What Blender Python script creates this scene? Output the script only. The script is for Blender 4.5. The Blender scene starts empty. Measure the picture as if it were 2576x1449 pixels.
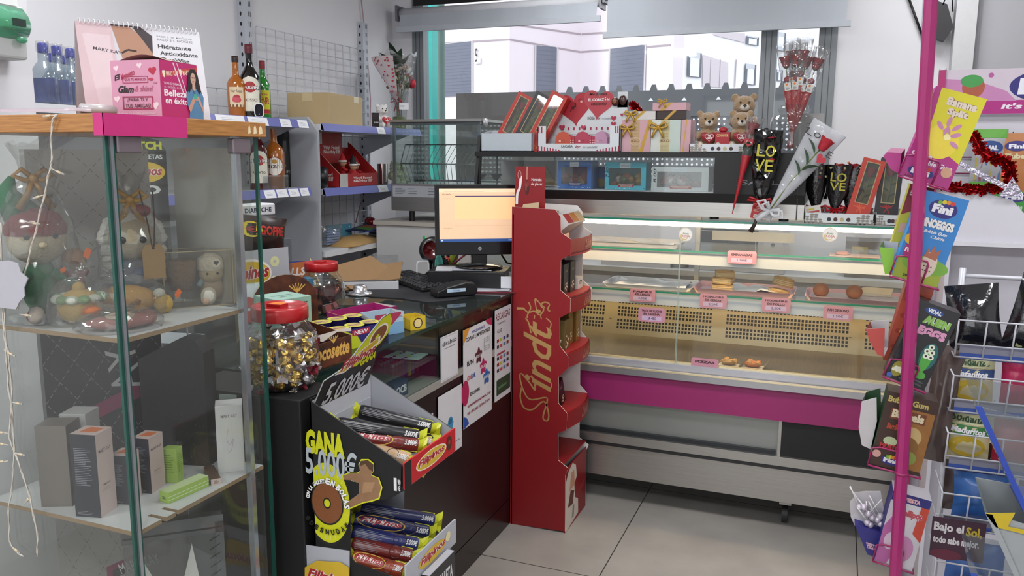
import bpy,math,random
from mathutils import Matrix,Vector
V = Vector
PI = math.pi
RAD = math.radians
SC = bpy.context.scene
COL = SC.collection
random.seed(7)

# ---------------------------------------------------------------- camera
FPX = 2049.4
PITCH,YAW,ROLL = RAD(9.24),RAD(21.66),RAD(0.34)
_f = V((-math.sin(YAW)*math.cos(PITCH),math.cos(YAW)*math.cos(PITCH),-math.sin(PITCH)))
_r = V((math.cos(YAW),math.sin(YAW),0))
_u = _r.cross(_f)
RT = _r*math.cos(ROLL)+_u*math.sin(ROLL)
UP = _u*math.cos(ROLL)-_r*math.sin(ROLL)
CAM = V((0,0,1.6))
cd = bpy.data.cameras.new('camera');cd.sensor_width = 36;cd.lens = FPX/2576*36
cd.clip_start = .02;cd.clip_end = 200
co = bpy.data.objects.new('camera',cd);COL.objects.link(co)
m = Matrix((RT,UP,-_f)).transposed().to_4x4();m.translation = CAM
co.matrix_world = m
SC.camera = co

def P(px,py,X=None,Y=None,Z=None):
    "point of the place seen at a photo pixel, on one known plane"
    d = _f*FPX+RT*(px-1288)-UP*(py-724.5)
    for i,v in enumerate((X,Y,Z)):
        if v is not None:
            t = (v-CAM[i])/d[i]
            return CAM+d*t

# ---------------------------------------------------------------- world, sun, exposure
w = bpy.data.worlds.new('sky');SC.world = w;w.use_nodes = True
nt = w.node_tree;nt.nodes.clear()
wo = nt.nodes.new('ShaderNodeOutputWorld');bg = nt.nodes.new('ShaderNodeBackground')
bg.inputs['Color'].default_value = (.90,.90,1.0,1);bg.inputs['Strength'].default_value = 2.3
nt.links.new(bg.outputs[0],wo.inputs[0])
sl = bpy.data.lights.new('sun','SUN');sl.energy = 1.6;sl.angle = RAD(8);sl.color = (1,.97,.95)
so = bpy.data.objects.new('sun',sl);COL.objects.link(so)
so.rotation_euler = (RAD(52),0,RAD(-52))
SC.view_settings.view_transform = 'Standard';SC.view_settings.look = 'None'
SC.view_settings.gamma = 1;SC.view_settings.use_curve_mapping = False
SC.view_settings.exposure = 0.03
cy = SC.cycles
cy.max_bounces = 10;cy.transparent_max_bounces = 40;cy.diffuse_bounces = 4;cy.glossy_bounces = 4
cy.transmission_bounces = 8;cy.caustics_reflective = False;cy.caustics_refractive = False
cy.sample_clamp_indirect = 4
cy.use_denoising = True

def area(name,loc,rot,sx,sy,e,col=(1,1,1)):
    l = bpy.data.lights.new(name,'AREA');l.shape = 'RECTANGLE';l.size = sx;l.size_y = sy
    l.energy = e;l.color = col
    o = bpy.data.objects.new(name,l);COL.objects.link(o);o.location = loc;o.rotation_euler = rot
    return o
CEIL = 2.95
LAMPS = [(-2.1,-.4),(-.3,-.4),(1.4,-.4),(-2.1,1.9),(-.45,1.9),(1.3,1.9),(-1.4,4.35),(.4,4.35)]
for i,(x,y) in enumerate(LAMPS):
    area('ceiling_lamp_light',(x,y,CEIL-.05),(0,0,0),.56,.56,(32 if y<0 else 19) if y<4 else 11,(.97,.98,1.0))

area('front_fill_light',(-.4,-2.92,1.45),(RAD(90),0,0),3.2,2.0,42,(.95,.97,1.0))  # added fill light behind the camera, brightens the glass cabinet

# ---------------------------------------------------------------- materials
def lin(h):
    h = h.lstrip('#');r = [int(h[i:i+2],16)/255 for i in(0,2,4)]
    return[c/12.92 if c<=.04045 else((c+.055)/1.055)**2.4 for c in r]
_MC = {}
def C(hexs,r=.5,metal=0,coat=0,bump=0,scale=30,var=.06,emit=0,sheen=0):
    key = (hexs,r,metal,coat,bump,scale,var,emit,sheen)
    if key in _MC:return _MC[key]
    mt = bpy.data.materials.new('surface_'+hexs.strip('#'));mt.use_nodes = True
    n = mt.node_tree;b = n.nodes['Principled BSDF']
    c = lin(hexs)
    tc = n.nodes.new('ShaderNodeTexCoord');no = n.nodes.new('ShaderNodeTexNoise')
    no.inputs['Scale'].default_value = scale;no.inputs['Detail'].default_value = 3
    n.links.new(tc.outputs['Object'],no.inputs['Vector'])
    rp = n.nodes.new('ShaderNodeMix');rp.data_type = 'RGBA'
    rp.inputs[6].default_value = (*[max(0,v*(1-var)) for v in c],1)
    rp.inputs[7].default_value = (*[min(1,v*(1+var)) for v in c],1)
    n.links.new(no.outputs['Fac'],rp.inputs[0]);n.links.new(rp.outputs[2],b.inputs['Base Color'])
    b.inputs['Roughness'].default_value = r;b.inputs['Metallic'].default_value = metal
    if coat:b.inputs['Coat Weight'].default_value = coat
    if sheen:b.inputs['Sheen Weight'].default_value = sheen
    if emit:
        b.inputs['Emission Color'].default_value = (*c,1);b.inputs['Emission Strength'].default_value = emit
    if bump:
        bp = n.nodes.new('ShaderNodeBump');bp.inputs['Strength'].default_value = bump
        bp.inputs['Distance'].default_value = .01
        n.links.new(no.outputs['Fac'],bp.inputs['Height']);n.links.new(bp.outputs[0],b.inputs['Normal'])
    _MC[key] = mt
    return mt
def clear(name,tint='#ffffff',gloss=.12,dust=0.0,rough=.03,crinkle=0,dustcol='#dcdcdc',scale=18):
    "thin clear sheet: see-through, with a sheen, maybe dusty or crinkled"
    key = ('clear',name)
    if key in _MC:return _MC[key]
    mt = bpy.data.materials.new(name);mt.use_nodes = True;n = mt.node_tree;n.nodes.clear()
    out = n.nodes.new('ShaderNodeOutputMaterial');tr = n.nodes.new('ShaderNodeBsdfTransparent')
    tr.inputs[0].default_value = (*lin(tint),1)
    gl = n.nodes.new('ShaderNodeBsdfGlossy');gl.inputs['Roughness'].default_value = rough
    lw = n.nodes.new('ShaderNodeLayerWeight');lw.inputs[0].default_value = .5
    pw = n.nodes.new('ShaderNodeMath');pw.operation = 'POWER';pw.inputs[1].default_value = 4
    n.links.new(lw.outputs['Facing'],pw.inputs[0])
    ma = n.nodes.new('ShaderNodeMath');ma.operation = 'MULTIPLY_ADD';ma.inputs[1].default_value = min(.9,gloss*6);ma.inputs[2].default_value = gloss*.35
    ma.use_clamp = True
    n.links.new(pw.outputs[0],ma.inputs[0])
    mx = n.nodes.new('ShaderNodeMixShader');n.links.new(ma.outputs[0],mx.inputs[0])
    n.links.new(tr.outputs[0],mx.inputs[1]);n.links.new(gl.outputs[0],mx.inputs[2])
    last = mx
    if crinkle:
        tc = n.nodes.new('ShaderNodeTexCoord');no = n.nodes.new('ShaderNodeTexVoronoi')
        no.inputs['Scale'].default_value = scale
        n.links.new(tc.outputs['Object'],no.inputs['Vector'])
        bp = n.nodes.new('ShaderNodeBump');bp.inputs['Strength'].default_value = crinkle;bp.inputs['Distance'].default_value = .02
        n.links.new(no.outputs['Distance'],bp.inputs['Height'])
        n.links.new(bp.outputs[0],gl.inputs['Normal']);n.links.new(bp.outputs[0],lw.inputs['Normal'])
    if dust:
        df = n.nodes.new('ShaderNodeBsdfDiffuse');df.inputs[0].default_value = (*lin(dustcol),1)
        m2 = n.nodes.new('ShaderNodeMixShader');m2.inputs[0].default_value = dust
        n.links.new(last.outputs[0],m2.inputs[1]);n.links.new(df.outputs[0],m2.inputs[2]);last = m2
    n.links.new(last.outputs[0],out.inputs[0])
    _MC[key] = mt
    return mt
GLASS = clear('window glass','#f4f8f6',.10)
SHOWGLASS = clear('dusty cabinet glass','#f6f8f6',.08,.022,dustcol='#c8c8c4')
CASEGLASS = clear('display case glass','#f7f9f8',.07,.012)
CELLO = clear('crinkled cellophane','#f0f0f0',.22,.06,.08,.9)
CELLOT = clear('cloudy plastic bag','#e4e4e4',.2,.2,.12,.9,'#b9b4b0')
PET = clear('clear jar plastic','#eef0f0',.16,.02,.06,.15,'#dddddd',8)
ACRYL = clear('clear acrylic','#e4e8ea',.14,.06)
BLUEWARE = clear('blue tinted glass','#7f9fe8',.16,.15,dustcol='#2a3fb8')
GREENPL = clear('green tinted plastic','#a4dcc2',.2,.3,dustcol='#7cc4a2')
def woodmat(name,h1,h2,sc=(1,12,12),r=.45):
    mt = bpy.data.materials.new(name);mt.use_nodes = True;n = mt.node_tree;b = n.nodes['Principled BSDF']
    tc = n.nodes.new('ShaderNodeTexCoord');mp = n.nodes.new('ShaderNodeMapping');mp.inputs['Scale'].default_value = sc
    no = n.nodes.new('ShaderNodeTexNoise');no.inputs['Scale'].default_value = 6;no.inputs['Detail'].default_value = 6
    cr = n.nodes.new('ShaderNodeValToRGB')
    cr.color_ramp.elements[0].position = .3;cr.color_ramp.elements[1].position = .7
    cr.color_ramp.elements[0].color = (*lin(h1),1);cr.color_ramp.elements[1].color = (*lin(h2),1)
    n.links.new(tc.outputs['Object'],mp.inputs[0]);n.links.new(mp.outputs[0],no.inputs['Vector'])
    n.links.new(no.outputs['Fac'],cr.inputs[0]);n.links.new(cr.outputs[0],b.inputs['Base Color'])
    b.inputs['Roughness'].default_value = r
    return mt
WOOD = woodmat('varnished oak board','#8a5a2c','#b07c42',(3,3,60))
WOODX = woodmat('copper brown cocoa print','#2a140c','#6b351b',(4,1,4))
STEEL = woodmat('brushed stainless steel','#a4a29e','#aeaca8',(1,1,40),.32);STEEL.node_tree.nodes['Principled BSDF'].inputs['Metallic'].default_value = .85
STEELW = woodmat('brushed case floor steel','#857b6c','#9b907e',(60,1,1),.3);STEELW.node_tree.nodes['Principled BSDF'].inputs['Metallic'].default_value = .8
FOIL = C('#d8b25a',.25,.9,bump=.5,scale=60)
SILV = C('#d2d2d6',.25,.9,bump=.4,scale=60)
# floor tiles 0.926 m with thin dark joints
FLOOR = bpy.data.materials.new('cream floor tiles');FLOOR.use_nodes = True
def _floor():
    n = FLOOR.node_tree;b = n.nodes['Principled BSDF']
    tc = n.nodes.new('ShaderNodeTexCoord');sp = n.nodes.new('ShaderNodeSeparateXYZ');n.links.new(tc.outputs['Object'],sp.inputs[0])
    outs = []
    for k,off in((0,.760),(1,-2.828)):
        a = n.nodes.new('ShaderNodeMath');a.operation = 'ADD';a.inputs[1].default_value = off+9.26+.002
        n.links.new(sp.outputs[k],a.inputs[0])
        q = n.nodes.new('ShaderNodeMath');q.operation = 'MODULO';q.inputs[1].default_value = .926;n.links.new(a.outputs[0],q.inputs[0])
        l = n.nodes.new('ShaderNodeMath');l.operation = 'LESS_THAN';l.inputs[1].default_value = .0045;n.links.new(q.outputs[0],l.inputs[0])
        outs.append(l)
    mx = n.nodes.new('ShaderNodeMath');mx.operation = 'MAXIMUM'
    n.links.new(outs[0].outputs[0],mx.inputs[0]);n.links.new(outs[1].outputs[0],mx.inputs[1])
    no = n.nodes.new('ShaderNodeTexNoise');no.inputs['Scale'].default_value = 5;no.inputs['Detail'].default_value = 8
    n.links.new(tc.outputs['Object'],no.inputs['Vector'])
    cr = n.nodes.new('ShaderNodeValToRGB');cr.color_ramp.elements[0].position = .35;cr.color_ramp.elements[1].position = .65
    cr.color_ramp.elements[0].color = (*lin('#a39f99'),1);cr.color_ramp.elements[1].color = (*lin('#aeaaa3'),1)
    n.links.new(no.outputs['Fac'],cr.inputs[0])
    m2 = n.nodes.new('ShaderNodeMix');m2.data_type = 'RGBA'
    n.links.new(mx.outputs[0],m2.inputs[0]);n.links.new(cr.outputs[0],m2.inputs[6]);m2.inputs[7].default_value = (*lin('#3c3a38'),1)
    n.links.new(m2.outputs[2],b.inputs['Base Color']);b.inputs['Roughness'].default_value = .38
_floor()

# ---------------------------------------------------------------- mesh builder
_TX = {}
def textmesh(s,shear=0,bold=0):
    key = (s,shear,bold)
    if key in _TX:return _TX[key]
    c = bpy.data.curves.new('t','FONT');c.body = s;c.size = 1;c.resolution_u = 2
    c.shear = shear;c.offset = bold;c.align_x = 'LEFT'
    if '\n' in s:c.align_x = 'CENTER';c.space_line = .85
    o = bpy.data.objects.new('t',c);me = bpy.data.meshes.new_from_object(o)
    vs = [(v.co.x,v.co.y) for v in me.vertices];fs = [tuple(p.vertices) for p in me.polygons]
    if vs:
        x0 = min(v[0] for v in vs);x1 = max(v[0] for v in vs);y0 = min(v[1] for v in vs);y1 = max(v[1] for v in vs)
        vs = [((x-x0)/max(x1-x0,1e-6),(y-y0)/max(y1-y0,1e-6)) for x,y in vs]
    bpy.data.objects.remove(o);bpy.data.curves.remove(c);bpy.data.meshes.remove(me)
    _TX[key] = (vs,fs)
    return _TX[key]

class MB:
    def __init__(s):
        s.v = [];s.f = [];s.mi = [];s.sm = [];s.mats = [];s.T = Matrix.Identity(4)
    def mat(s,m):
        if isinstance(m,str):m = C(m)
        if m not in s.mats:s.mats.append(m)
        return s.mats.index(m)
    def add(s,vs,fs,m,smooth=False):
        o = len(s.v);i = s.mat(m)
        s.v+=[s.T@V(v) for v in vs]
        for f in fs:s.f.append([k+o for k in f]);s.mi.append(i);s.sm.append(smooth)
        return s
    def at(s,loc=(0,0,0),rz=0,rx=0,ry=0,sc=None):
        s.T = Matrix.Translation(V(loc))@Matrix.Rotation(rz,4,'Z')@Matrix.Rotation(ry,4,'Y')@Matrix.Rotation(rx,4,'X')
        if sc:s.T = s.T@Matrix.Diagonal((*((sc,sc,sc) if not hasattr(sc,'__len__') else sc),1))
        return s
    def box(s,x0,x1,y0,y1,z0,z1,m,skip=''):
        vs = [(x,y,z) for z in(z0,z1) for y in(y0,y1) for x in(x0,x1)]
        fs = {'b':(0,2,3,1),'t':(4,5,7,6),'f':(0,1,5,4),'k':(2,6,7,3),'l':(0,4,6,2),'r':(1,3,7,5)}
        return s.add(vs,[v for k,v in fs.items() if k not in skip],m)
    def poly(s,pts,m):return s.add(pts,[tuple(range(len(pts)))],m)
    def prism(s,pts,z0,z1,m,mtop=None,smooth=False):
        n = len(pts)
        s.add([(x,y,z0) for x,y in pts]+[(x,y,z1) for x,y in pts],[(i,(i+1)%n,n+(i+1)%n,n+i) for i in range(n)],m,smooth)
        s.add([(x,y,z0) for x,y in pts],[tuple(range(n-1,-1,-1))],m)
        return s.add([(x,y,z1) for x,y in pts],[tuple(range(n))],mtop or m)
    def sheet(s,pts3,nrm,t,m,medge=None):
        "flat outline with real thickness"
        n = len(pts3);a = [V(p) for p in pts3];b = [p+V(nrm)*t for p in a]
        s.add(a,[tuple(range(n))],m);s.add(b,[tuple(range(n-1,-1,-1))],m)
        return s.add(a+b,[(i,(i+1)%n,n+(i+1)%n,n+i) for i in range(n)],medge or m)
    def lathe(s,prof,m,n=24,c=(0,0,0),smooth=True,ang=None):
        vs = [];fs = []
        for r,z in prof:
            for k in range(n):
                a = 2*PI*k/n;vs.append((c[0]+r*math.cos(a),c[1]+r*math.sin(a),c[2]+z))
        for j in range(len(prof)-1):
            for k in range(n):
                a,b = j*n+k,j*n+(k+1)%n;fs.append((a,b,b+n,a+n))
        return s.add(vs,fs,m,smooth)
    def disc(s,c,r,m,n=20,nrm=None,ry=None):
        vs = [(c[0]+r*math.cos(2*PI*k/n),c[1]+(ry or r)*math.sin(2*PI*k/n),c[2]) for k in range(n)]
        return s.add(vs,[tuple(range(n))],m)
    def cyl(s,c,r,h,m,n=16,r2=None):
        r2 = r if r2 is None else r2
        s.lathe([(r,0),(r2,h)],m,n,c);s.disc((c[0],c[1],c[2]+h),r2,m,n)
        vs = [(c[0]+r*math.cos(-2*PI*k/n),c[1]+r*math.sin(-2*PI*k/n),c[2]) for k in range(n)]
        return s.add(vs,[tuple(range(n))],m)
    def tube(s,pts,r,m,n=6,closed=False,smooth=True):
        pts = [V(p) for p in pts];N = len(pts);vs = [];fs = [];up = V((0,0,1));last = None
        for i,p in enumerate(pts):
            if closed:d = pts[(i+1)%N]-pts[i-1]
            else:d = pts[min(i+1,N-1)]-pts[max(i-1,0)]
            if d.length<1e-9:d = V((0,0,1))
            d.normalize()
            if last is None:a = d.cross(up) if abs(d.z)<.95 else d.cross(V((1,0,0)))
            else:a = last-d*last.dot(d)
            if a.length<1e-6:a = d.cross(V((1,.3,0)))
            a.normalize();b = d.cross(a);last = a
            rr = r[i] if hasattr(r,'__len__') else r
            for k in range(n):
                t = 2*PI*k/n;vs.append(p+(a*math.cos(t)+b*math.sin(t))*rr)
        for i in range(N if closed else N-1):
            for k in range(n):
                j = (i+1)%N;fs.append((i*n+k,i*n+(k+1)%n,j*n+(k+1)%n,j*n+k))
        if not closed:fs+=[tuple(range(n-1,-1,-1)),tuple((N-1)*n+k for k in range(n))]
        return s.add(vs,fs,m,smooth)
    def blob(s,c,r,m,nz=0,nu=14,nv=9,seed=0,rot=None):
        rnd = random.Random(seed);vs = [];fs = []
        if not hasattr(r,'__len__'):r = (r,r,r)
        R = rot.to_3x3() if rot is not None else Matrix.Identity(3)
        for j in range(nv+1):
            ph = PI*j/nv
            for k in range(nu):
                t = 2*PI*k/nu;q = 1+nz*(rnd.random()-.5) if 0<j<nv else 1
                vs.append(V(c)+R@V((r[0]*math.sin(ph)*math.cos(t)*q,r[1]*math.sin(ph)*math.sin(t)*q,r[2]*math.cos(ph)*q)))
        for j in range(nv):
            for k in range(nu):
                a,b = j*nu+k,j*nu+(k+1)%nu;fs.append((a+nu,b+nu,b,a))
        return s.add(vs,fs,m,nz<.25)
    def pillow(s,w,h,t,m,nx=10,ny=12,crimp=None,seed=0):
        "a filled bag in the xz plane, front towards -y; bottom centre at the origin"
        rnd = random.Random(seed)
        for sg in(-1,1):
            vs = [];fs = []
            for j in range(ny+1):
                for i in range(nx+1):
                    x = i/nx;z = j/ny
                    q = (math.sin(PI*x)**.6)*(math.sin(PI*min(max((z-.06)/.88,0),1))**.5 if .06<z<.94 else 0)
                    q*=1+.22*(rnd.random()-.5)
                    inx = (1-.06*math.sin(PI*z))
                    vs.append(((x-.5)*w*inx,sg*t/2*q,z*h))
            for j in range(ny):
                for i in range(nx):
                    a = j*(nx+1)+i;f = (a,a+1,a+nx+2,a+nx+1)
                    fs.append(f if sg<0 else f[::-1])
            s.add(vs,fs,m,True)
        if crimp:
            for z0,z1 in((0,.05),(.95,1)):
                s.box(-w/2,w/2,-.001,.001,z0*h,z1*h,crimp)
        return s
    def build(s,name,parent=None,bevel=0,mods=None):
        me = bpy.data.meshes.new(name);me.from_pydata([tuple(v) for v in s.v],[],s.f)
        for mt in s.mats:me.materials.append(mt)
        me.polygons.foreach_set('material_index',s.mi);me.polygons.foreach_set('use_smooth',s.sm)
        me.update()
        o = bpy.data.objects.new(name,me);COL.objects.link(o)
        if parent is not None:o.parent = parent
        if bevel:
            b = o.modifiers.new('bevel','BEVEL');b.width = bevel;b.segments = 2;b.limit_method = 'ANGLE';b.angle_limit = RAD(50)
        return o

class Fc:
    "draws print on a face: coordinates 0..1 across U and V"
    def __init__(s,mb,O,U,W,fn=None,z0=.0002):
        s.mb = mb;s.O = V(O);s.U = V(U);s.W = V(W);s.N = s.U.cross(s.W).normalized()
        s.w = s.U.length;s.h = s.W.length;s.z = z0;s.fn = fn
    def p(s,x,y):
        if s.fn:return s.fn(x,y,s.z)
        return s.O+s.U*x+s.W*y+s.N*s.z
    def poly(s,pts,m):
        s.z+=.00006;s.mb.poly([s.p(x,y) for x,y in pts],m);return s
    def rect(s,x,y,w,h,m,n=1):
        s.z+=.00006
        for i in range(n):
            a,b = x+w*i/n,x+w*(i+1)/n
            s.mb.poly([s.p(a,y),s.p(b,y),s.p(b,y+h),s.p(a,y+h)],m)
        return s
    def frame(s,x,y,w,h,t,m):
        tx,ty = t/s.w,t/s.h
        s.rect(x,y,w,ty,m);s.rect(x,y+h-ty,w,ty,m);s.rect(x,y,tx,h,m);return s.rect(x+w-tx,y,tx,h,m)
    def ell(s,cx,cy,rx,ry,m,n=24,rot=0):
        if s.fn:
            s.z+=.00006
            for i in range(12):
                a,b = -math.cos(PI*i/12),-math.cos(PI*(i+1)/12);ya,yb_ = ry*math.sin(PI*i/12),ry*math.sin(PI*(i+1)/12)
                s.mb.poly([s.p(cx+rx*a,cy-ya),s.p(cx+rx*b,cy-yb_),s.p(cx+rx*b,cy+yb_),s.p(cx+rx*a,cy+ya)],m)
            return s
        c,q = math.cos(rot),math.sin(rot)
        pts = []
        for k in range(n):
            a = 2*PI*k/n;X = rx*math.cos(a)*s.w;Y = ry*math.sin(a)*s.h
            pts.append((cx+(X*c-Y*q)/s.w,cy+(X*q+Y*c)/s.h))
        return s.poly(pts,m)
    def circ(s,cx,cy,r,m,n=24):
        return s.ell(cx,cy,r/s.w,r/s.h,m,n)
    def heart(s,cx,cy,sz,m,rot=0):
        pts = [];c,q = math.cos(rot),math.sin(rot)
        for k in range(28):
            t = 2*PI*k/28;X = math.sin(t)**3;Y = (13*math.cos(t)-5*math.cos(2*t)-2*math.cos(3*t)-math.cos(4*t))/16
            X,Y = X*sz/2,(Y+.1)*sz/2
            pts.append((cx+(X*c-Y*q)/s.w,cy+(X*q+Y*c)/s.h))
        return s.poly(pts[::-1],m)
    def text(s,x,y,w,h,t,m,shear=0,bold=.01,out=None,ow=.05,rot=0):
        if out:s.text(x,y,w,h,t,out,shear,bold+ow,None,0,rot)
        vs,fs = textmesh(t,shear,bold)
        s.z+=.00006
        if rot:
            c,q = math.cos(rot),math.sin(rot);W,H = w*s.w,h*s.h;pts = []
            for a,b in vs:
                X,Y = (a-.5)*W,(b-.5)*H
                pts.append(s.p(x+w/2+(X*c-Y*q)/s.w,y+h/2+(X*q+Y*c)/s.h))
        else:pts = [s.p(x+a*w,y+b*h) for a,b in vs]
        if pts:s.mb.add(pts,fs,m)
        return s
    def lines(s,x,y,w,h,n,m,fill=.5,seed=1):
        rnd = random.Random(seed)
        for i in range(n):
            s.rect(x,y+h*(1-(i+1)/n)+h/n*(1-fill)/2,w*(.6+.4*rnd.random()),h/n*fill,m)
        return s
    def line(s,pts,t,m):
        s.z+=.00006
        for(x0,y0),(x1,y1) in zip(pts,pts[1:]):
            d = V(((x1-x0)*s.w,(y1-y0)*s.h))
            if d.length<1e-7:continue
            d.normalize();nx,ny = -d.y*t/2/s.w,d.x*t/2/s.h
            s.mb.poly([s.p(x0-nx,y0-ny),s.p(x1-nx,y1-ny),s.p(x1+nx,y1+ny),s.p(x0+nx,y0+ny)],m)
        return s
    def dash(s,x0,y0,x1,y1,n,t,m):
        for i in range(n):
            a,b = i/n,(i+.6)/n
            s.line([(x0+(x1-x0)*a,y0+(y1-y0)*a),(x0+(x1-x0)*b,y0+(y1-y0)*b)],t,m)
        return s

def faces(mb,w,d,h,x=0,y=0,z=0):
    "print faces of a carton centred on x,y standing at z: front, right, left, top, back"
    return dict(f=Fc(mb,(x-w/2,y-d/2,z),(w,0,0),(0,0,h)),r=Fc(mb,(x+w/2,y-d/2,z),(0,d,0),(0,0,h)),
                l=Fc(mb,(x-w/2,y+d/2,z),(0,-d,0),(0,0,h)),t=Fc(mb,(x-w/2,y-d/2,z+h),(w,0,0),(0,d,0)),
                k=Fc(mb,(x+w/2,y+d/2,z),(-w,0,0),(0,0,h)))

def tag(o,label,cat,group=None,kind=None):
    o['label'] = label;o['category'] = cat
    if group:o['group'] = group
    if kind:o['kind'] = kind
    return o
def thing(name,label,cat,loc,rz=0,group=None,rx=0,ry=0):
    o = bpy.data.objects.new(name,None);COL.objects.link(o);o.empty_display_size = .05
    o.location = loc;o.rotation_euler = (rx,ry,rz)
    return tag(o,label,cat,group)
def one(mb,name,label,cat,loc=(0,0,0),rz=0,group=None,rx=0,ry=0,bevel=0,kind=None):
    o = mb.build(name,None,bevel);o.location = loc;o.rotation_euler = (rx,ry,rz)
    return tag(o,label,cat,group,kind)
def struct(name,mb):
    o = mb.build(name);o['kind'] = 'structure';return o
def sub(mb,name,parent,label=None,bevel=0):
    o = mb.build(name,parent,bevel)
    if label:o['label'] = label
    return o
def dup(root,loc,label=None,rz=None,group=None,sc=None):
    r = root.copy();COL.objects.link(r);r.location = loc
    if rz is not None:r.rotation_euler = (r.rotation_euler[0],r.rotation_euler[1],rz)
    if label:r['label'] = label
    if group:r['group'] = group
    if sc:r.scale = (sc,sc,sc)
    for ch in list(root.children):
        c = ch.copy();COL.objects.link(c);c.parent = r
        for g in list(ch.children):
            d = g.copy();COL.objects.link(d);d.parent = c
    return r
WHITE = '#d9d9db';BLACK = '#0c0c0e';PINK = '#a81f64';RED = '#a01c22'
# ================================================================ ROOM SHELL
XL,YW = -2.95,5.15
WALL = C('#dcdbde',.7,scale=8,var=.02);WALL2 = C('#dad9dd',.7,scale=8,var=.02)
b = MB();b.box(-4.2,3.6,-3.2,5.35,-.05,0,FLOOR);struct('floor',b)
b = MB();b.box(-4.2,3.6,-3.2,5.35,CEIL,CEIL+.08,C('#dcdcdc',.8));struct('ceiling',b)
b = MB();b.box(XL-.15,XL,-3,YW+.2,0,CEIL,WALL);b.box(XL,-2.3,1.15,1.83,0,CEIL,WALL2);struct('wall_left',b)
WX0 = P(1040,200,Y=YW).x;WX1 = P(2107,100,Y=YW).x;WZ0,WZ1 = 1.36,2.80
b = MB()
for a in((XL,WX0,0,CEIL),(WX1,3.4,0,CEIL),(WX0,WX1,0,WZ0),(WX0,WX1,WZ1,CEIL)):
    b.box(a[0],a[1],YW,YW+.2,a[2],a[3],WALL)
px = P(2393,100,Y=YW).x
b.box(px,px+.10,YW-.12,YW,0,CEIL,C('#c9c9cb',.6));b.box(px+.10,px+.125,YW-.06,YW,0,CEIL,C('#8c8c90',.6))
b.box(px+.125,3.4,YW-.02,YW,0,CEIL,C('#b4b4b9',.7,var=.02))
struct('wall_back',b)
b = MB();b.box(3.4,3.5,-3,YW+.2,0,CEIL,WALL);struct('wall_right',b)
b = MB();b.box(-4,3.5,-3.1,-3,0,CEIL,WALL);struct('wall_front',b)
b = MB();[b.box(x,x+.06,-3.0,-2.94,.35,2.55,C('#7f8386',.45,.3)) for x in(-2.08,-.98,.12,1.22)];b.box(-2.08,1.28,-3.0,-2.94,.35,.41,C('#7f8386',.45,.3));b.box(-2.08,1.28,-3.0,-2.94,2.49,2.55,C('#7f8386',.45,.3));struct('fill_light_frame',b)  # made-up window frame around the added fill light, out of view
b = MB();b.box(XL,XL+.012,1.84,2.2,0,.09,C('#9a9a9c'));struct('baseboard_left',b)
# window: grey aluminium frame, two mullions, panes
FR = C('#7f8386',.45,.3);FRD = C('#54585b',.5,.3)
wn = bpy.data.objects.new('window_1',None);COL.objects.link(wn);wn['kind'] = 'structure';wn.location = ((WX0+WX1)/2,YW,WZ0)
ox,oz = wn.location.x,WZ0
b = MB();b.at((-ox,-YW,-oz))
def fbar(b,x0,x1,z0,z1):
    b.box(x0,x1,YW-.01,YW+.07,z0,z1,FR);
    if x1-x0<z1-z0:
        for k in(.33,.66):b.box(x0+(x1-x0)*k-.002,x0+(x1-x0)*k+.002,YW-.0115,YW-.01,z0,z1,FRD)
MX = P(1930,200,Y=YW).x
fbar(b,WX0,WX0+.085,WZ0,WZ1);fbar(b,WX1-.10,WX1,WZ0,WZ1);fbar(b,MX-.045,MX+.045,WZ0,WZ1)
fbar(b,WX0,WX1,WZ0,WZ0+.07);fbar(b,WX0,WX1,WZ1-.07,WZ1)
sub(b,'window_frame',wn)
for x0,x1 in((WX0+.085,MX-.045),(MX+.045,WX1-.10)):
    b = MB().at((-ox,-YW,-oz));b.box(x0,x1,YW+.03,YW+.036,WZ0+.07,WZ1-.07,GLASS);sub(b,'window_pane',wn)
b = MB();b.at((-ox,-YW,-oz));b.box(MX+.0,MX+.022,YW-.013,YW-.0115,1.69,1.77,BLACK);sub(b,'black_tape',wn,'scrap of black tape stuck on the mullion')
# dark upper light behind the blind boxes
# ================================================================ OUTSIDE
b = MB();b.box(-30,25,5.4,60,-.3,-.05,C('#8b8a88',.9));struct('street_ground',b)
def wallseg(mb,A,B,z0,z1,m,t=.3):
    A,B = V(A),V(B);d = (B-A).normalized();n = V((-d.y,d.x))
    mb.prism([(A.x,A.y),(B.x,B.y),(B.x+n.x*t,B.y+n.y*t),(A.x+n.x*t,A.y+n.y*t)],z0,z1,m)
    return Fc(mb,(A.x,A.y,z0),(B.x-A.x,B.y-A.y,0),(0,0,z1-z0),z0=.01)
def gp(px,Y):p = P(px,300,Y=Y);return(p.x,p.y)
def fpix(F,px,py):
    "photo pixel on a facade -> its 0..1 coordinates"
    d = _f*FPX+RT*(px-1288)-UP*(py-724.5);n = F.N;t = (F.O-CAM).dot(n)/d.dot(n);q = CAM+d*t-F.O
    return q.dot(F.U)/F.w**2,q.dot(F.W)/F.h**2
def frect(F,x0,y0,x1,y1,m):
    a = fpix(F,x0,y0);c = fpix(F,x1,y1);F.rect(a[0],min(a[1],c[1]),c[0]-a[0],abs(a[1]-c[1]),m)
FAC = C('#e9dde3',.9,var=.015);FACW = C('#f4f2f6',.9,var=.01);SEAM = C('#a99ca2',.9);SHUT = C('#6d7080',.7,var=.03,scale=4);SHUTL = C('#c9cbd2',.7)
bld = thing('apartment_building','pinkish white apartment block with grey roller shutters across the street','building',(-2,15,0))
c0,c1,c2,c3 = gp(950,15.6),gp(1281,14.6),gp(1460,16.0),gp(1688,15.0)
def fl(name):
    m_ = MB();m_.T = Matrix.Translation((2,-15,0));return m_
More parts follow.
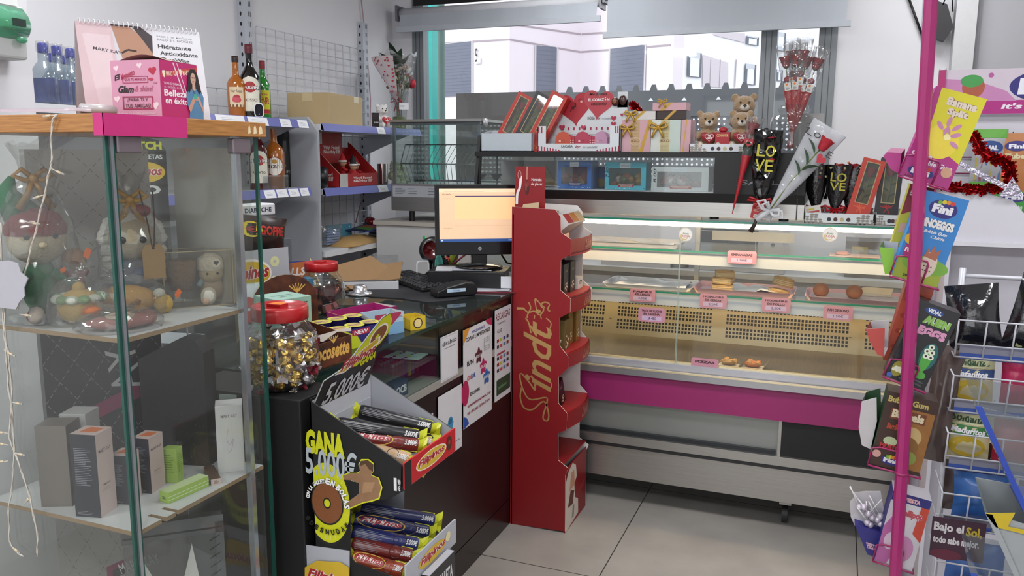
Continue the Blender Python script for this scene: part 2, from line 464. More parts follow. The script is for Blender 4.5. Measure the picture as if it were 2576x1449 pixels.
b = fl('');segs = [wallseg(b,c0,c1,0,9,FAC),wallseg(b,c1,c2,0,9,FAC),wallseg(b,c2,c3,0,9,FAC)]
for F,pts in((segs[0],((1100,110,1281,99),)),(segs[1],((1281,99,1460,131),(1281,60,1460,86))),(segs[2],((1460,131,1688,113),(1460,86,1688,72)))):
    for x0,y0,x1,y1 in pts:
        a = fpix(F,x0,y0);c = fpix(F,x1,y1);F.line([a,c],.03,SEAM)
sub(b,'facade_wall',bld)
for F,r in((segs[0],(1119,112,1187,240)),(segs[1],(1348,115,1397,290)),(segs[2],(1537,124,1618,290))):
    b = fl('');F.mb = b;F.z = .02
    frect(F,r[0]-4,r[1]-2,r[2]+4,r[3],C('#c9c2c6'));frect(F,*r,SHUT)
    for k in range(16):
        y = r[1]+(r[3]-r[1])*k/16;a = fpix(F,r[0],y);c = fpix(F,r[2],y);F.line([a,(c[0],a[1])],.012,C('#5d6070'))
    sub(b,'window_shutter',bld)
b = fl('');F = segs[0];F.mb = b;F.z = .03;frect(F,1196,144,1211,160,'#f2f2f2');a = fpix(F,1198,157);F.text(a[0],a[1],.011*1.4,.028,'5','#333333');sub(b,'number_plate',bld)
wb = thing('white_building','bright white block with small windows and half lowered blinds on the right','building',(0,17,0))
d0,d1 = gp(1690,15.3),gp(2180,21.5)
def fw_():
    m_ = MB();m_.T = Matrix.Translation((0,-17,0));return m_
b = fw_();F2 = wallseg(b,d0,d1,0,12,FACW)
sub(b,'facade_wall',wb)
for r in((1728,130,1760,196),(1762,140,1764,141),(1875,90,1905,116),(1872,160,1897,215),(1950,80,1972,130),(1950,175,1965,205),(2068,80,2088,180)):
    if r[2]-r[0]<5:continue
    b = fw_();F2.mb = b;F2.z = .03
    frect(F2,r[0],r[1],r[2],r[3],C('#5b6170'));frect(F2,r[0]+6,r[1]+6,r[2]-5,r[3]-2,C('#e9ecf8',.1))
    frect(F2,r[0]+2,r[1],r[2]-2,r[1]+(r[3]-r[1])*.28,SHUTL);sub(b,'window',wb)
b = fw_();F2.mb = b;F2.z = .02
for q in(((1765,137),(1830,158),(1830,220),(1765,218)),((1793,88),(1872,108),(1872,84),(1793,84))):
    F2.poly([fpix(F2,*k) for k in q][::-1],C('#d4c9d0',.9))
for q in(1786,1810,1850):a = fpix(F2,q,150);c = fpix(F2,q,220);F2.line([a,(a[0],c[1])],.03,SEAM)
sub(b,'wall_panel',wb)
# street fence with trapezoid top and perforated panel
FEN = C('#5d5e62',.6,.2);YF = 8.0
def perf():
    mt = bpy.data.materials.new('perforated grey sheet metal');mt.use_nodes = True;n = mt.node_tree;bs = n.nodes['Principled BSDF']
    bs.inputs['Base Color'].default_value = (*lin('#505156'),1);bs.inputs['Roughness'].default_value = .6
    out = n.nodes['Material Output'];tc = n.nodes.new('ShaderNodeTexCoord');vo = n.nodes.new('ShaderNodeTexVoronoi')
    vo.inputs['Scale'].default_value = 21;vo.inputs['Randomness'].default_value = .12;n.links.new(tc.outputs['Object'],vo.inputs[0])
    lt = n.nodes.new('ShaderNodeMath');lt.operation = 'LESS_THAN';lt.inputs[1].default_value = .30;n.links.new(vo.outputs['Distance'],lt.inputs[0])
    tr = n.nodes.new('ShaderNodeBsdfTransparent');mx = n.nodes.new('ShaderNodeMixShader')
    n.links.new(lt.outputs[0],mx.inputs[0]);n.links.new(bs.outputs[0],mx.inputs[1]);n.links.new(tr.outputs[0],mx.inputs[2]);n.links.new(mx.outputs[0],out.inputs[0])
    return mt
PERF = perf()
fx0,fx1 = P(1400,230,Y=YF).x,P(2200,220,Y=YF).x;fz = P(1700,226,Y=YF).z
fe = thing('street_fence','dark grey street fence with notched top edge and perforated panels','fence',((fx0+fx1)/2,YF,-.05))
def fm():
    m_ = MB();m_.T = Matrix.Translation(-V(fe.location));return m_
b = fm();pts = [(fx0,1.92)];x = fx0;st = .17
top = []
while x<fx1:
    top+=[(x,fz),(x+st*.58,fz),(x+st*.70,fz+.055),(x+st*.9,fz+.055),(x+st,fz)];x+=st
pts = [(x,1.98)]+[(fx0,1.98)]+top
b.sheet([(p[0],YF,p[1]) for p in pts],(0,1,0),.03,FEN)
for i in range(16):
    xx = fx0+.3+i*.32;b.poly([(xx,YF-.005,fz-.10),(xx+.05,YF-.005,fz-.10),(xx+.025,YF-.005,fz-.07)],'#e8e8ee')
sub(b,'top_rail',fe);b = fm();b.box(fx0,fx1,YF+.01,YF+.013,-.05,1.98,PERF);sub(b,'perforated_panel',fe)
for xx in(fx0+.02,P(1838,300,Y=YF).x,fx1-.03):
    b = fm();b.box(xx-.03,xx+.03,YF+.02,YF+.07,-.05,fz-.02,FEN);sub(b,'fence_post',fe)
b = MB();x0,x1 = P(1147,260,Y=YF).x,fx0-.02;b.box(x0,x1,YF,YF+.12,-.05,P(1200,234,Y=YF).z,C('#474241',.85,scale=3,var=.12));one(b,'low_wall','dark brown grey low wall left of the perforated fence','wall')
xx = P(1081,200,Y=6).x;b = MB();b.box(xx-.052,xx+.048,5.95,6.05,-.05,3.4,C('#37b3a9',.5,var=.08,scale=14));one(b,'turquoise_post','turquoise painted post just outside the window','post')
xx = P(1109,200,Y=6.3).x;b = MB();b.cyl((xx,6.3,-.05),.036,3.4,C('#667b76',.6,bump=.6,scale=9,var=.3));one(b,'drain_pipe','weathered green grey drain pipe behind the turquoise post','pipe')

# ================================================================ BLINDS
def blind(x0,x1,zt,zb,y,label):
    t = thing('roller_blind',label,'blind',((x0+x1)/2,y,zb));
    T = Matrix.Translation(-V(t.location));cl = C('#a8adb4',.8,var=.03,scale=4)
    b = MB();b.T = T;b.tube([(x0-.01,y+.05,zt),(x1+.01,y+.05,zt)],.035,C('#c6c7cc',.6),12);sub(b,'roller_tube',t)
    b = MB();b.T = T;n = 24
    for i in range(n):
        a,c = x0+(x1-x0)*i/n,x0+(x1-x0)*(i+1)/n;w0,w1 = .006*math.sin(i*1.3),.006*math.sin(i*1.3+1.3)
        b.add([(a,y+.02,zt),(c,y+.02,zt),(c,y+w1,zb+.03),(a,y+w0,zb+.03)],[(0,1,2,3)],cl,True)
    sub(b,'blind_fabric',t)
    b = MB();b.T = T;b.box(x0-.02,x1+.025,y-.01,y+.012,zb,zb+.035,C('#aeb3ba',.6));sub(b,'bottom_bar',t)
    for xx in(x0-.03,x1+.015):
        b = MB();b.T = T;b.box(xx,xx+.015,y+.0,y+.11,zt-.05,zt+.05,C('#7d7d80',.4,.5));sub(b,'bracket',t)
yb = YW-.13
A = P(1004,80,Y=yb);B_ = P(1500,56,Y=yb);blind(A.x,B_.x,P(1250,16,Y=yb).z,(A.z+B_.z)/2,yb,'shorter grey roller blind on the left of the window')
A = P(1525,100,Y=yb);B_ = P(2128,62,Y=yb);blind(A.x,B_.x,P(1800,-35,Y=yb).z,(A.z+B_.z)/2,yb,'longer grey roller blind on the right of the window')
b = MB();x0 = P(1042,10,Y=YW).x;b.box(x0,-1.2,YW-.012,YW-.004,P(1100,12,Y=YW).z,WZ1-.02,C('#100e0e',.3));struct('dark_top_pane',b)  # black sheet standing in for the darkness of the top window pane

# ================================================================ CEILING LAMPS
for i,(x,y) in enumerate(LAMPS):
    t = thing('ceiling_light','square white ceiling light panel','ceiling light',(x,y,CEIL-.001),0,'square panels in the ceiling')
    b = MB();b.box(-.30,.30,-.30,.30,-.03,0,C('#eeeeee',.5));sub(b,'frame',t)
    b = MB();b.box(-.28,.28,-.28,.28,-.034,-.0301,C('#ffffff',.5,emit=2));sub(b,'diffuser',t)

# ================================================================ PASTRY CASE
CX0,CX1,CY = -1.60,.52,3.50
ps = thing('pastry_display_case','long refrigerated pastry case with glass front, bright pink band and steel base','display case',((CX0+CX1)/2,3.8,0))
def cm():
    m_ = MB();m_.T = Matrix.Translation(-V(ps.location));return m_
b = cm();b.box(CX0,CX1,CY,CY+.03,.138,.287,STEEL);b.box(CX0,CX1,CY-.012,CY+.02,.287,.305,C('#3a3a3c',.4,.6));b.box(CX0,CX1,CY-.018,CY+.02,.305,.345,STEEL)
b.box(CX0,CX1,CY+.05,4.2,.16,.30,BLACK);sub(b,'steel_base',ps)
xb = P(1965,1100,Y=CY).x
b = cm();b.box(CX0,xb-.012,CY+.02,CY+.05,.345,.51,C('#8f928f',.35,.5,var=.03));b.box(xb-.012,xb,CY,CY+.05,.345,.51,STEEL);b.box(CX0,xb-.02,CY+.0,CY+.03,.345,.362,C('#22262a',.4));sub(b,'grey_front_panel',ps)
b = cm();b.box(xb,CX1,CY,CY+.05,.335,.51,C('#161617',.6));sub(b,'black_front_panel',ps)
b = cm();b.box(CX0,CX1,CY-.02,CY+.03,.503,.640,C('#912462',.4,var=.03,scale=3));sub(b,'pink_band',ps)
AL = C('#a9a9ac',.28,.7)
b = cm();b.box(CX0,CX1,CY-.045,CY+.02,.640,.668,AL);b.box(CX0,CX1,CY-.02,CY+.02,.668,.703,C('#b9bbc4',.35,.5));b.box(CX0,CX1,CY-.046,CY-.03,.668,.674,C('#e8d8b0',.25,.6));b.box(CX0,CX1,CY+.004,CY+.02,.703,.709,C('#f3e0b0',.25,.6));sub(b,'aluminium_rail',ps)  # pale cream strips paint the lit lines along the rail steps
b = cm();b.box(CX0,CX1,CY+.02,4.05,.69,.70,STEELW);b.box(CX0,CX1,CY+.02,4.15,.60,.69,'#444444');b.box(CX0,CX0+.02,CY+.02,4.2,.2,.70,'#555555');b.box(CX1-.02,CX1,CY+.02,4.2,.2,.70,'#555555')
b.box(CX0,CX1,4.16,4.18,.16,.90,'#6a6a6a');sub(b,'display_floor',ps)
# perforated rear duct
b = cm();DUCT = C('#aa9c7a',.35,.35,var=.03);HOLE = C('#1d160e',.8)
y0,z0,y1,z1 = 4.0,.70,4.06,.905
b.add([(CX0,y0,z0),(CX1,y0,z0),(CX1,y1,z1),(CX0,y1,z1),(CX0,y1+.09,z1),(CX1,y1+.09,z1)],[(0,1,2,3),(3,2,5,4)],DUCT)
D = Fc(b,(CX0,y0,z0),(CX1-CX0,0,0),(0,y1-y0,z1-z0))
L = CX1-CX0;rows = [.05+.085*k for k in(1,2,3)]+[.05+.085*k for k in(4.6,5.6,6.6)]+[.05+.085*k for k in(8.2,9.2)]
for z in rows:
    x = .01
    while x<L-.02:
        gapped = any(abs(x-g)<.035 for g in(.55,1.085,1.72))
        if not gapped:D.z = .0004;D.rect(x/L,z,.0105/L,.058,HOLE)
        x+=.0165
for g in(.575,1.085,1.72):D.rect((g-.03)/L,.35,.012/L,.02,'#5f543c')
sub(b,'perforated_air_duct',ps)
EDGE = C('#1f7a63',.15,var=.15,scale=8);SH1,SH2,SY = 1.18,.985,3.70
def gshelf(z,y0,y1,nm,lab=None,t=.008):
    b = cm();b.box(CX0+.03,CX1-.03,y0+.002,y1,z-t,z,CASEGLASS,skip='f');b.box(CX0+.03,CX1-.03,y0,y0+.002,z-t,z,EDGE);sub(b,nm,ps,lab)
gshelf(1.333,3.505,4.16,'glass_top');gshelf(SH1,SY,4.10,'glass_shelf');gshelf(SH2,SY,4.10,'glass_shelf')
for z in(SH1,SH2):
    b = cm();b.box(CX0+.03,CX1-.03,SY+.012,SY+.03,z-.066,z-.009,C('#c2c6ca',.4,var=.02));sub(b,'shelf_lamp_cover',ps)
b = cm();b.box(CX0+.03,CX1-.03,SY+.032,SY+.06,SH2-.055,SH2-.02,C('#ffdca0',.5,emit=5));sub(b,'warm_shelf_lamp',ps)
b = cm();b.box(CX0+.03,CX1-.03,SY+.032,SY+.06,SH1-.04,SH1-.018,C('#fff0d8',.5,emit=1.2));sub(b,'warm_shelf_lamp',ps)
b = cm();b.box(CX0+.05,CX1-.05,3.56,3.60,1.300,1.320,C('#ffe0b4',.5,emit=24));sub(b,'top_lamp_tube',ps,'glowing white lamp tube under the top glass')
b = cm();b.box(CX0+.03,CX1-.03,3.54,3.62,1.3202,1.324,C('#e8ece8',.5));sub(b,'lamp_bracket',ps)
xj = P(1704,800,Y=CY).x
for i,(x0,x1) in enumerate(((CX0+.01,xj-.001),(xj+.001,CX1-.01))):
    b = cm();b.box(x0,x1,CY,CY+.005,.705,1.323,CASEGLASS,skip='lr');b.box(*((x1-.002,x1) if i==0 else(x0,x0+.002)),CY-.001,CY+.006,.705,1.323,C('#aab8ae',.2));sub(b,'front_glass',ps)
for x in(CX0,CX1-.006):
    b = cm();b.box(x,x+.006,CY+.01,4.15,.70,1.323,CASEGLASS);sub(b,'side_glass',ps)
for x in(CX0+.02,P(1750,620,Y=4.12).x,CX1-.05):
    b = cm();b.box(x,x+.022,4.11,4.135,.70,1.32,STEEL);sub(b,'upright',ps)
b = cm();b.box(CX0,CX1,4.10,4.16,.905,.93,AL);b.box(CX0,CX1,4.12,4.16,1.30,1.325,AL);sub(b,'rear_frame',ps)
for x in(-1.4,P(1975,1275,Y=3.6).x,.40):
    b = cm();b.T = b.T@Matrix.Translation((x,3.62,0));b.cyl((0,0,.10),.012,.06,STEEL);b.box(-.025,.025,-.03,.03,.09,.10,STEEL)
    b.T = b.T@Matrix.Translation((0,0,.04))@Matrix.Rotation(PI/2,4,'Y');b.cyl((0,0,-.012),.04,.024,C('#2a2a2c',.5),16);sub(b,'caster_wheel',ps)
for px,py in((1725,590),(2088,590)):
    p = P(px,py,Y=CY-.001);b = cm();F = Fc(b,(p.x-.03,CY-.001,p.z-.03),(.06,0,0),(0,0,.06))
    F.circ(.5,.5,.029,'#e6dcc4').ell(.5,.5,.42,.42,'#f2efe8').ell(.4,.35,.28,.25,'#ddc58c').ell(.44,.38,.22,.2,'#f2efe8');F.text(.32,.5,.4,.14,'Santa','#3c7a58').text(.25,.30,.55,.16,'ROSA','#c85a3a');sub(b,'round_sticker',ps)

# ================================================================ SALES COUNTER
KX0,KX1,KY0,KY1 = -2.05,-1.25,1.70,3.42
ct = thing('sales_counter','dark sales counter with a glass showcase top and taped notices','counter',((KX0+KX1)/2,(KY0+KY1)/2,0))
def km():
    m_ = MB();m_.T = Matrix.Translation(-V(ct.location));return m_
MAH = C('#1a0b0d',.3,var=.25,scale=3)
b = km();b.box(KX0,KX1,KY0,KY1,.12,.80,MAH);b.box(KX0+.01,KX1+.004,KY0+.005,KY1,.80,.826,C('#a6a49e',.4,.3));sub(b,'wooden_body',ct)
b = km();b.box(KX0,KX1-.0,KY0,KY1,0,.116,C('#1b0e10',.25,var=.2,scale=3));sub(b,'plinth',ct)
b = km();b.box(KX0,KX1+.003,KY0-.005,KY1,1.018,1.03,clear('tinted counter glass','#b9ccc6',.13,.05,dustcol='#7f8c88'),skip='rf');b.box(KX1+.003,KX1+.0045,KY0-.005,KY1,1.018,1.03,C('#12302a',.12));b.box(KX0,KX1+.006,KY0-.007,KY0-.005,1.018,1.03,C('#12302a',.12));sub(b,'glass_top',ct)
for y0,y1 in((KY0,2.46),(2.465,2.86),(2.865,KY1)):
    b = km();b.box(KX1-.006,KX1,y0,y1,.826,1.018,GLASS);sub(b,'front_glass',ct)
b = km();b.box(KX0,KX0+.02,KY0,KY1,.826,1.018,MAH);b.box(KX0,KX1-.01,KY1-.02,KY1,.826,1.018,MAH);b.box(KX0,KX1-.01,KY0,KY0+.015,.826,1.018,C('#0e0e0f',.4));b.box(KX0+.02,KX1-.01,2.85,2.865,.826,1.018,MAH);sub(b,'showcase_back',ct)
b = km();b.box(KX1-.3,KX1-.007,2.5,KY1-.03,.8265,1.0,MAH);sub(b,'drawer_box',ct)
b = MB();b.box(-1.50,-1.142,1.53,1.685,0,1.028,C('#08080a',.65));one(b,'black_pedestal','plain black pedestal carrying the jar of gold wrapped sweets','pedestal',bevel=.003)
# back counter for the glass warmer
b = MB();b.box(-2.49,-1.88,4.12,4.78,0,1.20,C('#c4c5c8',.6,var=.02));b.box(-2.5,-1.86,4.10,4.80,1.20,1.222,C('#b5b0a8',.5));one(b,'white_cupboard','white cupboard with a pale top under the steel food warmer','cupboard')
# back worktop behind the case with kitchen things
b = MB();b.box(-1.75,.5,4.72,5.12,.0,.92,C('#b2b3b6',.6));b.box(-1.75,.5,4.70,5.12,.92,.95,C('#d2d2d0',.5));one(b,'rear_worktop','pale worktop along the wall behind the pastry case','worktop')
# ================================================================ WALL SHELVING
GR = C('#b9bcc4',.5,.1,var=.02);SLOT = C('#1e1e22',.8);WIRE = C('#c9ccd2',.4,.1);BLUEP = C('#5f62a8',.35);STRIP = C('#e6e6ea',.4)
SW = C('#d0d2d6',.5,var=.02)
def upright(y,z1,label):
    b = MB();b.box(XL,XL+.045,y-.03,y+.03,0,z1,GR)
    F = Fc(b,(XL+.045,y-.03,0),(0,.06,0),(0,0,z1));n = int(z1/.05)
    for k in range(n):
        z = (k+.3)/n
        for u in(.55,.75):F.z = .0004;F.rect(u,z,.07,.5/n,SLOT)
    F = Fc(b,(XL,y-.03,0),(.045,0,0),(0,0,z1))
    for k in range(n):F.z = .0004;F.ell(.5,(k+.5)/n,.14,.22/n,SLOT,10)
    return one(b,'shelf_upright',label,'shelf upright')
upright(3.58,2.9,'tall slotted metal upright between the two shelf bays');upright(4.72,P(910,58,X=XL+.02).z,'slotted metal upright at the window end of the shelves')
def grid(y0,y1,z0,z1,label):
    b = MB();n = int((y1-y0)/.078);k = int((z1-z0)/.078)
    for i in range(n+1):
        y = y0+(y1-y0)*i/n;b.tube([(XL+.05,y,z0),(XL+.05,y,z1)],.0028,WIRE,5)
    for i in range(k+1):
        z = z0+(z1-z0)*i/k;b.tube([(XL+.0555,y0,z),(XL+.0555,y1,z)],.0028,WIRE,5)
    one(b,'wire_grid',label,'wire grid')
grid(3.63,4.69,1.0,P(760,84,X=XL).z-.03,'white wire grid panel on the wall behind the far shelf bay')
grid(2.45,3.55,1.75,1.92,'low strip of white wire grid behind the bottles')
def shelf(y0,y1,z,label,x0=XL+.05,x1=-2.5,strip=True,tags=(),plain=None):
    t = thing('wall_shelf',label,'shelf',(XL,(y0+y1)/2,z-.035));T = Matrix.Translation(-V(t.location))
    b = MB();b.T = T;b.box(x0,x1,y0,y1,z-.03,z,plain or SW);sub(b,'shelf_board',t)
    for y in(y0+.01,y1-.012):
        b = MB();b.T = T;b.sheet([(x0,y,z-.03),(x1-.06,y,z-.03),(x1-.12,y,z-.05),(x0+.1,y,z-.12),(x0,y,z-.16)],(0,1,0),.003,GR);sub(b,'bracket',t)
    if strip:
        b = MB();b.T = T;b.add([(x1,y0,z+.004),(x1+.014,y0,z-.036),(x1+.014,y1,z-.036),(x1,y1,z+.004)],[(0,1,2,3)],BLUEP)
        b.box(x1-.006,x1,y0,y1,z-.036,z+.004,'#8e90b8');sub(b,'blue_price_rail',t)
        F_ = Fc(b,(0,0,0),(1,0,0),(0,1,0))
        for a,w_,in tags:
            b = MB();b.T = T;F = Fc(b,(x1+.015,y0,z-.037),(0,y1-y0,0),(-.014,0,.040))
            F.rect(a,.03,w_,.94,'#e9e9ec');F.lines(a+w_*.2,.25,w_*.55,.5,3,'#aeb0bc',.3);sub(b,'price_label',t)
    return t
ZT = 1.765;Z2 = 1.43;Z3 = 1.10
shelf(2.35,3.50,ZT,'top shelf with the spirits bottles, blue price rail',tags=((.42,.16),(.60,.12),(.80,.07),(.92,.07)))
shelf(3.62,4.69,ZT-.01,'top shelf of the far bay holding the cardboard box and vase',tags=((.5,.08),))
shelf(2.35,3.50,Z2,'middle shelf of the near bay holding two bottles',tags=((.68,.07),(.76,.07),(.84,.07),(.92,.06)))
shelf(3.62,4.69,Z2-.01,'middle shelf of the far bay holding the red elf box',tags=((.5,.1),(.82,.16)))
shelf(3.62,4.69,Z3-.01,'bottom shelf of the far bay, plain white front edge',strip=False,plain=C('#d9dade',.4))
b = MB();b.sheet([(XL+.05,3.575,.2),(-2.52,3.575,.2),(-2.50,3.575,1.5),(-2.50,3.575,1.72),(-2.56,3.575,1.79),(XL+.05,3.575,1.79)],(0,1,0),.02,C('#a9acb2',.5,.1,var=.02));one(b,'shelf_side_panel','grey metal panel dividing the two shelf bays','panel')
shelf(1.86,2.30,P(150,265,X=-2.55).z,'small white shelf with the blue bottles',x1=-2.5,strip=False,plain=C('#dcdde2',.4))
# cable down the wall
b = MB();b.tube([P(908,-8,X=XL+.02),P(915,55,X=XL+.02),P(925,150,X=XL+.03),P(932,250,X=XL+.04),P(930,380,X=XL+.05),P(925,470,X=XL+.06),P(905,520,X=XL+.08),P(895,560,X=XL+.08)],.004,C('#b08f94',.5),6);one(b,'wall_cable','thin pinkish cable hanging down beside the far upright','cable')
b = MB();b.tube([(-2.29,1.836,1.8),(-2.9,1.92,1.86)],.003,WIRE);b = None

# electrical box on the pilaster
t = thing('fuse_box','electrical fuse box with a green see-through cover','fuse box',P(30,130,X=-2.25))
T = Matrix.Translation(-V(t.location));A = P(-60,135,X=-2.21);B_ = P(68,20,X=-2.21)
b = MB();b.T = T;b.box(-2.3,-2.22,A.y,B_.y,A.z,P(30,10,X=-2.21).z,C('#bfc0c0',.5));sub(b,'housing',t,bevel=.008)
b = MB();b.T = T;y0,y1 = A.y+.0,B_.y-.008;zt,zb = P(30,14,X=-2.2).z,P(30,95,X=-2.2).z
n = 8;vs = [];fs = []
for i in range(n+1):
    a = i/n;z = zb+(zt-zb)*a;x = -2.219+.028*math.sin(PI*min(a*1.1,1))**.5
    vs+=[(x,y0,z),(x,y1,z),(-2.219,y1,z),(-2.219,y0,z)]
for i in range(n):
    for k,(p,q) in enumerate(((0,1),(1,2),(3,0))):fs.append((i*4+p,i*4+q,i*4+4+q,i*4+4+p))
b.add(vs,fs,GREENPL,True);gcv = sub(b,'green_cover',t)
b = MB();b.T = T;yc = (A.y+B_.y)/2+.03;b.box(-2.22,-2.195,yc-.03,yc+.05,zb+.05,zt-.06,C('#9ad0b4',.4));b.box(-2.195,-2.19,yc-.01,yc+.03,(zb+zt)/2-.01,(zb+zt)/2+.01,'#22332c');sub(b,'breaker_switch',t)
b = MB();b.T = T;b.blob((-2.2,yc+.02,zb-.002),(.012,.016,.010),GREENPL);sub(b,'cover_latch',gcv)
b = MB();b.T = T;b.box(-2.222,-2.218,yc-.03,yc+.03,zt+.004,zt+.03,'#efefef');sub(b,'paper_label',t)

# ================================================================ TRUFFLE DISPLAY STAND (red)
LX0,LX1,LY0,LY1 = -1.243,-1.0,3.135,3.445
RD = C('#84151b',.42,var=.03);RDI = C('#d8d5d2',.6);GOLD = C('#b8935c',.35,.3)
ls = thing('chocolate_display_stand','tall red cardboard chocolate stand with gold script lettering','display stand',((LX0+LX1)/2,(LY0+LY1)/2,0))
def lm():
    m_ = MB();m_.T = Matrix.Translation(-V(ls.location));return m_
def lz(py,px=1410):return P(px,py,Y=LY0).z
def lx(px,py):return P(px,py,Y=LY0).x
LO = [(1283,1318),(1421,1337),(1422,1195),(1429,1178),(1404,1158),(1404,1090),(1425,1082),(1427,1041),(1405,1015),(1405,948),(1430,925),(1431,900),(1408,870),(1408,800),(1434,786),(1435,752),(1410,730),(1411,655),(1436,638),(1436,602),(1411,585),(1410,545),(1396,527),(1288,520)]
def lout(y):
    return[(p.x,y,max(p.z,0)) for p in(P(a,c,Y=LY0) for a,c in LO)]
b = lm();o = lout(LY0)
b.poly(o,RD);b.poly([(x,y+.004,z) for x,y,z in o][::-1],RDI)
n = len(o);b.add(o+[(x,y+.004,z) for x,y,z in o],[(i+n,(i+1)%n+n,(i+1)%n,i) for i in range(n)],C('#e3d9cf',.6))
W_,H_ = LX1-LX0,1.395
F = Fc(b,(LX0,LY0,0),(0,0,H_),(-W_,0,0)) # u up the panel, v towards the left edge
F = Fc(b,(LX0,LY0,0),(W_,0,0),(0,0,H_))
def q2(px,py):p = P(px,py,Y=LY0);return((p.x-LX0)/W_,p.z/H_)
# gold script word, reading upwards
def gl(pts,t=.008):F.line([q2(*p) for p in pts],t,GOLD)
def curve(pts,n=6):
    out = [];p = [pts[0]]+list(pts)+[pts[-1]]
    for i in range(1,len(p)-2):
        for k in range(n):
            t = k/n;a = []
            for c in(0,1):
                a.append(.5*((2*p[i][c])+(-p[i-1][c]+p[i+1][c])*t+(2*p[i-1][c]-5*p[i][c]+4*p[i+1][c]-p[i+2][c])*t*t+(-p[i-1][c]+3*p[i][c]-3*p[i+1][c]+p[i+2][c])*t**3))
            out.append(tuple(a))
    return out+[pts[-1]]
gl(curve([(1345,982),(1330,960),(1312,940),(1308,950),(1318,985),(1335,1005),(1372,1000),(1376,1012),(1366,1050),(1377,1058),(1380,1040),(1368,1010),(1340,1030),(1318,1025),(1309,1000),(1312,975)]),.0065)
gl(curve([(1345,982),(1346,960),(1335,945)]),.009)
a = q2(1352,896);LL,HH = .30,.125
F.text(a[0]-LL/2/W_,a[1]-HH/2/H_,LL/W_,HH/H_,'indt',GOLD,.42,.012,rot=PI/2)
gl(curve([(1380,985),(1388,968),(1378,952)]),.005);gl(curve([(1384,826),(1386,812),(1374,800)]),.005);gl(curve([(1336,838),(1330,812),(1322,800)]),.006)
# heraldic dragon (generic little crest)
gl(curve([(1318,776),(1328,785),(1345,783),(1358,792),(1368,778),(1360,768),(1370,760),(1382,765),(1378,778),(1384,783)]),.006)
gl(curve([(1330,760),(1335,775),(1328,790),(1326,800)]),.006);gl(curve([(1352,790),(1346,752),(1362,768)]),.005);gl(curve([(1346,752),(1372,775)]),.004);gl([(1345,792),(1344,802)],.005);gl([(1360,792),(1362,803)],.005);gl([(1300,775),(1318,776)],.009)
F.ell(*q2(1304,776),.03,.004,GOLD);F.ell(*q2(1354,783),.05,.006,GOLD)
sub(b,'side_panel',ls)
b = lm();o2 = lout(LY1)
b.poly([(x,y,z) for x,y,z in o2][::-1],RD);b.poly([(x,y-.004,z) for x,y,z in o2],RDI);b.add(o2+[(x,y-.004,z) for x,y,z in o2],[(i,(i+1)%n,(i+1)%n+n,i+n) for i in range(n)],C('#e3d9cf',.6));sub(b,'side_panel',ls,'far side panel with white inner face')
b = lm();b.box(LX0,LX0+.004,LY0,LY1,0,1.36,RD);b.box(LX0+.0042,LX0+.006,LY0+.005,LY1-.005,.2,1.34,RDI);sub(b,'back_panel',ls)
# base front with chef picture (white coat shape)
xf = lx(1421,1337)
b = lm();zt = lz(1180);b.box(xf-.005,xf,LY0+.004,LY1-.004,0,zt,RD)
F = Fc(b,(xf,LY0+.004,0),(0,LY1-LY0-.008,0),(0,0,zt))
F.poly([(.0,0),(.62,.06),(.60,.30),(.45,.38),(.40,.62),(.52,.70),(.46,.90),(.3,.99),(.12,.93),(.0,.80)],'#cfc6bb')
F.poly([(.10,.35),(.34,.32),(.40,.52),(.22,.58)],'#5e2e22').poly([(.16,.58),(.42,.60),(.38,.85),(.24,.86)],'#c08d74').poly([(.30,.10),(.40,.10),(.42,.28),(.34,.30)],'#8d8378')
F.text(.62,.40,.3,.12,'Lindt','#b03a34',.4);sub(b,'base_front',ls)
tiers = [(1158,1178,1082,1041)]
def tier(pb,pt,lab,py_floor):
    # red lip bulging out in front, floor tray behind it
    xl = lx(1436,620);z0,z1 = lz(pb,1436),lz(pt,1436);zf = lz(py_floor,1408)
    b = lm();n = 8;vs = []
    for i in range(n+1):
        a = i/n;y = LY0+(LY1-LY0)*a;x = xl+.022*math.sin(PI*a);vs+=[(x,y,z0),(x,y,z1)]
    b.add(vs,[(2*i,2*i+2,2*i+3,2*i+1) for i in range(n)],RD,True)
    b.add([V(v)+V((-.004,0,0)) for v in vs],[(2*i+1,2*i+3,2*i+2,2*i) for i in range(n)],C('#b83a3a',.5),True)
    xfn = lambda x,y,dz:V((xl+.022*math.sin(PI*x)+.0008+dz-V(ls.location).x*0,LY0+(LY1-LY0)*x,z0+(z1-z0)*y))
    F = Fc(b,(xl,LY0,z0),(0,1,0),(0,0,1),fn=xfn);F.text(.42,.2,.36,.6,'Lindt',C('#c98f7d',.4,.4),.45)
    sub(b,'shelf_lip',ls)
    b = lm();b.prism([(LX0+.006,LY0+.005)]+[(xl-.004+.022*math.sin(PI*a/8),LY0+.005+(LY1-LY0-.01)*a/8) for a in range(9)]+[(LX0+.006,LY1-.005)],zf-.006,zf,C('#9c1a20',.5));sub(b,'shelf_floor',ls)
    return zf
ZA = tier(636,603,'',640);ZB = tier(788,753,'',745);ZC_ = tier(925,890,'',885);ZD = tier(1080,1040,'',1035)
b = lm();b.box(LX0+.006,xf-.005,LY0+.005,LY1-.005,lz(1150)-.03,lz(1150)-.024,C('#8a151b',.5));sub(b,'shelf_floor',ls)
b = lm();hz0,hz1 = lz(530),P(1297,419,Y=LY0+.02).z;hx0,hx1 = LX0+.012,P(1370,430,Y=LY0+.1).x
yh = LY0+.08
hx0,hx1 = P(1296,470,Y=yh).x,P(1371,470,Y=yh).x
b.box(hx0,hx1,yh,yh+.004,1.15,hz1,RD)
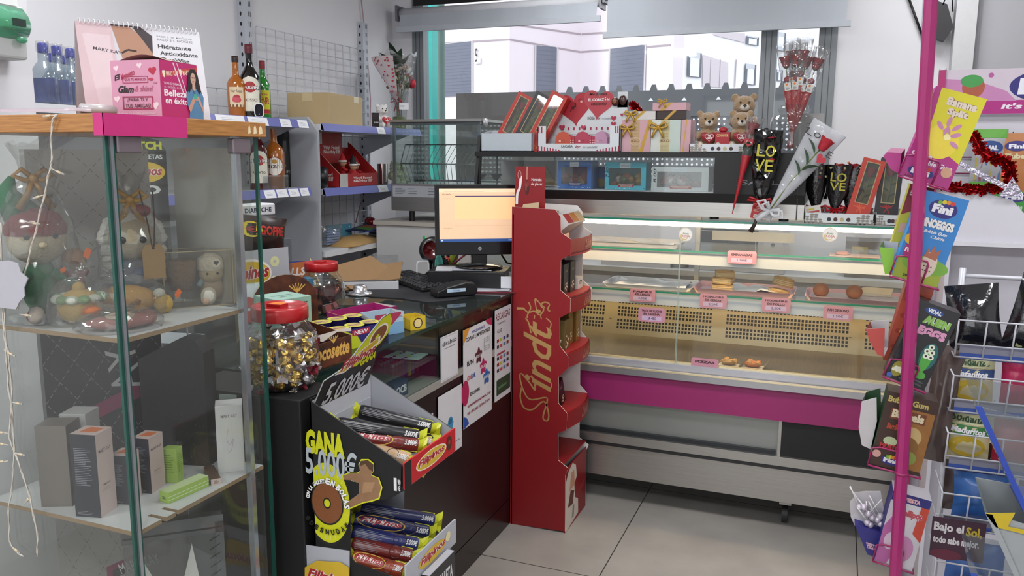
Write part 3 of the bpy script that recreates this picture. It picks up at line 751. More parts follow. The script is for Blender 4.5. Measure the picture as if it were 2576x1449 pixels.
F = Fc(b,(hx0,yh,1.38),(hx1-hx0,0,0),(0,0,hz1-1.38),z0=.001)
F.text(.55,.66,.34,.075,'Fúndete','#eadfdc').text(.54,.54,.38,.085,'de placer','#eadfdc')
F.line([(.40,1),(.40,.70)],.0025,'#e3b7a4');F.ell(.40,.50,.075,.17,'#4a1716').ell(.40,.58,.07,.07,'#7d2a25').ell(.37,.5,.02,.1,'#9c4a40')
F.line(curve([(.06,.1),(.08,.35),(.16,.5),(.2,.78)]),.011,'#e6dedb');F.ell(.15,.80,.06,.10,'#d9b9b2').ell(.15,.80,.05,.09,RD)
sub(b,'header_card',ls)
b = lm();b.box(LX0+.008,LX0+.10,LY0+.01,LY1-.01,1.355,1.36,C('#a58e6b',.7));b.poly([(LX0+.02,LY0+.03,1.355),(LX0+.10,LY0+.03,1.36),(LX0+.10,LY0+.04,1.41),(LX0+.03,LY0+.04,1.40)],C('#b59d7c',.7));sub(b,'cardboard_flap',ls)

# ================================================================ BISCUIT DISPLAY STAND (black)
FX0,FX1,FY0,FY1 = -1.118,-.868,1.535,1.80
fs_ = thing('biscuit_display_stand','black cardboard biscuit stand with yellow prize lettering beside the counter','display stand',((FX0+FX1)/2,(FY0+FY1)/2,0))
def bm_():
    m_ = MB();m_.T = Matrix.Translation(-V(fs_.location));return m_
FO = [(765,1700),(1100,1700),(1100,1449),(1080,1449),(905,1440),(880,1380),(880,1280),(897,1268),(985,1252),(1018,1234),(1018,1160),(985,1135),(760,1010)]
def fq(px,py,Y=FY0):p = P(px,py,Y=Y);return(p.x,Y,max(p.z,0))
LOW = [(765,1700),(1012,1760),(1010,1460),(890,1415),(880,1395),(880,1282),(893,1270),(985,1252),(1014,1236),(1014,1172),(985,1150),(760,1005)]
def fzz(py,px=765):return max(0,P(px,py,Y=FY0).z)
FH = 1.035
def fside(Y,m1,m2,t):
    b = bm_();pts = [fq(px,py) for px,py in LOW];pts = [(x,Y,0 if i<2 else z) for i,(x,y,z) in enumerate(pts)];pts[0] = (FX0,Y,0);pts[1] = (FX1,Y,0);pts = [(max(x,FX0),y,z) for x,y,z in pts]
    b.sheet(pts,(0,t,0),.004,m1,'#2a2a2a');return b,pts
FB = C('#0b0b0d',.5);FGREY = C('#a9abb2',.55,var=.02);YEL = C('#c9cc18',.45);GRT = C('#b9c2c6',.4)
b,pts = fside(FY0,FB,FB,1)
F = Fc(b,(FX0,FY0,0),(FX1-FX0,0,0),(0,0,FH),z0=.0006)
def fp(px,py):p = P(px,py,Y=FY0);return((p.x-FX0)/(FX1-FX0),p.z/FH)
def ftext(x0,y0,x1,y1,s,m,**k):
    a,c = fp(x0,y1),fp(x1,y0);F.text(a[0],a[1],c[0]-a[0],c[1]-a[1],s,m,**k)
F.poly([fp(*q) for q in((768,1370),(880,1385),(880,1449+40),(1004,1489),(1004,1640),(768,1640))],FGREY)
cx,cy_ = fp(824,1265)
F.poly([q for q in[(cx+.262*math.cos(a)*.98,cy_+.0905*1.15*math.sin(a)) for a in[2*PI*k/40 for k in range(40)]] if q[0]>-.005 and q[0]<.47],'#1a1a1a')
F.poly([q for q in[(cx+.25*math.cos(a),cy_+.0965*math.sin(a)) for a in[2*PI*k/40 for k in range(40)]] if q[0]>-.0 and q[0]<.47],YEL)
for k in range(26):
    a = 2*PI*k/26
    if abs(math.cos(a))>.99:continue
    x0,y0,x1,y1 = cx+.21*math.cos(a),cy_+.079*math.sin(a),cx+.235*math.cos(a),cy_+.09*math.sin(a)
    if x0>.01 and x1<.46:F.line([(x0,y0),(x1,y1)],.0012,'#e8e8a0')
F.ell(cx,cy_,.182,.053,'#151515').ell(cx,cy_,.168,.049,C('#7d4a26',.6,var=.15,scale=120)).ell(cx,cy_,.045,.0135,'#151515').ell(cx,cy_,.032,.0095,YEL)
ftext(771,1092,867,1138,'GANA',YEL,bold=.06);ftext(771,1140,898,1190,'5.000€','#aeb6ba',bold=.02)
def arc_text(s,r,a0,a1,hw,hh,m,bold=.04,out=None,flip=1):
    for i,ch in enumerate(s):
        if ch==' ':continue
        a = RAD(a0+(a1-a0)*i/max(1,len(s)-1));X = cx+r*math.cos(a)/.25;Y = cy_+r*math.sin(a)/FH
        F.text(X-hw/2/.25,Y-hh/2/FH,hw/.25,hh/FH,ch,m,bold=bold,rot=a-PI/2*flip,out=out)
# plain bare-chested torso cut-out
man = [(905,1240),(905,1215),(885,1207),(866,1206),(864,1196),(880,1190),(900,1190),(908,1185),(903,1170),(910,1158),(928,1158),(940,1168),(940,1185),(934,1195),(952,1202),(960,1225),(953,1252),(935,1258),(915,1262),(885,1275),(868,1282),(876,1262)]
F.poly([fp(x+(x-910)*.07,y+(y-1215)*.07) for x,y in man][::-1],YEL);F.poly([fp(*q) for q in man][::-1],C('#8d6a4c',.6,var=.2,scale=60))
F.poly([fp(*q) for q in((908,1172),(906,1160),(926,1156),(941,1168),(940,1186),(930,1180),(920,1166))][::-1],'#4d3520')
F.poly([fp(*q) for q in((912,1240),(916,1212),(945,1212),(936,1236))],C('#a27e5c',.6,var=.15,scale=60))
arc_text('CON LA GALLETA',.0545,172,92,.0065,.010,'#efefef',.05,'#151515');arc_text('EN',.0565,84,70,.011,.016,'#efefef',.05,'#151515');arc_text('BOLAS',.0565,52,2,.011,.016,'#efefef',.05,'#151515')
arc_text('#DESNUDA#',.071,-140,-40,.010,.0135,'#16160c',.05,None,-1)
F.poly([fp(*q) for q in((770,1449),(770,1425),(800,1408),(860,1412),(880,1425),(885,1449+40))][::-1],'#c9a72c')
a = fp(777,1449);c = fp(886,1412);F.text(a[0],a[1]-.006,c[0]-a[0],.03,'Filipinos','#a3242c',.3,.04,out='#e8e0dc')
a = fp(994,1232);F.poly([fp(*q) for q in((986,1238),(1012,1226),(1012,1174),(1000,1180))],FB);F.text(a[0],a[1],.03,.03,'1','#dcdcdc',0,.06);F.text(a[0]+.04,a[1]+.014,.03,.014,'90','#dcdcdc',0,.03);F.text(a[0]+.04,a[1]+.001,.028,.012,'€','#dcdcdc',0,.03)
sub(b,'side_panel',fs_)
b,_ = fside(FY1,FGREY,FB,-1);sub(b,'side_panel',fs_,'far side panel')
b = bm_();b.box(FX0,FX0+.004,FY0,FY1,0,1.035,FB);b.box(FX0+.0045,FX0+.006,FY0+.005,FY1-.005,.3,1.03,C('#b5b6bc',.6));sub(b,'back_panel',fs_)
def flip_(pyb,pyt,m,nm,tray_py):
    z0,z1 = P(1012,pyb,X=FX1).z,P(1012,pyt,X=FX1).z;b = bm_();b.box(FX1-.004,FX1,FY0,FY1,z0,z1,m,'')
    b.box(FX0+.006,FX1-.004,FY0+.004,FY1-.004,z0-.004,z0,C('#9a9ca4',.6));return b,z0,z1
b,zu0,zu1 = flip_(1236,1170,C('#b81a22',.4),'f',0)
F3 = Fc(b,(FX1,FY0,zu0),(0,FY1-FY0,0),(0,0,zu1-zu0),z0=.0006);F3.rect(0,0,.12,1,FB)
F3.ell(.50,.5,.30,.34,'#e9d9c9').ell(.50,.5,.28,.30,'#c9a72c').text(.24,.33,.52,.36,'Filipinos','#a3242c',.3,.04,out='#e8e0dc');F3.ell(.86,.55,.055,.30,'#4a2614').ell(.86,.58,.02,.1,'#b81a22');sub(b,'red_front_lip',fs_)
b,zl0,zl1 = flip_(1500,1432,FGREY,'f',0);F3 = Fc(b,(FX1,FY0,zl0),(0,FY1-FY0,0),(0,0,zl1-zl0),z0=.0006)
F3.ell(.5,.5,.28,.30,'#c9a72c').text(.26,.33,.5,.36,'Filipinos','#a3242c',.3,.04,out='#e8e0dc').ell(.82,.6,.05,.2,'#d8d0a0');sub(b,'grey_front_lip',fs_)
# inner grey panel and leaning header
b = bm_();hb = V((FX0+.005,FY0+.0,1.005));up_ = V((math.sin(RAD(20)),0,math.cos(RAD(20))));yv = V((0,1,0))
HW = .275
outl = [(0,0),(.88,-.06),(.90,.13),(1.0,.17),(.98,.245),(.90,.275),(.78,.268),(.62,.215),(.46,.16),(.34,.12),(.06,.10)]
pts = [hb+yv*(x*HW)+up_*z*.76 for x,z in outl];nr = yv.cross(up_)
b.sheet(pts,-nr,.003,C('#1a1416',.35,var=.2,scale=20),'#8c8c8c')
F = Fc(b,hb,yv*HW,up_*.213,z0=.0006)
F.poly([(.34,.42),(.55,.38),(.88,.58),(.99,.70),(.98,.87),(.90,.975),(.78,.95),(.62,.765),(.46,.57)],YEL)
F.ell(.80,.72,.15,.135,'#ece8dc',rot=.35).ell(.80,.715,.13,.115,C('#7d4a26',.6),rot=.35).ell(.78,.70,.035,.03,YEL,rot=.35)
F.poly([(.20,.38),(.36,.36),(.86,.60),(.84,.70),(.58,.60)],'#ece4e0').poly([(.24,.395),(.36,.38),(.83,.615),(.81,.68),(.58,.585)],'#c9a72c')
F.text(.28,.40,.54,.17,'Filipinos','#a3242c',.3,.04,out='#e8dcd8',rot=.12);F.text(.60,.37,.26,.11,'GANA',YEL,.15,.05,rot=.1)
F.text(.12,.02,.72,.28,'5.000€','#c9c9ce',.35,.02)
sub(b,'header_board',fs_,'leaning black header with yellow cookie print')
b = bm_();b.sheet([(FX0+.005,FY1-.02,1.03),(FX1-.02,FY1-.02,.80),(FX1-.02,FY1-.02,.72),(FX0+.006,FY1-.02,.72)],(0,.002,0),1,FGREY) if 0 else b.box(FX0+.006,FX0+.008,FY0+.01,FY1-.01,.80,.97,FGREY);sub(b,'inner_panel',fs_)
b = MB();b.box(-.99,-.83,1.60,1.815,0,P(1130,1400,X=-.83).z,C('#16161a',.4));F = Fc(b,(-.83,1.60,.5),(0,.215,0),(0,0,.1),z0=.0006)
F = Fc(b,(-.83,1.60,0),(0,.215,0),(0,0,P(1130,1400,X=-.83).z),z0=.0006);F.text(.3,.84,.6,.07,'GALLETA','#cfcfcf',0,.04);b = None

# ================================================================ GLASS CABINET
SX0,SX1,SY0,SY1 = -1.62,-1.20,1.086,1.492
sc = thing('glass_display_cabinet','square glass cabinet with a wooden top and white shelves','display cabinet',((SX0+SX1)/2,(SY0+SY1)/2,0))
def sm_():
    m_ = MB();m_.T = Matrix.Translation(-V(sc.location));return m_
ZWT,ZWB = 1.668,1.636
b = sm_();b.box(SX0-.02,SX1+.012,SY0-.014,SY1+.016,ZWB,ZWT,WOOD)
F = Fc(b,(SX1+.012,SY0-.014,ZWB),(0,SY1-SY0+.03,0),(0,0,ZWT-ZWB));
for x,w_ in((.86,.02),(.90,.025),(.94,.03)):F.poly([(x,.2),(x+w_,.25),(x+w_*.9,.6),(x+w_*.6,.8),(x+.004,.65)],'#d9c8a4')
sub(b,'wooden_top',sc,bevel=.002)
b = sm_();ya,yb_ = P(255,310,X=SX1+.0125).y,P(470,320,X=SX1+.0125).y
b.box(SX1+.0122,SX1+.0132,SY0-.0152,yb_,ZWB-.006,ZWT+.0006,C('#b8246e',.5));b.box(SX1-.06+.05,SX1+.0132,SY0-.0152,SY0-.0142,ZWB-.006,ZWT+.0006,C('#b8246e',.5));sub(b,'pink_tape',sc)
ZS = (1.262,.882,.50)
LAM = C('#b9b9bb',.4,var=.03);COR = C('#8d7458',.8,var=.3,scale=200)
for i,z in enumerate(ZS):
    b = sm_();pts = [(SX0+.012,SY0+.012),(SX1-.008,SY0+.012),(SX1-.008,SY1-.065),(SX0+.012,SY1-.02)]
    if i==1:pts = [(SX0+.012,SY0+.012),(SX1-.008,SY0+.012),(SX1-.008,SY0+.075),(SX1-.045,SY0+.075),(SX1-.045,SY0+.085),(SX1-.006,SY0+.085),(SX1-.006,SY0+.11),(SX1-.045,SY0+.11),(SX1-.045,SY0+.12),(SX1-.008,SY0+.12),(SX1-.008,SY1-.02),(SX0+.012,SY1-.02)]
    b.prism(pts,z-.009,z,COR,LAM);sub(b,'shelf',sc)
DG = C('#1f4a40',.12,var=.1)
def pane(nm,x0,x1,y0,y1,z0=.06,z1=ZWB,lab=None):
    b = sm_();b.box(x0,x1,y0,y1,z0,z1,SHOWGLASS);return sub(b,nm,sc,lab)
pane('front_pane',SX0,SX1-.007,SY0,SY0+.005);pane('back_pane',SX0,SX1-.007,SY1-.005,SY1);pane('left_pane',SX0,SX0+.005,SY0+.006,SY1-.006)
dpn = pane('door_pane',SX1-.005,SX1,SY0+.018,SY1-.03)
for(x0,x1,y0,y1) in((SX1-.0069,SX1-.001,SY0-.001,SY0+.006),(SX1-.006,SX1+.001,SY0+.013,SY0+.0178),(SX1-.007,SX1,SY1-.006,SY1+.001)):
    b = sm_();b.box(x0,x1,y0,y1,.06,ZWB,DG);sub(b,'glass_edge',sc)
CHR = C('#a7adb2',.2,.8)
b = sm_();b.box(SX1-.010,SX1+.003,SY0+.006,SY0+.0128,.06,ZWB,CHR);sub(b,'metal_strip',sc)
b = sm_();b.box(SX1-.012,SX1+.003,SY1-.075,SY1-.062,.06,ZWB,CHR);sub(b,'metal_strip',sc)
b = sm_();b.box(SX0-.02,SX0,SY0,SY0+.02,.06,ZWB,CHR);sub(b,'metal_strip',sc)
for y0,y1 in((SY0+.02,SY0+.075),(SY1-.085,SY1-.03)):
    b = sm_();b.box(SX1-.012,SX1+.006,y0,y1,ZWB-.036,ZWB-.004,C('#7a7076',.35,.5));sub(b,'hinge',dpn,bevel=.003)
b = sm_();b.box(SX0-.01,SX1+.01,SY0-.01,SY1+.01,0,.06,WOOD);sub(b,'plinth',sc)
# ================================================================ BOTTLES
def bottle(name,label,loc,prof,body,cap,H,caph,lab=None,draw=None,group=None,rz=0,liquid=None,neckband=None):
    "prof: (r,z) outside profile in fractions of H"
    t = thing(name,label,'bottle',loc,rz,group)
    b = MB();b.lathe([(0,0)]+[(r*H,z*H) for r,z in prof],body,24);gb = sub(b,'glass_body',t)
    if liquid:
        lm_,lt = liquid;b = MB();pr = [(max(r*H-.003,.002),max(z*H,.003)) for r,z in prof if z<=lt];b.lathe([(0,.003)]+pr+[(0,lt*H)],lm_,20);sub(b,'liquid',t)
    b = MB();r = prof[-1][0]*H;b.lathe([(r*1.08,(1-caph)*H),(r*1.12,(1-caph/2)*H),(r*1.08,H),(0,H)],cap,16);sub(b,'cap',t)
    if draw:
        b = MB();z0,z1,span = lab;R = [q[0] for q in prof if q[1]>=.05][0]*H*1.012
        fn = lambda x,y,dz:V(((R+dz)*math.cos(-PI/2+(x-.5)*span),(R+dz)*math.sin(-PI/2+(x-.5)*span),(z0+(z1-z0)*y)*H))
        F = Fc(b,(0,0,0),(R*span,0,0),(0,0,(z1-z0)*H),fn=fn);draw(F);sub(b,'label_print',gb)
    return t
ROUND = [(.135,0),(.14,.02),(.14,.50),(.13,.57),(.08,.66),(.048,.72),(.044,.80),(.048,.90),(.048,.93)]
JB = [(.12,0),(.125,.02),(.125,.55),(.11,.62),(.065,.70),(.05,.74),(.046,.90)]
SQ = [(.13,0),(.14,.02),(.148,.30),(.15,.55),(.12,.62),(.06,.68),(.05,.72),(.05,.90)]
AMBER = clear('amber spirit glass','#c87a20',.16,.10,dustcol='#8a4a10');DARKG = C('#120c0a',.08,coat=.5);GREENG = C('#1f7a26',.1,coat=.5,var=.15);REDG = C('#4a1214',.08,coat=.5)
AMB = C('#a35a12',.12,coat=.5,var=.12)
def facing(p):return math.atan2(p[1],p[0])+PI/2+PI # local -y towards the camera
def toward(p):return math.atan2(-p[0],p[1])
def onshelf(px,py,X,z):
    p = P(px,py,X=X);return V((X,p.y,z))
def d_four(F):
    F.rect(.1,.0,.8,1,C('#d9c3a0',.5),6);F.text(.18,.72,.62,.16,'Four Roses','#5b3a24');F.circ(.5,.42,.018,'#a8283a');F.circ(.4,.36,.012,'#c24a56');F.circ(.6,.36,.012,'#c24a56');F.rect(.1,.0,.8,.12,'#6b4a2a',4)
p = onshelf(597,280,-2.66,ZT);bottle('bourbon_bottle','amber bourbon bottle with a cream rose label, leftmost on the top shelf',p,SQ,AMB,'#2a1712',.285,.10,(.18,.5,2.0),d_four,rz=toward(p))
def d_mart(F,t2='ROSSO',ring='#8a8a86'):
    F.ell(.5,.76,.44,.24,C('#ddd9c8',.5));F.rect(.06,0,.88,.77,C('#ddd9c8',.5),8);F.ell(.5,.70,.25,.16,'#a3282c',16);F.rect(.02,.62,.96,.13,'#15151a',8);F.text(.08,.645,.84,.085,'MARTINI','#e6e6e6',bold=.04);F.text(.2,.28,.6,.09,t2,'#6a5a50',bold=.02);F.lines(.2,.08,.6,.14,3,'#9a9080',.4)
p = onshelf(632,285,-2.63,ZT);bottle('vermouth_bottle','dark red vermouth bottle with a tall cream label on the top shelf',p,ROUND,DARKG,'#5c1624',.345,.12,(.1,.56,2.2),d_mart,rz=toward(p))
def d_jb(F):
    F.rect(.03,0,.94,1,C('#c8c21a',.5),8);F.text(.2,.78,.6,.08,'RARE','#a3282c');F.text(.12,.30,.76,.40,'J&B','#a8232a',bold=.05);F.rect(.03,.02,.94,.18,'#a8232a',8)
p = onshelf(664,285,-2.66,ZT);bottle('whisky_bottle','green whisky bottle with a yellow label and red cap',p,JB,GREENG,'#7c1a24',.285,.14,(.1,.5,2.2),d_jb,rz=toward(p))
# small camera gadget
p = onshelf(652,284,-2.535,ZT);b = MB();b.prism([(.022*math.cos(a)*1.,.012*math.sin(a)) for a in[2*PI*k/14 for k in range(14)]],0,.003,'#dddddd')
t = thing('webcam','small white and black camera in front of the green bottle','webcam',p,toward(p));
b = MB();b.T = Matrix.Translation((0,.0,.036))@Matrix.Rotation(PI/2,4,'X');rr = [(.022*(1 if math.cos(a)>0 else-1)*abs(math.cos(a))**.6,.034*(1 if math.sin(a)>0 else-1)*abs(math.sin(a))**.6) for a in[2*PI*k/28 for k in range(28)]];b.prism(rr,-.008,.010,C('#dcdce0',.4));sub(b,'housing',t)
b = MB();b.T = Matrix.Translation((0,-.0105,.036))@Matrix.Rotation(PI/2,4,'X');b.prism([(x*.82,y*.82) for x,y in rr],0,.002,C('#0c0c14',.15));b.cyl((0,.008,.002),.008,.001,C('#1c1c2a',.1));b.cyl((0,-.018,.002),.0025,.001,C('#3a3aff',.3,emit=3));sub(b,'black_face',t)
# lower bottles
p = onshelf(652,430,-2.60,Z2);p.z = Z2;bottle('vermouth_bottle','rosé vermouth bottle on the middle shelf beside the rum',p,ROUND,REDG,'#7a3a34',.33,.10,(.1,.56,2.2),lambda F:d_mart(F,'ROSATO'),rz=toward(p))
def d_neg(F):
    F.ell(.5,.6,.42,.36,'#7a2a24',20).ell(.5,.6,.38,.33,'#ece6da',20).text(.08,.52,.84,.13,'NEGRITA','#2a1c18',bold=.03).ell(.5,.78,.12,.08,'#b58a3a')
p = onshelf(693,470,-2.585,Z2);bottle('rum_bottle','golden rum bottle with a round white label on the middle shelf',p,SQ,AMB,'#1a1212',.325,.06,(.1,.5,2.3),d_neg,rz=toward(p))
def d_43(F):
    F.rect(0,0,1,1,C('#1c1c1e',.4),8);F.text(.2,.45,.4,.3,'2','#e0e0e0',bold=.04);F.text(.3,.2,.5,.1,'DE','#cccccc');F.lines(.1,.05,.8,.12,2,'#c8a83a',.4)
p = onshelf(715,450,-2.72,Z2);bottle('liqueur_bottle','black cylindrical liqueur bottle half behind the rum',p,[(.16,0),(.165,.02),(.165,.92),(.15,.96)],C('#151517',.3),'#101012',.30,.03,(.15,.6,2.2),d_43,rz=toward(p))
b = MB();b.box(-.001,.001,-.19,0,0,.07,ACRYL);one(b,'acrylic_riser','clear purple tinted acrylic strip in front of the middle shelf bottles','acrylic strip',(-2.515,P(725,450,X=-2.515).y,Z2))
# blue glass bottles
BB = [(.19,0),(.20,.03),(.205,.42),(.19,.55),(.12,.66),(.085,.70),(.08,.86)]
zb = P(150,265,X=-2.55).z
first = None
CLRB = clear('clear spirit glass','#dfe6ea',.2,.14,dustcol='#b8c4cc');BLU = C('#1b2c8e',.3,coat=.3,var=.2,scale=60)
k = 0
for(px,X) in((118,-2.56),(152,-2.58),(186,-2.60),(219,-2.62),(140,-2.78),(172,-2.80),(205,-2.82)):
    p = P(px,258,X=X);loc = V((X,p.y,zb+.001))
    lab = 'clear flat-shouldered bottle painted blue below, %s on the wall shelf'%['nearest the wall pillar, front row','second in the front row','third in the front row','fourth in the front row','first in the rear row','second in the rear row','last in the rear row'][k]
    k+=1
    if first is None:
        first = thing('blue_bottle',lab,'bottle',loc,0,'blue bottles on the wall shelf');H = .205
        b = MB();b.lathe([(0,0)]+[(r*H,z*H) for r,z in BB],CLRB,20);gb = sub(b,'glass_body',first)
        b = MB();b.lathe([(0,.004)]+[(r*H-.001,z*H) for r,z in BB if .03<=z<=.42],BLU,20);sub(b,'blue_paint',gb,'deep blue lower part')
        b = MB();b.lathe([(.078*H,.84*H),(.08*H,.98*H),(.06*H,H),(0,H)],C('#1f2f9c',.3),14);gb = sub(b,'blue_cap',first)
        b = MB();b.lathe([(.10*H,.86*H),(.10*H,1.03*H)],CELLO,14);sub(b,'clear_overcap',gb)
    else:dup(first,loc,lab)
b = MB();b.tube([(-2.45,1.9,zb+.13),(-2.9,2.3,zb+.13)],.003,WIRE);one(b,'shelf_hook_rod','thin metal rod behind the blue bottles','rod',kind=None)

# ================================================================ FAR BAY GOODS
ZF = ZT-.01
A = P(800,302,X=-2.52);B_ = P(935,302,X=-2.52)
KR = C('#b7a077',.75,var=.04,scale=12);KRD = C('#9a8158',.8,var=.06)
w_ = .30;hh = .20
t = thing('cardboard_box','closed brown cardboard box on the far top shelf','box',(-2.66,(A.y+B_.y)/2+.02,ZF+.001),RAD(8))
b = MB();b.box(-.12,.12,-.215,.215,0,.165,KR);sub(b,'carton_body',t,bevel=.002)
b = MB();b.box(-.03,.03,-.217,.217,.1652,.1656,C('#c9b58c',.2));b.box(-.03,.03,-.2165,-.2158,.12,.1652,C('#c9b58c',.2));b.box(.120,.1206,.10,.16,.13,.165,C('#d8cbb0',.15));sub(b,'packing_tape',t)

def bear(name,label,loc,s,fur,rz=0,heart=True,group=None,txt='TE\nQUIERO',hcol='#a8141c',sheart=1,muz='#e6e2da'):
    t = thing(name,label,'teddy bear',loc,rz,group)
    b = MB();q = s
    b.blob((0,0,.36*q),(.26*q,.22*q,.33*q),fur);b.blob((0,-.02*q,.80*q),(.27*q,.24*q,.25*q),fur,nu=18,nv=12)
    for sg in(-1,1):
        b.blob((sg*.22*q,.02*q,1.0*q),(.10*q,.06*q,.10*q),fur);b.blob((sg*.21*q,-.28*q,.11*q),(.11*q,.22*q,.12*q),fur);b.blob((sg*.26*q,-.12*q,.42*q),(.09*q,.16*q,.12*q),fur,rot=Matrix.Rotation(.5,4,'X'))
        b.blob((sg*.23*q,-.46*q,.15*q),(.10*q,.07*q,.13*q),fur)
    o = sub(b,'plush_body',t);m_ = o.modifiers.new('fuse','REMESH');m_.mode = 'VOXEL';m_.voxel_size = .028*q;m_.use_smooth_shade = True
    tx = bpy.data.textures.get('fluff') or bpy.data.textures.new('fluff','CLOUDS');tx.noise_scale = .012;dm = o.modifiers.new('fluff','DISPLACE');dm.texture = tx;dm.strength = .035*q;dm.mid_level = .5
    b = MB();b.blob((0,-.24*q,.745*q),(.12*q,.10*q,.09*q),muz);sub(b,'muzzle',t,'pale muzzle')
    b = MB();b.blob((0,-.335*q,.79*q),(.045*q,.03*q,.032*q),C('#120e0c',.25));b.tube([(0,-.345*q,.76*q),(0,-.345*q,.72*q)],.006*q,C('#120e0c',.4));sub(b,'nose',t)
    for sg in(-1,1):
        b = MB();b.blob((sg*.10*q,-.235*q,.87*q),(.026*q,.02*q,.026*q),C('#0c0a0a',.12));sub(b,'eye',t)
    for sg in(-1,1):
        b = MB();b.blob((sg*.23*q,-.52*q,.15*q),(.065*q,.02*q,.09*q),muz);sub(b,'foot_pad',t)
    if heart:
        b = MB();hq = .40*q*sheart;n = 30;fr = [];
        for k in range(n):
            a = 2*PI*k/n;X = math.sin(a)**3*hq/2*1.15;Z = (13*math.cos(a)-5*math.cos(2*a)-2*math.cos(3*a)-math.cos(4*a))/16*hq/2;fr.append((X,Z))
        cz = .36*q;cyv = -.36*q
        for sg,yy in((-1,cyv-.09*q),(1,cyv+.03*q)):
            vs = [(0,yy,cz)]+[(x*.75,yy-sg*-.02*q*0,cz+z*.75) for x,z in fr]+[(x,cyv-.03*q,cz+z) for x,z in fr]
            fs = [(0,1+k,1+(k+1)%n) for k in range(n)]+[(1+k,1+n+k,1+n+(k+1)%n,1+(k+1)%n) for k in range(n)]
            b.add(vs,fs if sg>0 else[f[::-1] for f in fs],C(hcol,.45,sheen=.4),True)
        F = Fc(b,(-.2*q,cyv-.095*q,cz-.15*q),(.4*q,0,0),(0,0,.3*q));F.heart(.5,.5,.24*q,'#d9b4b4');F.heart(.5,.5,.21*q,C(hcol,.5));F.text(.30,.38,.4,.34,txt,'#e8e0e0',bold=.05)
        sub(b,'plush_heart',t,'red plush heart with white stitching')
    return t
WHF = C('#d9d6d4',.9,sheen=.5,bump=.5,scale=150);TANF = C('#9c8160',.95,sheen=.5,bump=.6,scale=160,var=.15)
p = P(968,305,X=-2.58);bear('white_teddy','white teddy bear holding two red hearts beside the flower vase',(-2.60,p.y,ZF+.001),.135,WHF,RAD(62),hcol='#b0202a')
b = MB();b.box(-.018,.018,-.012,.012,0,.085,C('#231c1e',.4));F = faces(b,.036,.024,.085)['f'];F.text(.1,.3,.8,.1,'•••','#aaaaaa');p = P(944,303,X=-2.53);one(b,'small_dark_box','narrow dark box between the carton and the white teddy','box',(-2.53,p.y,ZF),RAD(60))
# vase with flowers
p = P(1005,310,X=-2.60);vs_ = thing('flower_vase','clear plastic vase with green stems and greenish water','vase',(-2.60,p.y,ZF+.001))
b = MB();b.lathe([(.04,0),(.042,.01),(.046,.10),(.06,.22),(.066,.235)],ACRYL,16);sub(b,'vase_body',vs_)
b = MB();b.lathe([(0,.004),(.038,.004),(.042,.08),(0,.08)],clear('green vase water','#b8c878',.1,.35,dustcol='#8c9a48'),14)
sub(b,'water',vs_)
bq = thing('flower_bouquet','wrapped bouquet of dried flowers and dark leaves standing in the vase','bouquet',(-2.60,p.y,ZF+.012))
STEM = C('#6d7a3a',.6);LEAF = C('#1f3a24',.5,var=.2)
b = MB();rnd = random.Random(3)
for i in range(14):a = rnd.random()*6.28;r = .03;b.tube([(.01*math.cos(a*3),.01*math.sin(a*3),.004),(.012*math.cos(a),.012*math.sin(a),.14),(r*1.6*math.cos(a),r*1.6*math.sin(a),.30)],.0025,STEM,5)
sub(b,'stems',bq)
def leaf(mb,base,dirv,L,W,m,bend=.3):
    d = V(dirv).normalized();s_ = d.cross(V((0,0,1)));s_ = s_.normalized() if s_.length>.1 else V((1,0,0));n = s_.cross(d)
    vs = [];k = 6
    for i in range(k+1):
        a = i/k;c = V(base)+d*(L*a)-n*(bend*L*a*a);ww = W*math.sin(PI*min(max(a*.96+.02,0),1))**.8
        vs+=[c-s_*ww+n*ww*.3,c,c+s_*ww+n*ww*.3]
    fs = []
    for i in range(k):fs+=[(i*3,i*3+1,i*3+4,i*3+3),(i*3+1,i*3+2,i*3+5,i*3+4)]
    mb.add(vs,fs,m,True)
b = MB()
for dx,dy,dz,L in((-.2,-.7,.8,.14),(0,-.3,1,.16),(.3,.3,.9,.13),(-.3,-.4,.5,.12),(.2,-.6,.4,.12),(0,.1,1,.13),(.4,-.1,.6,.10)):leaf(b,(0,-.01,.31),(dx,dy,dz),L,.022,LEAF,.2)
sub(b,'dark_leaves',bq);bq.scale = (1.3,1.3,1.12)
b = MB()
for i in range(60):
    a = rnd.random()*6.28;r = .055*rnd.random()**.5;b.blob((r*math.cos(a),r*math.sin(a),.22+.12*rnd.random()),.006+.006*rnd.random(),C(rnd.choice(['#b8ab90','#8a3a30','#3d4a30','#6a5a48','#c8c0b0']),.8),.4,6,4,i)
b.blob((.0,.01,.31),(.022,.022,.02),'#5c2018',.3,10,6);sub(b,'dried_flowers',bq)
b = MB();b.blob((.05,.04,.245),(.02,.014,.026),C('#b01c34',.5),.2,10,7);b.blob((.05,.035,.275),(.012,.01,.014),C('#b01c34',.5),.2,8,6);sub(b,'red_tulip',bq)
b = MB();n = 16;vs = []
for j,(r,z) in enumerate(((.014,.10),(.03,.17),(.062,.27),(.085,.40))):
    for k in range(n):a = 2*PI*k/n;q = r*(1+.12*math.sin(k*2.3));vs.append((q*math.cos(a),q*math.sin(a),z+(.03*math.sin(k*1.7) if j==3 else 0)))
b.add(vs,[(j*n+k,j*n+(k+1)%n,(j+1)*n+(k+1)%n,(j+1)*n+k) for j in range(3) for k in range(n)],CELLO,True);sub(b,'cellophane_wrap',bq)
b = MB();vs = [];n = 8
for j,(r,z) in enumerate(((.016,.12),(.05,.22),(.11,.33),(.13,.38))):
    for k in range(n):a = PI*.75+PI*.75*k/(n-1)+PI/2*.2;vs.append((r*math.cos(a)*1.0,r*math.sin(a),z))
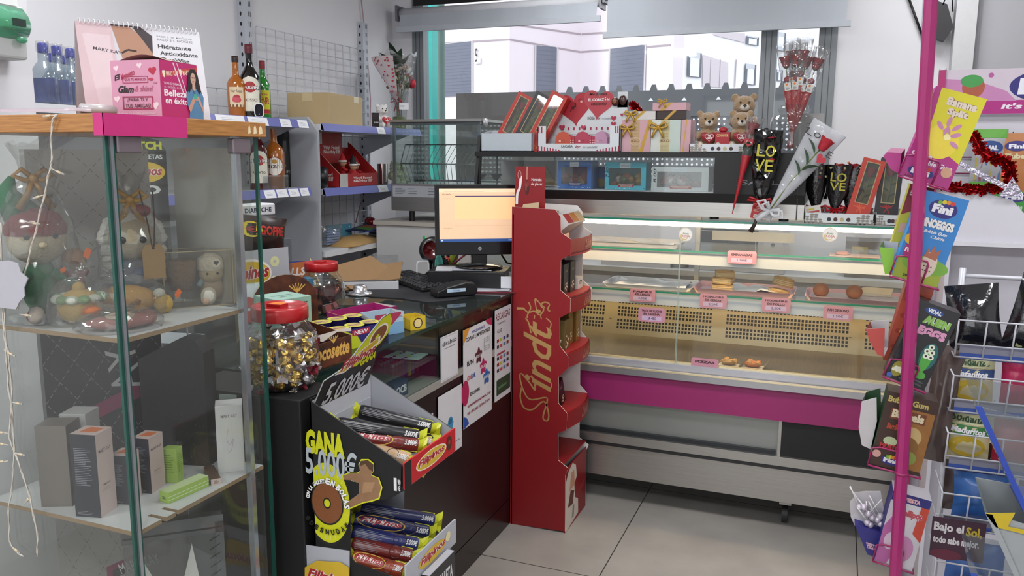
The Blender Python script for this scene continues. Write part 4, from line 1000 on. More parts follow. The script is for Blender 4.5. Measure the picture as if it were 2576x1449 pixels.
b.add(vs,[(j*n+k,j*n+k+1,(j+1)*n+k+1,(j+1)*n+k) for j in range(3) for k in range(n-1)],C('#dccfd2',.5),True)
for i in range(46):
    j = rnd.random();k = rnd.random();r = .03+.09*j;z = .17+.20*j;a = PI*.75+PI*.75*k+PI*.1;c = V((r*1.03*math.cos(a),r*1.03*math.sin(a),z));F = Fc(b,c-V((0,.006,.006)),(.004,-.011,0) if 0 else V((math.sin(a),-math.cos(a),0))*-.012,(0,0,.012),z0=.0015);F.heart(.5,.5,.012,'#b01c2c',rnd.random())
sub(b,'heart_paper',bq,'white paper patterned with small red hearts')
b = MB();
for sgn in(-1,1):b.tube([(0,-.02,.15),(sgn*.02,-.035,.165),(sgn*.03,-.03,.14),(0,-.02,.15)],.004,C('#b01c2c',.4));b.tube([(0,-.02,.15),(sgn*.012,-.03,.09)],.003,C('#b01c2c',.4))
sub(b,'red_bow',bq)
b = MB();F = Fc(b,(.02,-.035,.10),(.04,.02,0),(0,0,.035));b.poly([F.p(0,0),F.p(1,0),F.p(1,1),F.p(0,1)],'#e3e3e6');F.lines(.1,.1,.5,.8,4,'#99999f',.3);sub(b,'price_tag',bq)
# naughty elf counter box
t = thing('elf_display_box','red cardboard display box full of elf dolls on the middle shelf','display box',(-2.52,P(905,462,X=-2.52).y,Z2-.009),RAD(90));RDB = C('#a01c20',.5)
b = MB();W_,D_,Hf,Hb = .40,.2,.075,.19
b.box(-W_/2,W_/2,0,.004,0,Hf,RDB);b.box(-W_/2,W_/2,0,D_,0,.004,RDB)
for sg in(-1,1):b.sheet([(sg*W_/2,0,0),(sg*W_/2,D_,0),(sg*W_/2,D_,Hb+.06),(sg*W_/2,D_-.02,Hb+.05),(sg*W_/2,0,Hf)],(-sg,0,0),.003,RDB,'#c9b8a0')
b.box(-W_/2,W_/2,D_-.004,D_,0,Hb+.03,RDB)
F = Fc(b,(-W_/2,-.0002,0),(W_,0,0),(0,0,Hf));F.rect(0,0,.2,1,'#b8b4b0').text(.34,.3,.5,.45,'Vinyl Faced\nNaughty Elf','#ddd0cc',bold=.03)
F = Fc(b,(-W_/2-.0006,D_,0),(0,-D_,0),(0,0,.1));F.text(.1,.3,.7,.5,'Vinyl Faced\nNaughty Elf','#ddd0cc',bold=.03);sub(b,'tray',t)
b = MB();b.sheet([(-W_/2+.00,D_-.05,.13),(W_/2-.14,D_-.05,.13),(W_/2-.14,D_-.05,.30),(-W_/2,D_-.05,.30)],(0,1,0),.003,RDB);F = Fc(b,(-W_/2,D_-.0506,.13),(W_-.14,0,0),(0,0,.17));F.rect(0,.62,.24,.38,'#d3cfcc').text(.28,.28,.62,.3,'Vinyl Faced\nNaughty Elf','#ddd0cc',bold=.03);sub(b,'header_card',t)
def elf(i,x,y,z,rz,lab):
    e = thing('elf_doll',lab,'doll',t.matrix_basis@V((x,y,z)),rz,'elf dolls heaped in the red box')
    SK = C('#b98a6c',.6);RE = C('#a3141c',.8)
    b = MB();b.blob((0,0,.028),(.022,.018,.04),RE);
    for sg in(-1,1):b.tube([(sg*.01,0,.005),(sg*.018,-.03,.0),(sg*.02,-.07,.015)],.008,RE,6);b.tube([(sg*.018,0,.05),(sg*.035,-.03,.04)],.007,RE,6)
    sub(b,'body',e)
    b = MB();b.blob((0,0,.08),(.02,.018,.022),SK);b.blob((0,-.018,.078),.004,SK);b.blob((.007,-.016,.085),.003,BLACK);b.blob((-.007,-.016,.085),.003,BLACK);sub(b,'head',e)
    b = MB();b.lathe([(.023,.09),(.015,.115),(.004,.135),(0,.14)],C('#1c1a1c' if i%2 else '#a3141c',.8),12);b.lathe([(.022,.086),(.027,.09),(.022,.097)],'#dcd8d4',12);sub(b,'pointed_hat',e)
for i,(x,y,z,r,lb) in enumerate(((-.03,.09,.05,.4,'elf doll with a red hat, nearest the header card'),(.06,.08,.04,-.6,'elf doll with a dark hat in the middle of the box'),(.12,.10,.03,1.2,'elf doll lying at the window end of the box'),(.0,.04,.03,2.4,'elf doll slumped at the front of the box'))):elf(i,x,y,z,RAD(90)+r,lb)
p = P(830,440,X=-2.53);b = MB();b.T = Matrix.Rotation(PI/2,4,'Y');b.lathe([(.05,-.03),(.058,-.01),(.058,.01),(.05,.03),(0,.032)],C('#161618',.35),20);b.disc((0,0,-.03),.05,C('#26262a',.5));one(b,'black_round_speaker','round black speaker standing left of the elf box','speaker',(-2.56,3.69,Z2+.049),RAD(40))
p = P(970,445,X=-2.56);b = MB();b.cyl((0,0,0),.032,.125,C('#b8a8a8',.12,.95),20);one(b,'metal_tin','shiny cylindrical metal tin on the middle shelf','tin',(-2.58,p.y,Z2-.009))
p = P(1008,440,X=-2.56);t = thing('cream_flower_posy','bunch of cream artificial flowers lying at the shelf end','flowers',(-2.58,p.y,Z2-.009));b = MB();rnd = random.Random(5)
for i in range(26):b.blob((.05*(rnd.random()-.5),.10*(rnd.random()-.5),.02+.10*rnd.random()),.016+.012*rnd.random(),C('#c9cbae',.8),.5,9,6,i)
sub(b,'flower_heads',t);b = MB();
for i in range(3):b.tube([(0,.02,.02),(.03,.11,.004+.004*i)],.002,STEM)
sub(b,'stems',t)
# bottom shelf of far bay
zz = Z3-.01
def env(name,label,px,py,w,l,h,m,rz,X=-2.62,tilt=0):
    p = P(px,py,X=X);b = MB();n = 10;vs = [];fs = []
    for j in range(n+1):
        for i in range(n+1):
            x,y = i/n,j/n;vs.append(((x-.5)*w,(y-.5)*l,h*(math.sin(PI*x)*math.sin(PI*y))**.5*(.85+.3*random.random()) if 0<i<n and 0<j<n else 0.002))
    fs = [(j*(n+1)+i,j*(n+1)+i+1,(j+1)*(n+1)+i+1,(j+1)*(n+1)+i) for j in range(n) for i in range(n)]
    b.add(vs,fs,m,True);b.box(-w/2,w/2,-l/2,l/2,0,.002,m)
    return one(b,name,label,'parcel',(X,p.y,zz+.001),rz)
env('padded_envelope','tan padded envelope on the bottom shelf',890,600,.20,.44,.045,C('#b08f5c',.55,bump=.3,scale=25),RAD(4),-2.60)
b = MB();b.pillow(.16,.12,.06,CELLO,seed=3);b.T = Matrix.Identity(4)
for k in range(6):b.box(-.05,.05,-.012,.012,.012+.014*k,.022+.014*k,C('#7f97c0',.6))
p = P(850,590,X=-2.58);one(b,'folded_masks_bag','clear bag of pale blue folded cloths, left on the bottom shelf','bag',(-2.62,p.y,zz+.001),RAD(80))
b = MB();b.box(-.10,.10,-.006,.006,0,.075,C('#5b9ab8',.5));F = faces(b,.20,.012,.075)['f'];F.circ(.9,.8,.004,'#dddddd').lines(.1,.3,.5,.3,2,'#3f7f9c');p = P(868,580,X=-2.66);one(b,'blue_packet','light blue packet propped behind the padded envelope','packet',(-2.70,p.y,zz+.03),RAD(80))
t = thing('puzzle_books','stack of thin glossy magazines at the end of the bottom shelf','magazines',(-2.60,P(985,585,X=-2.6).y,zz+.001),RAD(86))
for i,c in enumerate(('#c9c8bc','#b8b7aa','#cfcdc2','#26347a','#c2c0b4','#3a3f86','#3b2a60')):
    b = MB();b.at((random.uniform(-.01,.01),0,i*.0085),random.uniform(-.12,.12));b.box(-.13,.13,-.08,.08,0,.008,C(c,.4));sub(b,'magazine',t)
b = MB();b.at((-.11,-.0,.036),.15,0,RAD(-4));b.box(-.11,.11,-.085,.085,0,.004,C('#2a3a8a',.3));F = Fc(b,(-.11,-.085,.004),(.22,0,0),(0,.17,0));F.rect(.0,.2,.3,.8,'#1a1f4a').poly([(.1,.1),(.5,.2),(.7,.9),(.3,.8)],'#5a9a40').poly([(.5,.2),(.8,.3),(.95,.9),(.7,.9)],'#b0563a');b.at();one(b,'puzzle_magazine','colourful magazine lying open over the stack','magazine',(-2.60,P(950,580,X=-2.6).y,zz+.068-.03),RAD(86))
b = MB();
for x,y in((0,0),(.035,.05)):b.blob((x,y,.028),(.034,.03,.028),C('#7d1018',.15,coat=.6),0,14,9)
b.tube([(-.05,-.05,.003),(-.06,0,.03),(-.03,.03,.006),(.0,.04,.02)],.004,BLACK);one(b,'red_headphones','glossy red headphones with black cable on the bottom shelf','headphones',(-2.68,P(935,560,X=-2.68).y,zz+.07),RAD(80))

# ================================================================ GLASS FOOD WARMER
t = thing('food_warmer','stainless steel countertop food warmer with slanted wire rack','food warmer',(-2.2,4.35,1.222));wx0,wx1,wy0,wy1 = P(984,500,Y=4.15).x,P(1212,400,Y=4.15).x,4.15,4.60
T = Matrix.Translation(-V(t.location))
def wm_():
    m_ = MB();m_.T = T;return m_
zb0,zb1,ztp = P(1060,532,Y=wy0).z,P(1060,463,Y=wy0).z,P(1060,300,Y=wy0).z
b = wm_();b.box(wx0,wx1,wy0,wy1,zb0,zb1,STEEL);F = Fc(b,(wx0,wy0,zb0),(wx1-wx0,0,0),(0,0,zb1-zb0));F.rect(.02,.52,.56,.4,'#a9adb4');F.lines(.05,.6,.12,.26,4,'#6c7078',.3).lines(.2,.6,.1,.26,3,'#6c7078',.3).lines(.42,.58,.1,.3,3,'#6c7078',.3).text(.50,.7,.04,.14,'CE','#33363c');F.circ(.635,.62,.018,'#26262a');sub(b,'steel_base',t,bevel=.003)
b = wm_();b.at((0,0,0));b.T = T;b.box(wx0-.002,wx1,wy0-.01,wy1,ztp-.015,ztp,STEEL);b.box(wx0,wx1,wy0,wy0+.01,ztp-.03,ztp-.015,C('#8d9096',.4,.4));sub(b,'steel_top',t)
b = wm_();b.tube([(wx1+.005,wy0+.02,ztp-.02),(wx1+.02,wy0+.02,ztp-.02)],.022,C('#c9c9cc',.3,.5),14);sub(b,'hinge_knob',t)
for x0,x1,y0,y1 in((wx0+.01,wx1-.01,wy0,wy0+.004),(wx0+.01,wx1-.01,wy1-.004,wy1),(wx0,wx0+.004,wy0,wy1),(wx1-.004,wx1,wy0,wy1)):
    b = wm_();b.box(x0,x1,y0,y1,zb1,ztp-.015,GLASS);sub(b,'glass_side',t)
for x in(wx0+.02,wx1-.02):
    b = wm_();b.box(x-.008,x+.008,wy0+.006,wy0+.02,zb1,ztp-.015,C('#8d9096',.3,.6));sub(b,'post',t)
b = wm_();cr_ = P(1022,372,Y=wy0+.1);c2 = P(1195,372,Y=wy0+.1);d1_ = P(1040,420,Y=wy0+.04);d2_ = P(1190,420,Y=wy0+.04)
A3,B3 = V((P(1020,372,Y=wy0+.25).x,wy0+.25,1.66)),V((wx1-.03,wy0+.25,1.66));C3,D3 = A3+V((.09,-.22,-.11)),B3+V((0,-.22,-.11));E3,G3 = C3+V((.05,0,-.14)),D3+V((0,0,-.14))
for p_,q_ in((A3,B3),(C3,D3),(E3,G3),(A3,C3),(C3,E3)):b.tube([p_,q_],.003,C('#8c8f94',.3,.7),5)
for i in range(18):
    a = i/17;b.tube([A3.lerp(B3,a),C3.lerp(D3,min(1,a+.0)),E3.lerp(G3,a)],.0018,C('#8c8f94',.3,.7),4)
sub(b,'wire_rack',t)
for x in(wx0+.12,wx1-.15):
    b = wm_();b.T = b.T@Matrix.Translation((x,wy0+.03,1.222));b.cyl((0,0,0),.016,zb0-1.222,BLACK,12);sub(b,'rubber_foot',t)
b = MB();b.box(-.055,.055,-.04,.04,0,.008,C('#2b64c8',.4));b.box(-.05,.05,-.04,.04,.008,.02,'#c9d2e2');p = P(1145,352,Y=4.9);one(b,'blue_paper_packet','blue packet of paper seen through the food warmer','packet',(p.x,4.85,1.80)) if 0 else None
# ================================================================ COUNTERTOP GOODS
ZK = 1.0305
def cp(px,py,z=ZK):p = P(px,py,Z=z);return V((p.x,p.y,z))
def carton(name,label,cat,loc,w,d,h,rz,body,draw=None,group=None,open_top=None,inner='#8a6a48',t=.003):
    b = MB()
    if open_top is None:b.box(-w/2,w/2,-d/2,d/2,0,h,body)
    else:
        b.box(-w/2,w/2,-d/2,-d/2+t,0,open_top,body);b.box(-w/2,w/2,d/2-t,d/2,0,h,body)
        b.box(-w/2,w/2,-d/2,d/2,0,t,inner)
        for sg in(-1,1):b.sheet([(sg*w/2,-d/2,0),(sg*w/2,d/2,0),(sg*w/2,d/2,h),(sg*w/2,-d/2,open_top)],(-sg,0,0),t,body,inner)
    if draw:draw(faces(b,w,d,h),b)
    return one(b,name,label,cat,loc,rz,group)
# monitor on black cash box
A,B_ = cp(1128,713),cp(1276,722)
rzm = RAD(22)
p = (cp(1130,713)+cp(1283,720))/2
BX = V((-1.475,3.215,ZK))
t = thing('cash_drawer','black cash drawer box carrying the monitor','cash drawer',BX,RAD(14))
b = MB();b.box(-.165,.165,-.10,.12,0,.08,C('#0f0f11',.45));sub(b,'drawer_housing',t,bevel=.003)
b = MB();b.box(-.155,.155,-.105,-.1001,.012,.070,C('#131316',.4));sub(b,'drawer_front',t)
b = MB();b.box(-.12,.12,-.09,.05,0,.003,'#c9cbd0');b.box(-.05,.10,-.10,.0,.003,.005,'#b8bcc6');one(b,'loose_papers','few sheets of paper lying under the monitor foot','papers',BX+V((-.03,0,.0805)),RAD(24))
def mon():
    t = thing('computer_monitor','black flat computer monitor showing a pale orange till program','monitor',BX+V((0.03,.03,.0865)),RAD(31.5))
    K = C('#0b0b0d',.22,coat=.3)
    b = MB();b.lathe([(.0,.018),(.04,.016),(.10,.008),(.105,0),(0,0)],K,28);sub(b,'round_foot',t)
    b = MB();b.box(-.035,.035,-.012,.02,.01,.15,K);sub(b,'neck',t,bevel=.004)
    T = Matrix.Translation((0,-.03,.055))@Matrix.Rotation(RAD(-4),4,'X')
    W_,H_ = .385,.305
    b = MB();b.T = T;b.box(-W_/2,W_/2,0,.035,0,H_,K);b.box(-W_/2+.05,W_/2-.05,.035,.06,.04,H_-.05,K);o = sub(b,'housing',t,bevel=.004)
    b = MB();b.T = T;F = Fc(b,(-W_/2+.018,-.0008,.058),(W_-.036,0,0),(0,0,H_-.076),z0=.0002)
    SCR = lambda h,e=.55:C(h,.25,emit=e)
    F.rect(0,0,1,1,SCR('#dcb896'));F.rect(.0,.93,1,.07,SCR('#e6c9a8'));F.rect(0,.0,1,.055,SCR('#2a4a80'));F.rect(.20,.845,.80,.02,SCR('#4a3a60'));F.rect(.19,.42,.81,.42,SCR('#ecbc8a',.6));F.rect(.19,.30,.81,.003,SCR('#b89878'));F.rect(.19,.055,.003,.36,SCR('#c8a888'))
    F.text(.04,.87,.10,.035,'0,00',SCR('#8a6a58'));F.text(.04,.80,.12,.018,'TOTAL',SCR('#b08a70'));F.text(.04,.25,.12,.016,'VENTA',SCR('#b08a70'));F.rect(.06,.945,.5,.006,SCR('#b89a80'));F.rect(.02,.015,.02,.025,SCR('#b8c8e8'));F.rect(.86,.02,.11,.014,SCR('#b8c8e8'))
    sub(b,'screen',o,'lit screen with pale orange window')
    b = MB();b.T = T;F = Fc(b,(-.02,-.0006,.018),(.04,0,0),(0,0,.02));F.circ(.5,.5,.008,'#9a9aa0').text(.36,.25,.28,.5,'hp','#17171a',.2);F.z = .0006;Fc(b,(W_/2-.03,-.0006,.015),(.01,0,0),(0,0,.01)).circ(.5,.5,.003,C('#ffffff',.3,emit=1));sub(b,'badge',o)
    b = MB();b.tube([(.06,.03,.12),(.09,.03,.07),(.13,.04,.01),(.17,.05,-.0),(.19,.03,-.03)],.005,C('#0e0e10',.4));sub(b,'cable',t)
mon()
# barcode scanner
t = thing('barcode_scanner','black hands-free barcode scanner with a round red window','scanner',cp(1085,700)+V((0,.02,0)),RAD(20))
K = C('#101012',.3,coat=.3)
b = MB();b.lathe([(.05,0),(.048,.012),(.026,.03),(.022,.06),(.026,.085)],K,20);sub(b,'stand',t)
b = MB();b.T = Matrix.Translation((0,.01,.128))@Matrix.Rotation(RAD(80),4,'X');b.lathe([(.042,.045),(.058,.045),(.064,.025),(.062,-.01),(.045,-.045),(.02,-.06),(0,-.062)],K,26);hd_ = sub(b,'head',t)
b = MB();b.T = Matrix.Translation((0,.01,.128))@Matrix.Rotation(RAD(80),4,'X');b.lathe([(.047,.044),(.043,.036),(0,.03)],C('#5c1014',.15,coat=.6),26);sub(b,'red_window',hd_,'dark red round window')
# pen cup and pens
pc = cp(1128,702);PCL = pc+V((-.02,-.03,0))
b = MB();b.box(-.035,.035,-.028,.028,0,.004,'#1b1b1e');
for q in((-.035,.035,-.028,-.025),(-.035,.035,.025,.028),(-.035,-.032,-.028,.028),(.032,.035,-.028,.028)):b.box(*q,0,.10,C('#141418',.4))
one(b,'pen_holder','small dark pen holder beside the cash drawer','pen holder',PCL,RAD(15))
def pen(name,label,dx,dy,tx,ty,L,r,m,mc,cat='pen'):
    b = MB();a = V((dx,dy,.006));L*=1.2;d = V((tx,ty,1)).normalized();b.tube([a,a+d*L*.6],r,m,8);b.tube([a+d*L*.6,a+d*L],r*1.15,mc,8);b.tube([a+d*L*.62+V((0,-r*1.5,0)),a+d*L*.85+V((0,-r*1.5,0))],r*.3,mc,4)
    one(b,name,label,cat,PCL)
pen('ballpoint_pen','black pen with an orange band in the pen holder',-.012,.0,.15,-.05,.15,.006,'#17171a',C('#17171a',.3))
pen('ballpoint_pen','blue capped marker in the pen holder',.008,-.004,.28,-.05,.155,.008,'#c9504c',C('#24348c',.3),'marker')
pen('ballpoint_pen','thin red capped pen leaning right in the pen holder',.014,.012,.52,.1,.19,.005,'#2b2b30',C('#a8202c',.3))
pen('felt_pen','bright green felt pen leaning on the scanner',-.03,.016,-.42,.12,.17,.007,'#d0d4d0',C('#2a9c50',.3))
pen('pencil','black pencil with a pink end lying across the pens',-.028,-.01,1.3,.0,.16,.004,'#1a1a1c',C('#a84a5c',.5),'pencil')
b = MB();b.box(-.027,.03,-.001,.001,.06,.165,C('#b9c832',.5));one(b,'yellow_note','yellow green card standing between the pens','card',PCL+V((.02,.015,0)),RAD(20),ry=RAD(12))
b = MB();F = Fc(b,(-.02,-.032,.005),(.04,0,0),(0,0,.12));F.ell(.5,.55,.5,.45,'#5fb3a4');b.sheet([F.p(.5+.45*math.cos(a),.5+.45*math.sin(a)*(1 if math.sin(a)>0 else .9)) for a in[2*PI*k/20 for k in range(20)]],(0,1,0),.004,C('#5fb3a4',.6));one(b,'mint_letter_opener','mint green flat letter opener in front of the pens','opener',PCL+V((-.0,-.006,0)),RAD(10))
b = MB();b.prism([(x,y) for x,y in[(-.028,-.022),(.028,-.022),(.034,0),(.028,.022),(-.028,.022)]],0,.004,'#17171a');rr2 = [(.03*(1 if math.cos(a)>0 else-1)*abs(math.cos(a))**.4,.045+.042*(1 if math.sin(a)>0 else-1)*abs(math.sin(a))**.4) for a in[2*PI*k/28 for k in range(28)]]
for i in range(28):
    (x0,z0),(x1,z1) = rr2[i],rr2[(i+1)%28];b.poly([(x0,-.03,z0+.004),(x1,-.03,z1+.004),(x1,.02,z1+.004),(x0,.02,z0+.004)],C('#d5d6da',.25,.3));b.poly([(x0*.82,-.03,.049+(z0-.045)*.88),(x1*.82,-.03,.049+(z1-.045)*.88),(x1,-.03,z1+.004),(x0,-.03,z0+.004)],C('#e4e4e8',.3))
one(b,'tape_dispenser','white ring shaped holder with rounded corners beside the scanner','holder',PCL+V((-.085,-.02,0)),RAD(25))
# keyboard
kb = thing('keyboard','black slim computer keyboard resting on the dark mat','keyboard',cp(1058,716)+V((-.02,.0,.004)),RAD(-38))
b = MB();b.add([(-.225,-.075,0),(.225,-.075,0),(.225,.075,0),(-.225,.075,0),(-.225,-.075,.012),(.225,-.075,.012),(.225,.075,.026),(-.225,.075,.026)],[(3,2,1,0),(4,5,6,7),(0,1,5,4),(1,2,6,5),(2,3,7,6),(3,0,4,7)],C('#141416',.4));sub(b,'base',kb,bevel=.003)
KEYM = C('#1c1c1f',.35)
kb_key = None
for r in range(5):
    for c in range(16):
        x = -.205+c*.0274;y = -.062+r*.027;z = .0125+(y+.075)/.15*.014
        if kb_key is None:
            b = MB();b.add([(-.0115,-.0115,0),(.0115,-.0115,0),(.0115,.0115,.002),(-.0115,.0115,.002),(-.0095,-.0095,.006),(.0095,-.0095,.006),(.0095,.0095,.0085),(-.0095,.0095,.0085)],[(4,5,6,7),(0,1,5,4),(1,2,6,5),(2,3,7,6),(3,0,4,7)],KEYM);kb_key = sub(b,'key',kb);kb_key.location = (x,y,z)
        else:
            o = kb_key.copy();COL.objects.link(o);o.parent = kb;o.location = (x,y,z)
b = MB();n = 20;pts = [cp(870,735),cp(935,748),cp(1010,752),cp(1075,762),cp(1140,757),cp(1195,745),cp(1170,725),cp(1090,705),cp(1010,690),cp(960,712),cp(905,715)]
b.prism([(p.x,p.y) for p in pts],ZK,ZK+.003,C('#1a1b20',.7));one(b,'counter_mat','dark soft mat under the keyboard and card terminal','mat')
# card terminal
t = thing('card_terminal','black card payment terminal at the front of the keyboard','card terminal',cp(1128,748)+V((.005,.03,.004)),RAD(48))
b = MB();pf = [(-.085,0),(.085,0),(.098,.025),(.085,.05),(.04,.058),(-.04,.042),(-.083,.026)]
b.add([(x,-.04,z) for x,z in pf]+[(x,.04,z) for x,z in pf],[tuple(range(7)),tuple(range(13,6,-1))]+[(i,i+7,(i+1)%7+7,(i+1)%7) for i in range(7)],C('#0f0f12',.3));hs = sub(b,'housing',t,bevel=.006)
b = MB();F = Fc(b,(-.04,-.0405,.02),(.08,0,0),(0,0,.014));F.rect(0,0,1,1,'#b9cfe0');F.text(.3,.2,.4,.6,'Santander','#3a6aa8');sub(b,'blue_sticker',hs)
b = MB();F = Fc(b,(.0965,-.028,.024),(0,.056,0),(-.0125,0,.024),z0=.002);F.rect(0,0,1,1,C('#b4c8d4',.2,emit=.3)).rect(.1,.1,.5,.25,'#3a78b8').text(.15,.5,.7,.3,'15:40','#2a4a60');sub(b,'small_screen',hs)
# white tray box and papers at the right
t = thing('white_tray_box','shallow open white box full of receipts beside the red stand','box',cp(1243,728)+V((-.0,.03,.014)),RAD(10));w_,d_,h_ = .17,.15,.05;WB = C('#cfd0d6',.5)
b = MB();b.box(-w_/2,w_/2,-d_/2,d_/2,0,.002,WB)
for q in((-w_/2,w_/2,-d_/2,-d_/2+.002),(-w_/2,w_/2,d_/2-.002,d_/2),(-w_/2,-w_/2+.002,-d_/2,d_/2),(w_/2-.002,w_/2,-d_/2,d_/2)):b.box(*q,0,h_,WB)
F = Fc(b,(-w_/2,-d_/2,0),(w_,0,0),(0,0,h_));F.lines(.05,.3,.14,.4,5,'#8c8e96',.5);sub(b,'tray',t)
b = MB();
for i,c in enumerate(('#b9bcc4','#8c9096','#c9ccd0','#aab4a0')):b.T = Matrix.Translation((-.02+.015*i,.0,.03+.004*i))@Matrix.Rotation(.5*i-.5,4,'Z')@Matrix.Rotation(.15,4,'Y');b.box(-.05,.05,-.035,.035,0,.001,c)
sub(b,'receipts',t)
b = MB();b.at((0,0,0));b.box(-.13,.09,-.07,.05,0,.005,C('#6c1a2c',.5));b.at((0,0,.005),.1);b.box(-.12,.08,-.06,.05,0,.003,'#c8c9cf');b.at((.0,-.01,.008),-.12);b.box(-.11,.07,-.05,.05,0,.004,'#b4b6be');one(b,'notepads','maroon folder and loose white sheets under the white tray box','folder',cp(1238,733)+V((0,.03,0)),RAD(18))
# silver bell shaped ash tray
b = MB();b.lathe([(.048,0),(.052,.004),(.046,.010),(.030,.012),(.028,.034),(.024,.040),(.014,.042),(.010,.036),(0,.036)],C('#c9cace',.25,.9),24);one(b,'silver_bell','small silver counter bell on the glass top','bell',cp(906,741))
# jars
def jar(name,label,loc,R,H,jz=0):
    t = thing(name,label,'jar',loc,jz);lidr = R*.72
    b = MB();b.lathe([(0,.004),(R*.80,.004),(R*.92,.02),(R*.99,H*.18),(R*1.0,H*.34),(R*.96,H*.5),(R*.93,H*.56),(R*.84,H*.70),(R*.72,H*.78),(R*.69,H*.86)],PET,36)
    for k in(.60,.66):b.lathe([(R*(1.24-k*.52),H*k),(R*(1.26-k*.52),H*(k+.012)),(R*(1.22-k*.52),H*(k+.026))],PET,36)
    sub(b,'jar_body',t)
    RL = C('#a8141a',.35,coat=.3,var=.03);b = MB();n = 60;pr = [(lidr,H*.83),(lidr*1.02,H*.835),(lidr*1.02,H*.975),(lidr*.98,H),(lidr*.90,H*1.0),(lidr*.88,H*.985),(0,H*.985)]
    b.lathe(pr,RL,n);b.box(-lidr*.3,lidr*.3,-lidr*.35,lidr*.1,H*.985,H*1.02,RL);return t,sub(b,'red_lid',t,'red screw lid')
JC = V((-1.262,1.625,1.0285));JR,JH = .094,.205
j1,lid1 = jar('candy_jar','large clear jar with a red lid full of gold wrapped sweets',JC,JR,JH)
b = MB();F = Fc(b,(-.02,-.02,JH*1.021),(.04,.0,0),(0,.03,0));b.poly([F.p(*q) for q in((0,.1),(1,0),(.9,.8),(.6,1),(.1,.9))],'#e07a28');o = sub(b,'orange_sticker',lid1)
cd_ = None;rnd = random.Random(11)
def candy(m1,m2,core=.0155):
    b = MB();b.blob((0,0,0),(core,core*.85,core*.85),m1,.35,9,6,2)
    for sg in(-1,1):
        vs = [(sg*core*.8,0,0)];n = 8
        for k in range(n):a = 2*PI*k/n;q = .014*(1+.4*math.sin(k*2.4));vs.append((sg*(core*1.9+.003*math.sin(k*5)),q*math.cos(a),q*math.sin(a)*.8))
        b.add(vs,[(0,1+k,1+(k+1)%n) for k in range(n)],m2)
    return b
cand = [candy(FOIL,SILV),candy(C('#c9a040',.22,.9,bump=.4),C('#d8d0d0',.3,.7)),candy(C('#d0c8ca',.3,.7,bump=.4),C('#7c1a2a',.35,.5))]
protos = []
k = 0
def inR(z):return JR*.97 if z<JH*.4 else JR*.90
for lay in range(6):
    z = .02+.019*lay;R_ = inR(z)-.021
    for ring,cnt in((1.0,12),(.55,6)):
        if ring<.9 and lay<6 and ring<.5:continue
        for i in range(cnt):
            a = 2*PI*(i+rnd.random()*.5)/cnt+lay*.4;q = R_*ring
            loc = JC+V((q*math.cos(a),q*math.sin(a),z+rnd.random()*.004));typ = rnd.choice((0,0,1,2))
            while len(protos)<=typ:protos.append(None)
            if protos[typ] is None:
                protos[typ] = one(cand[typ],'wrapped_sweet','gold foil wrapped sweet in the large red-lidded jar','sweet',loc,0,'gold wrapped sweets in the front jar');o = protos[typ]
            else:o = protos[typ].copy();COL.objects.link(o);o.location = loc
            o.rotation_euler = (rnd.random()*6,rnd.random()*6,rnd.random()*6)
J2 = cp(812,785);jar('candy_jar','smaller clear jar with a red lid holding brown wrapped lollies',J2,.082,.185)
pr = None
for i in range(26):
    a = rnd.random()*6.28;q = .055*rnd.random()**.5;loc = J2+V((q*math.cos(a),q*math.sin(a),.012+.075*rnd.random()))
    if pr is None:
        b = MB();b.box(-.016,.016,-.006,.006,-.022,.022,C('#4a211c',.35,var=.2));b.poly([(-.012,-.0064,-.01),(.012,-.0064,-.01),(.012,-.0064,.012),(-.012,-.0064,.012)],'#a04a48');pr = one(b,'toffee','small brown wrapped toffee in the smaller jar','sweet',loc,0,'brown toffees in the smaller jar',bevel=.003);o = pr
    else:o = pr.copy();COL.objects.link(o);o.location = loc
    o.rotation_euler = (rnd.random()*3,rnd.random()*3,rnd.random()*6)
# cocosette display carton
R15 = RAD(90)
def dc(F,b):
    f = F['f'];f.poly([(0,.85),(.35,.93),(.5,.78),(.75,.95),(1,.85),(1,.97),(.75,1.0),(.35,1.0),(0,.97)],'#d8cfc4');f.text(.28,.22,.68,.45,'Cocosette','#d8a850',.2,.04);f.poly([(.12,.35),(.25,.35),(.25,.5),(.12,.5)],'#b8343a');f.text(.13,.38,.11,.08,'Nestlé','#e8e0dc')
    for k in range(5):f.line([(.68,.66),(.60+.04*k,.86)],.003,'#d8a850')
    F['l'].poly([(.1,.2),(.9,.2),(.9,.9),(.1,.9)],C('#4a2410',.5,var=.3))
carton('wafer_display_box','brown wafer carton with yellow coconut palm lettering on the counter','carton',V((-1.335,1.80,ZK)),.24,.16,.095,RAD(84),WOODX,dc,open_top=.07)
pr = None
for i in range(9):
    loc = V((-1.335,1.80,ZK))+V((-.055+.013*i,.0,.004))
    if pr is None:
        b = MB();b.box(-.095,.095,-.005,.005,0,.062,C('#2d1c16',.35,var=.3));b.box(-.104,.104,-.001,.001,.004,.058,C('#b9b4ae',.3,.6));pr = one(b,'wafer_bar','thin wrapped wafer standing in the brown carton','wafer',loc,RAD(84),'wafers in the brown carton')
    else:o = pr.copy();COL.objects.link(o);o.location = loc
t = thing('wafer_header_box','arched brown cardboard display with yellow palm logo behind the mint box','carton',V((-1.66,2.17,ZK)),RAD(58));t.scale = (.85,.82,1.1)
b = MB();ar = [(-.13,0),(.13,0)]+[(.13*math.cos(a),.08+.085*math.sin(a)) for a in[PI*k/14 for k in range(15)]];b.sheet([(x,0,z) for x,z in ar],(0,1,0),.003,WOODX,'#b08a60');F = Fc(b,(-.13,0,0),(.26,0,0),(0,0,.165));F.text(.42,.46,.46,.18,'sette','#d8a850',.2,.04).text(.06,.42,.18,.09,'Nestlé','#c8a0a0')
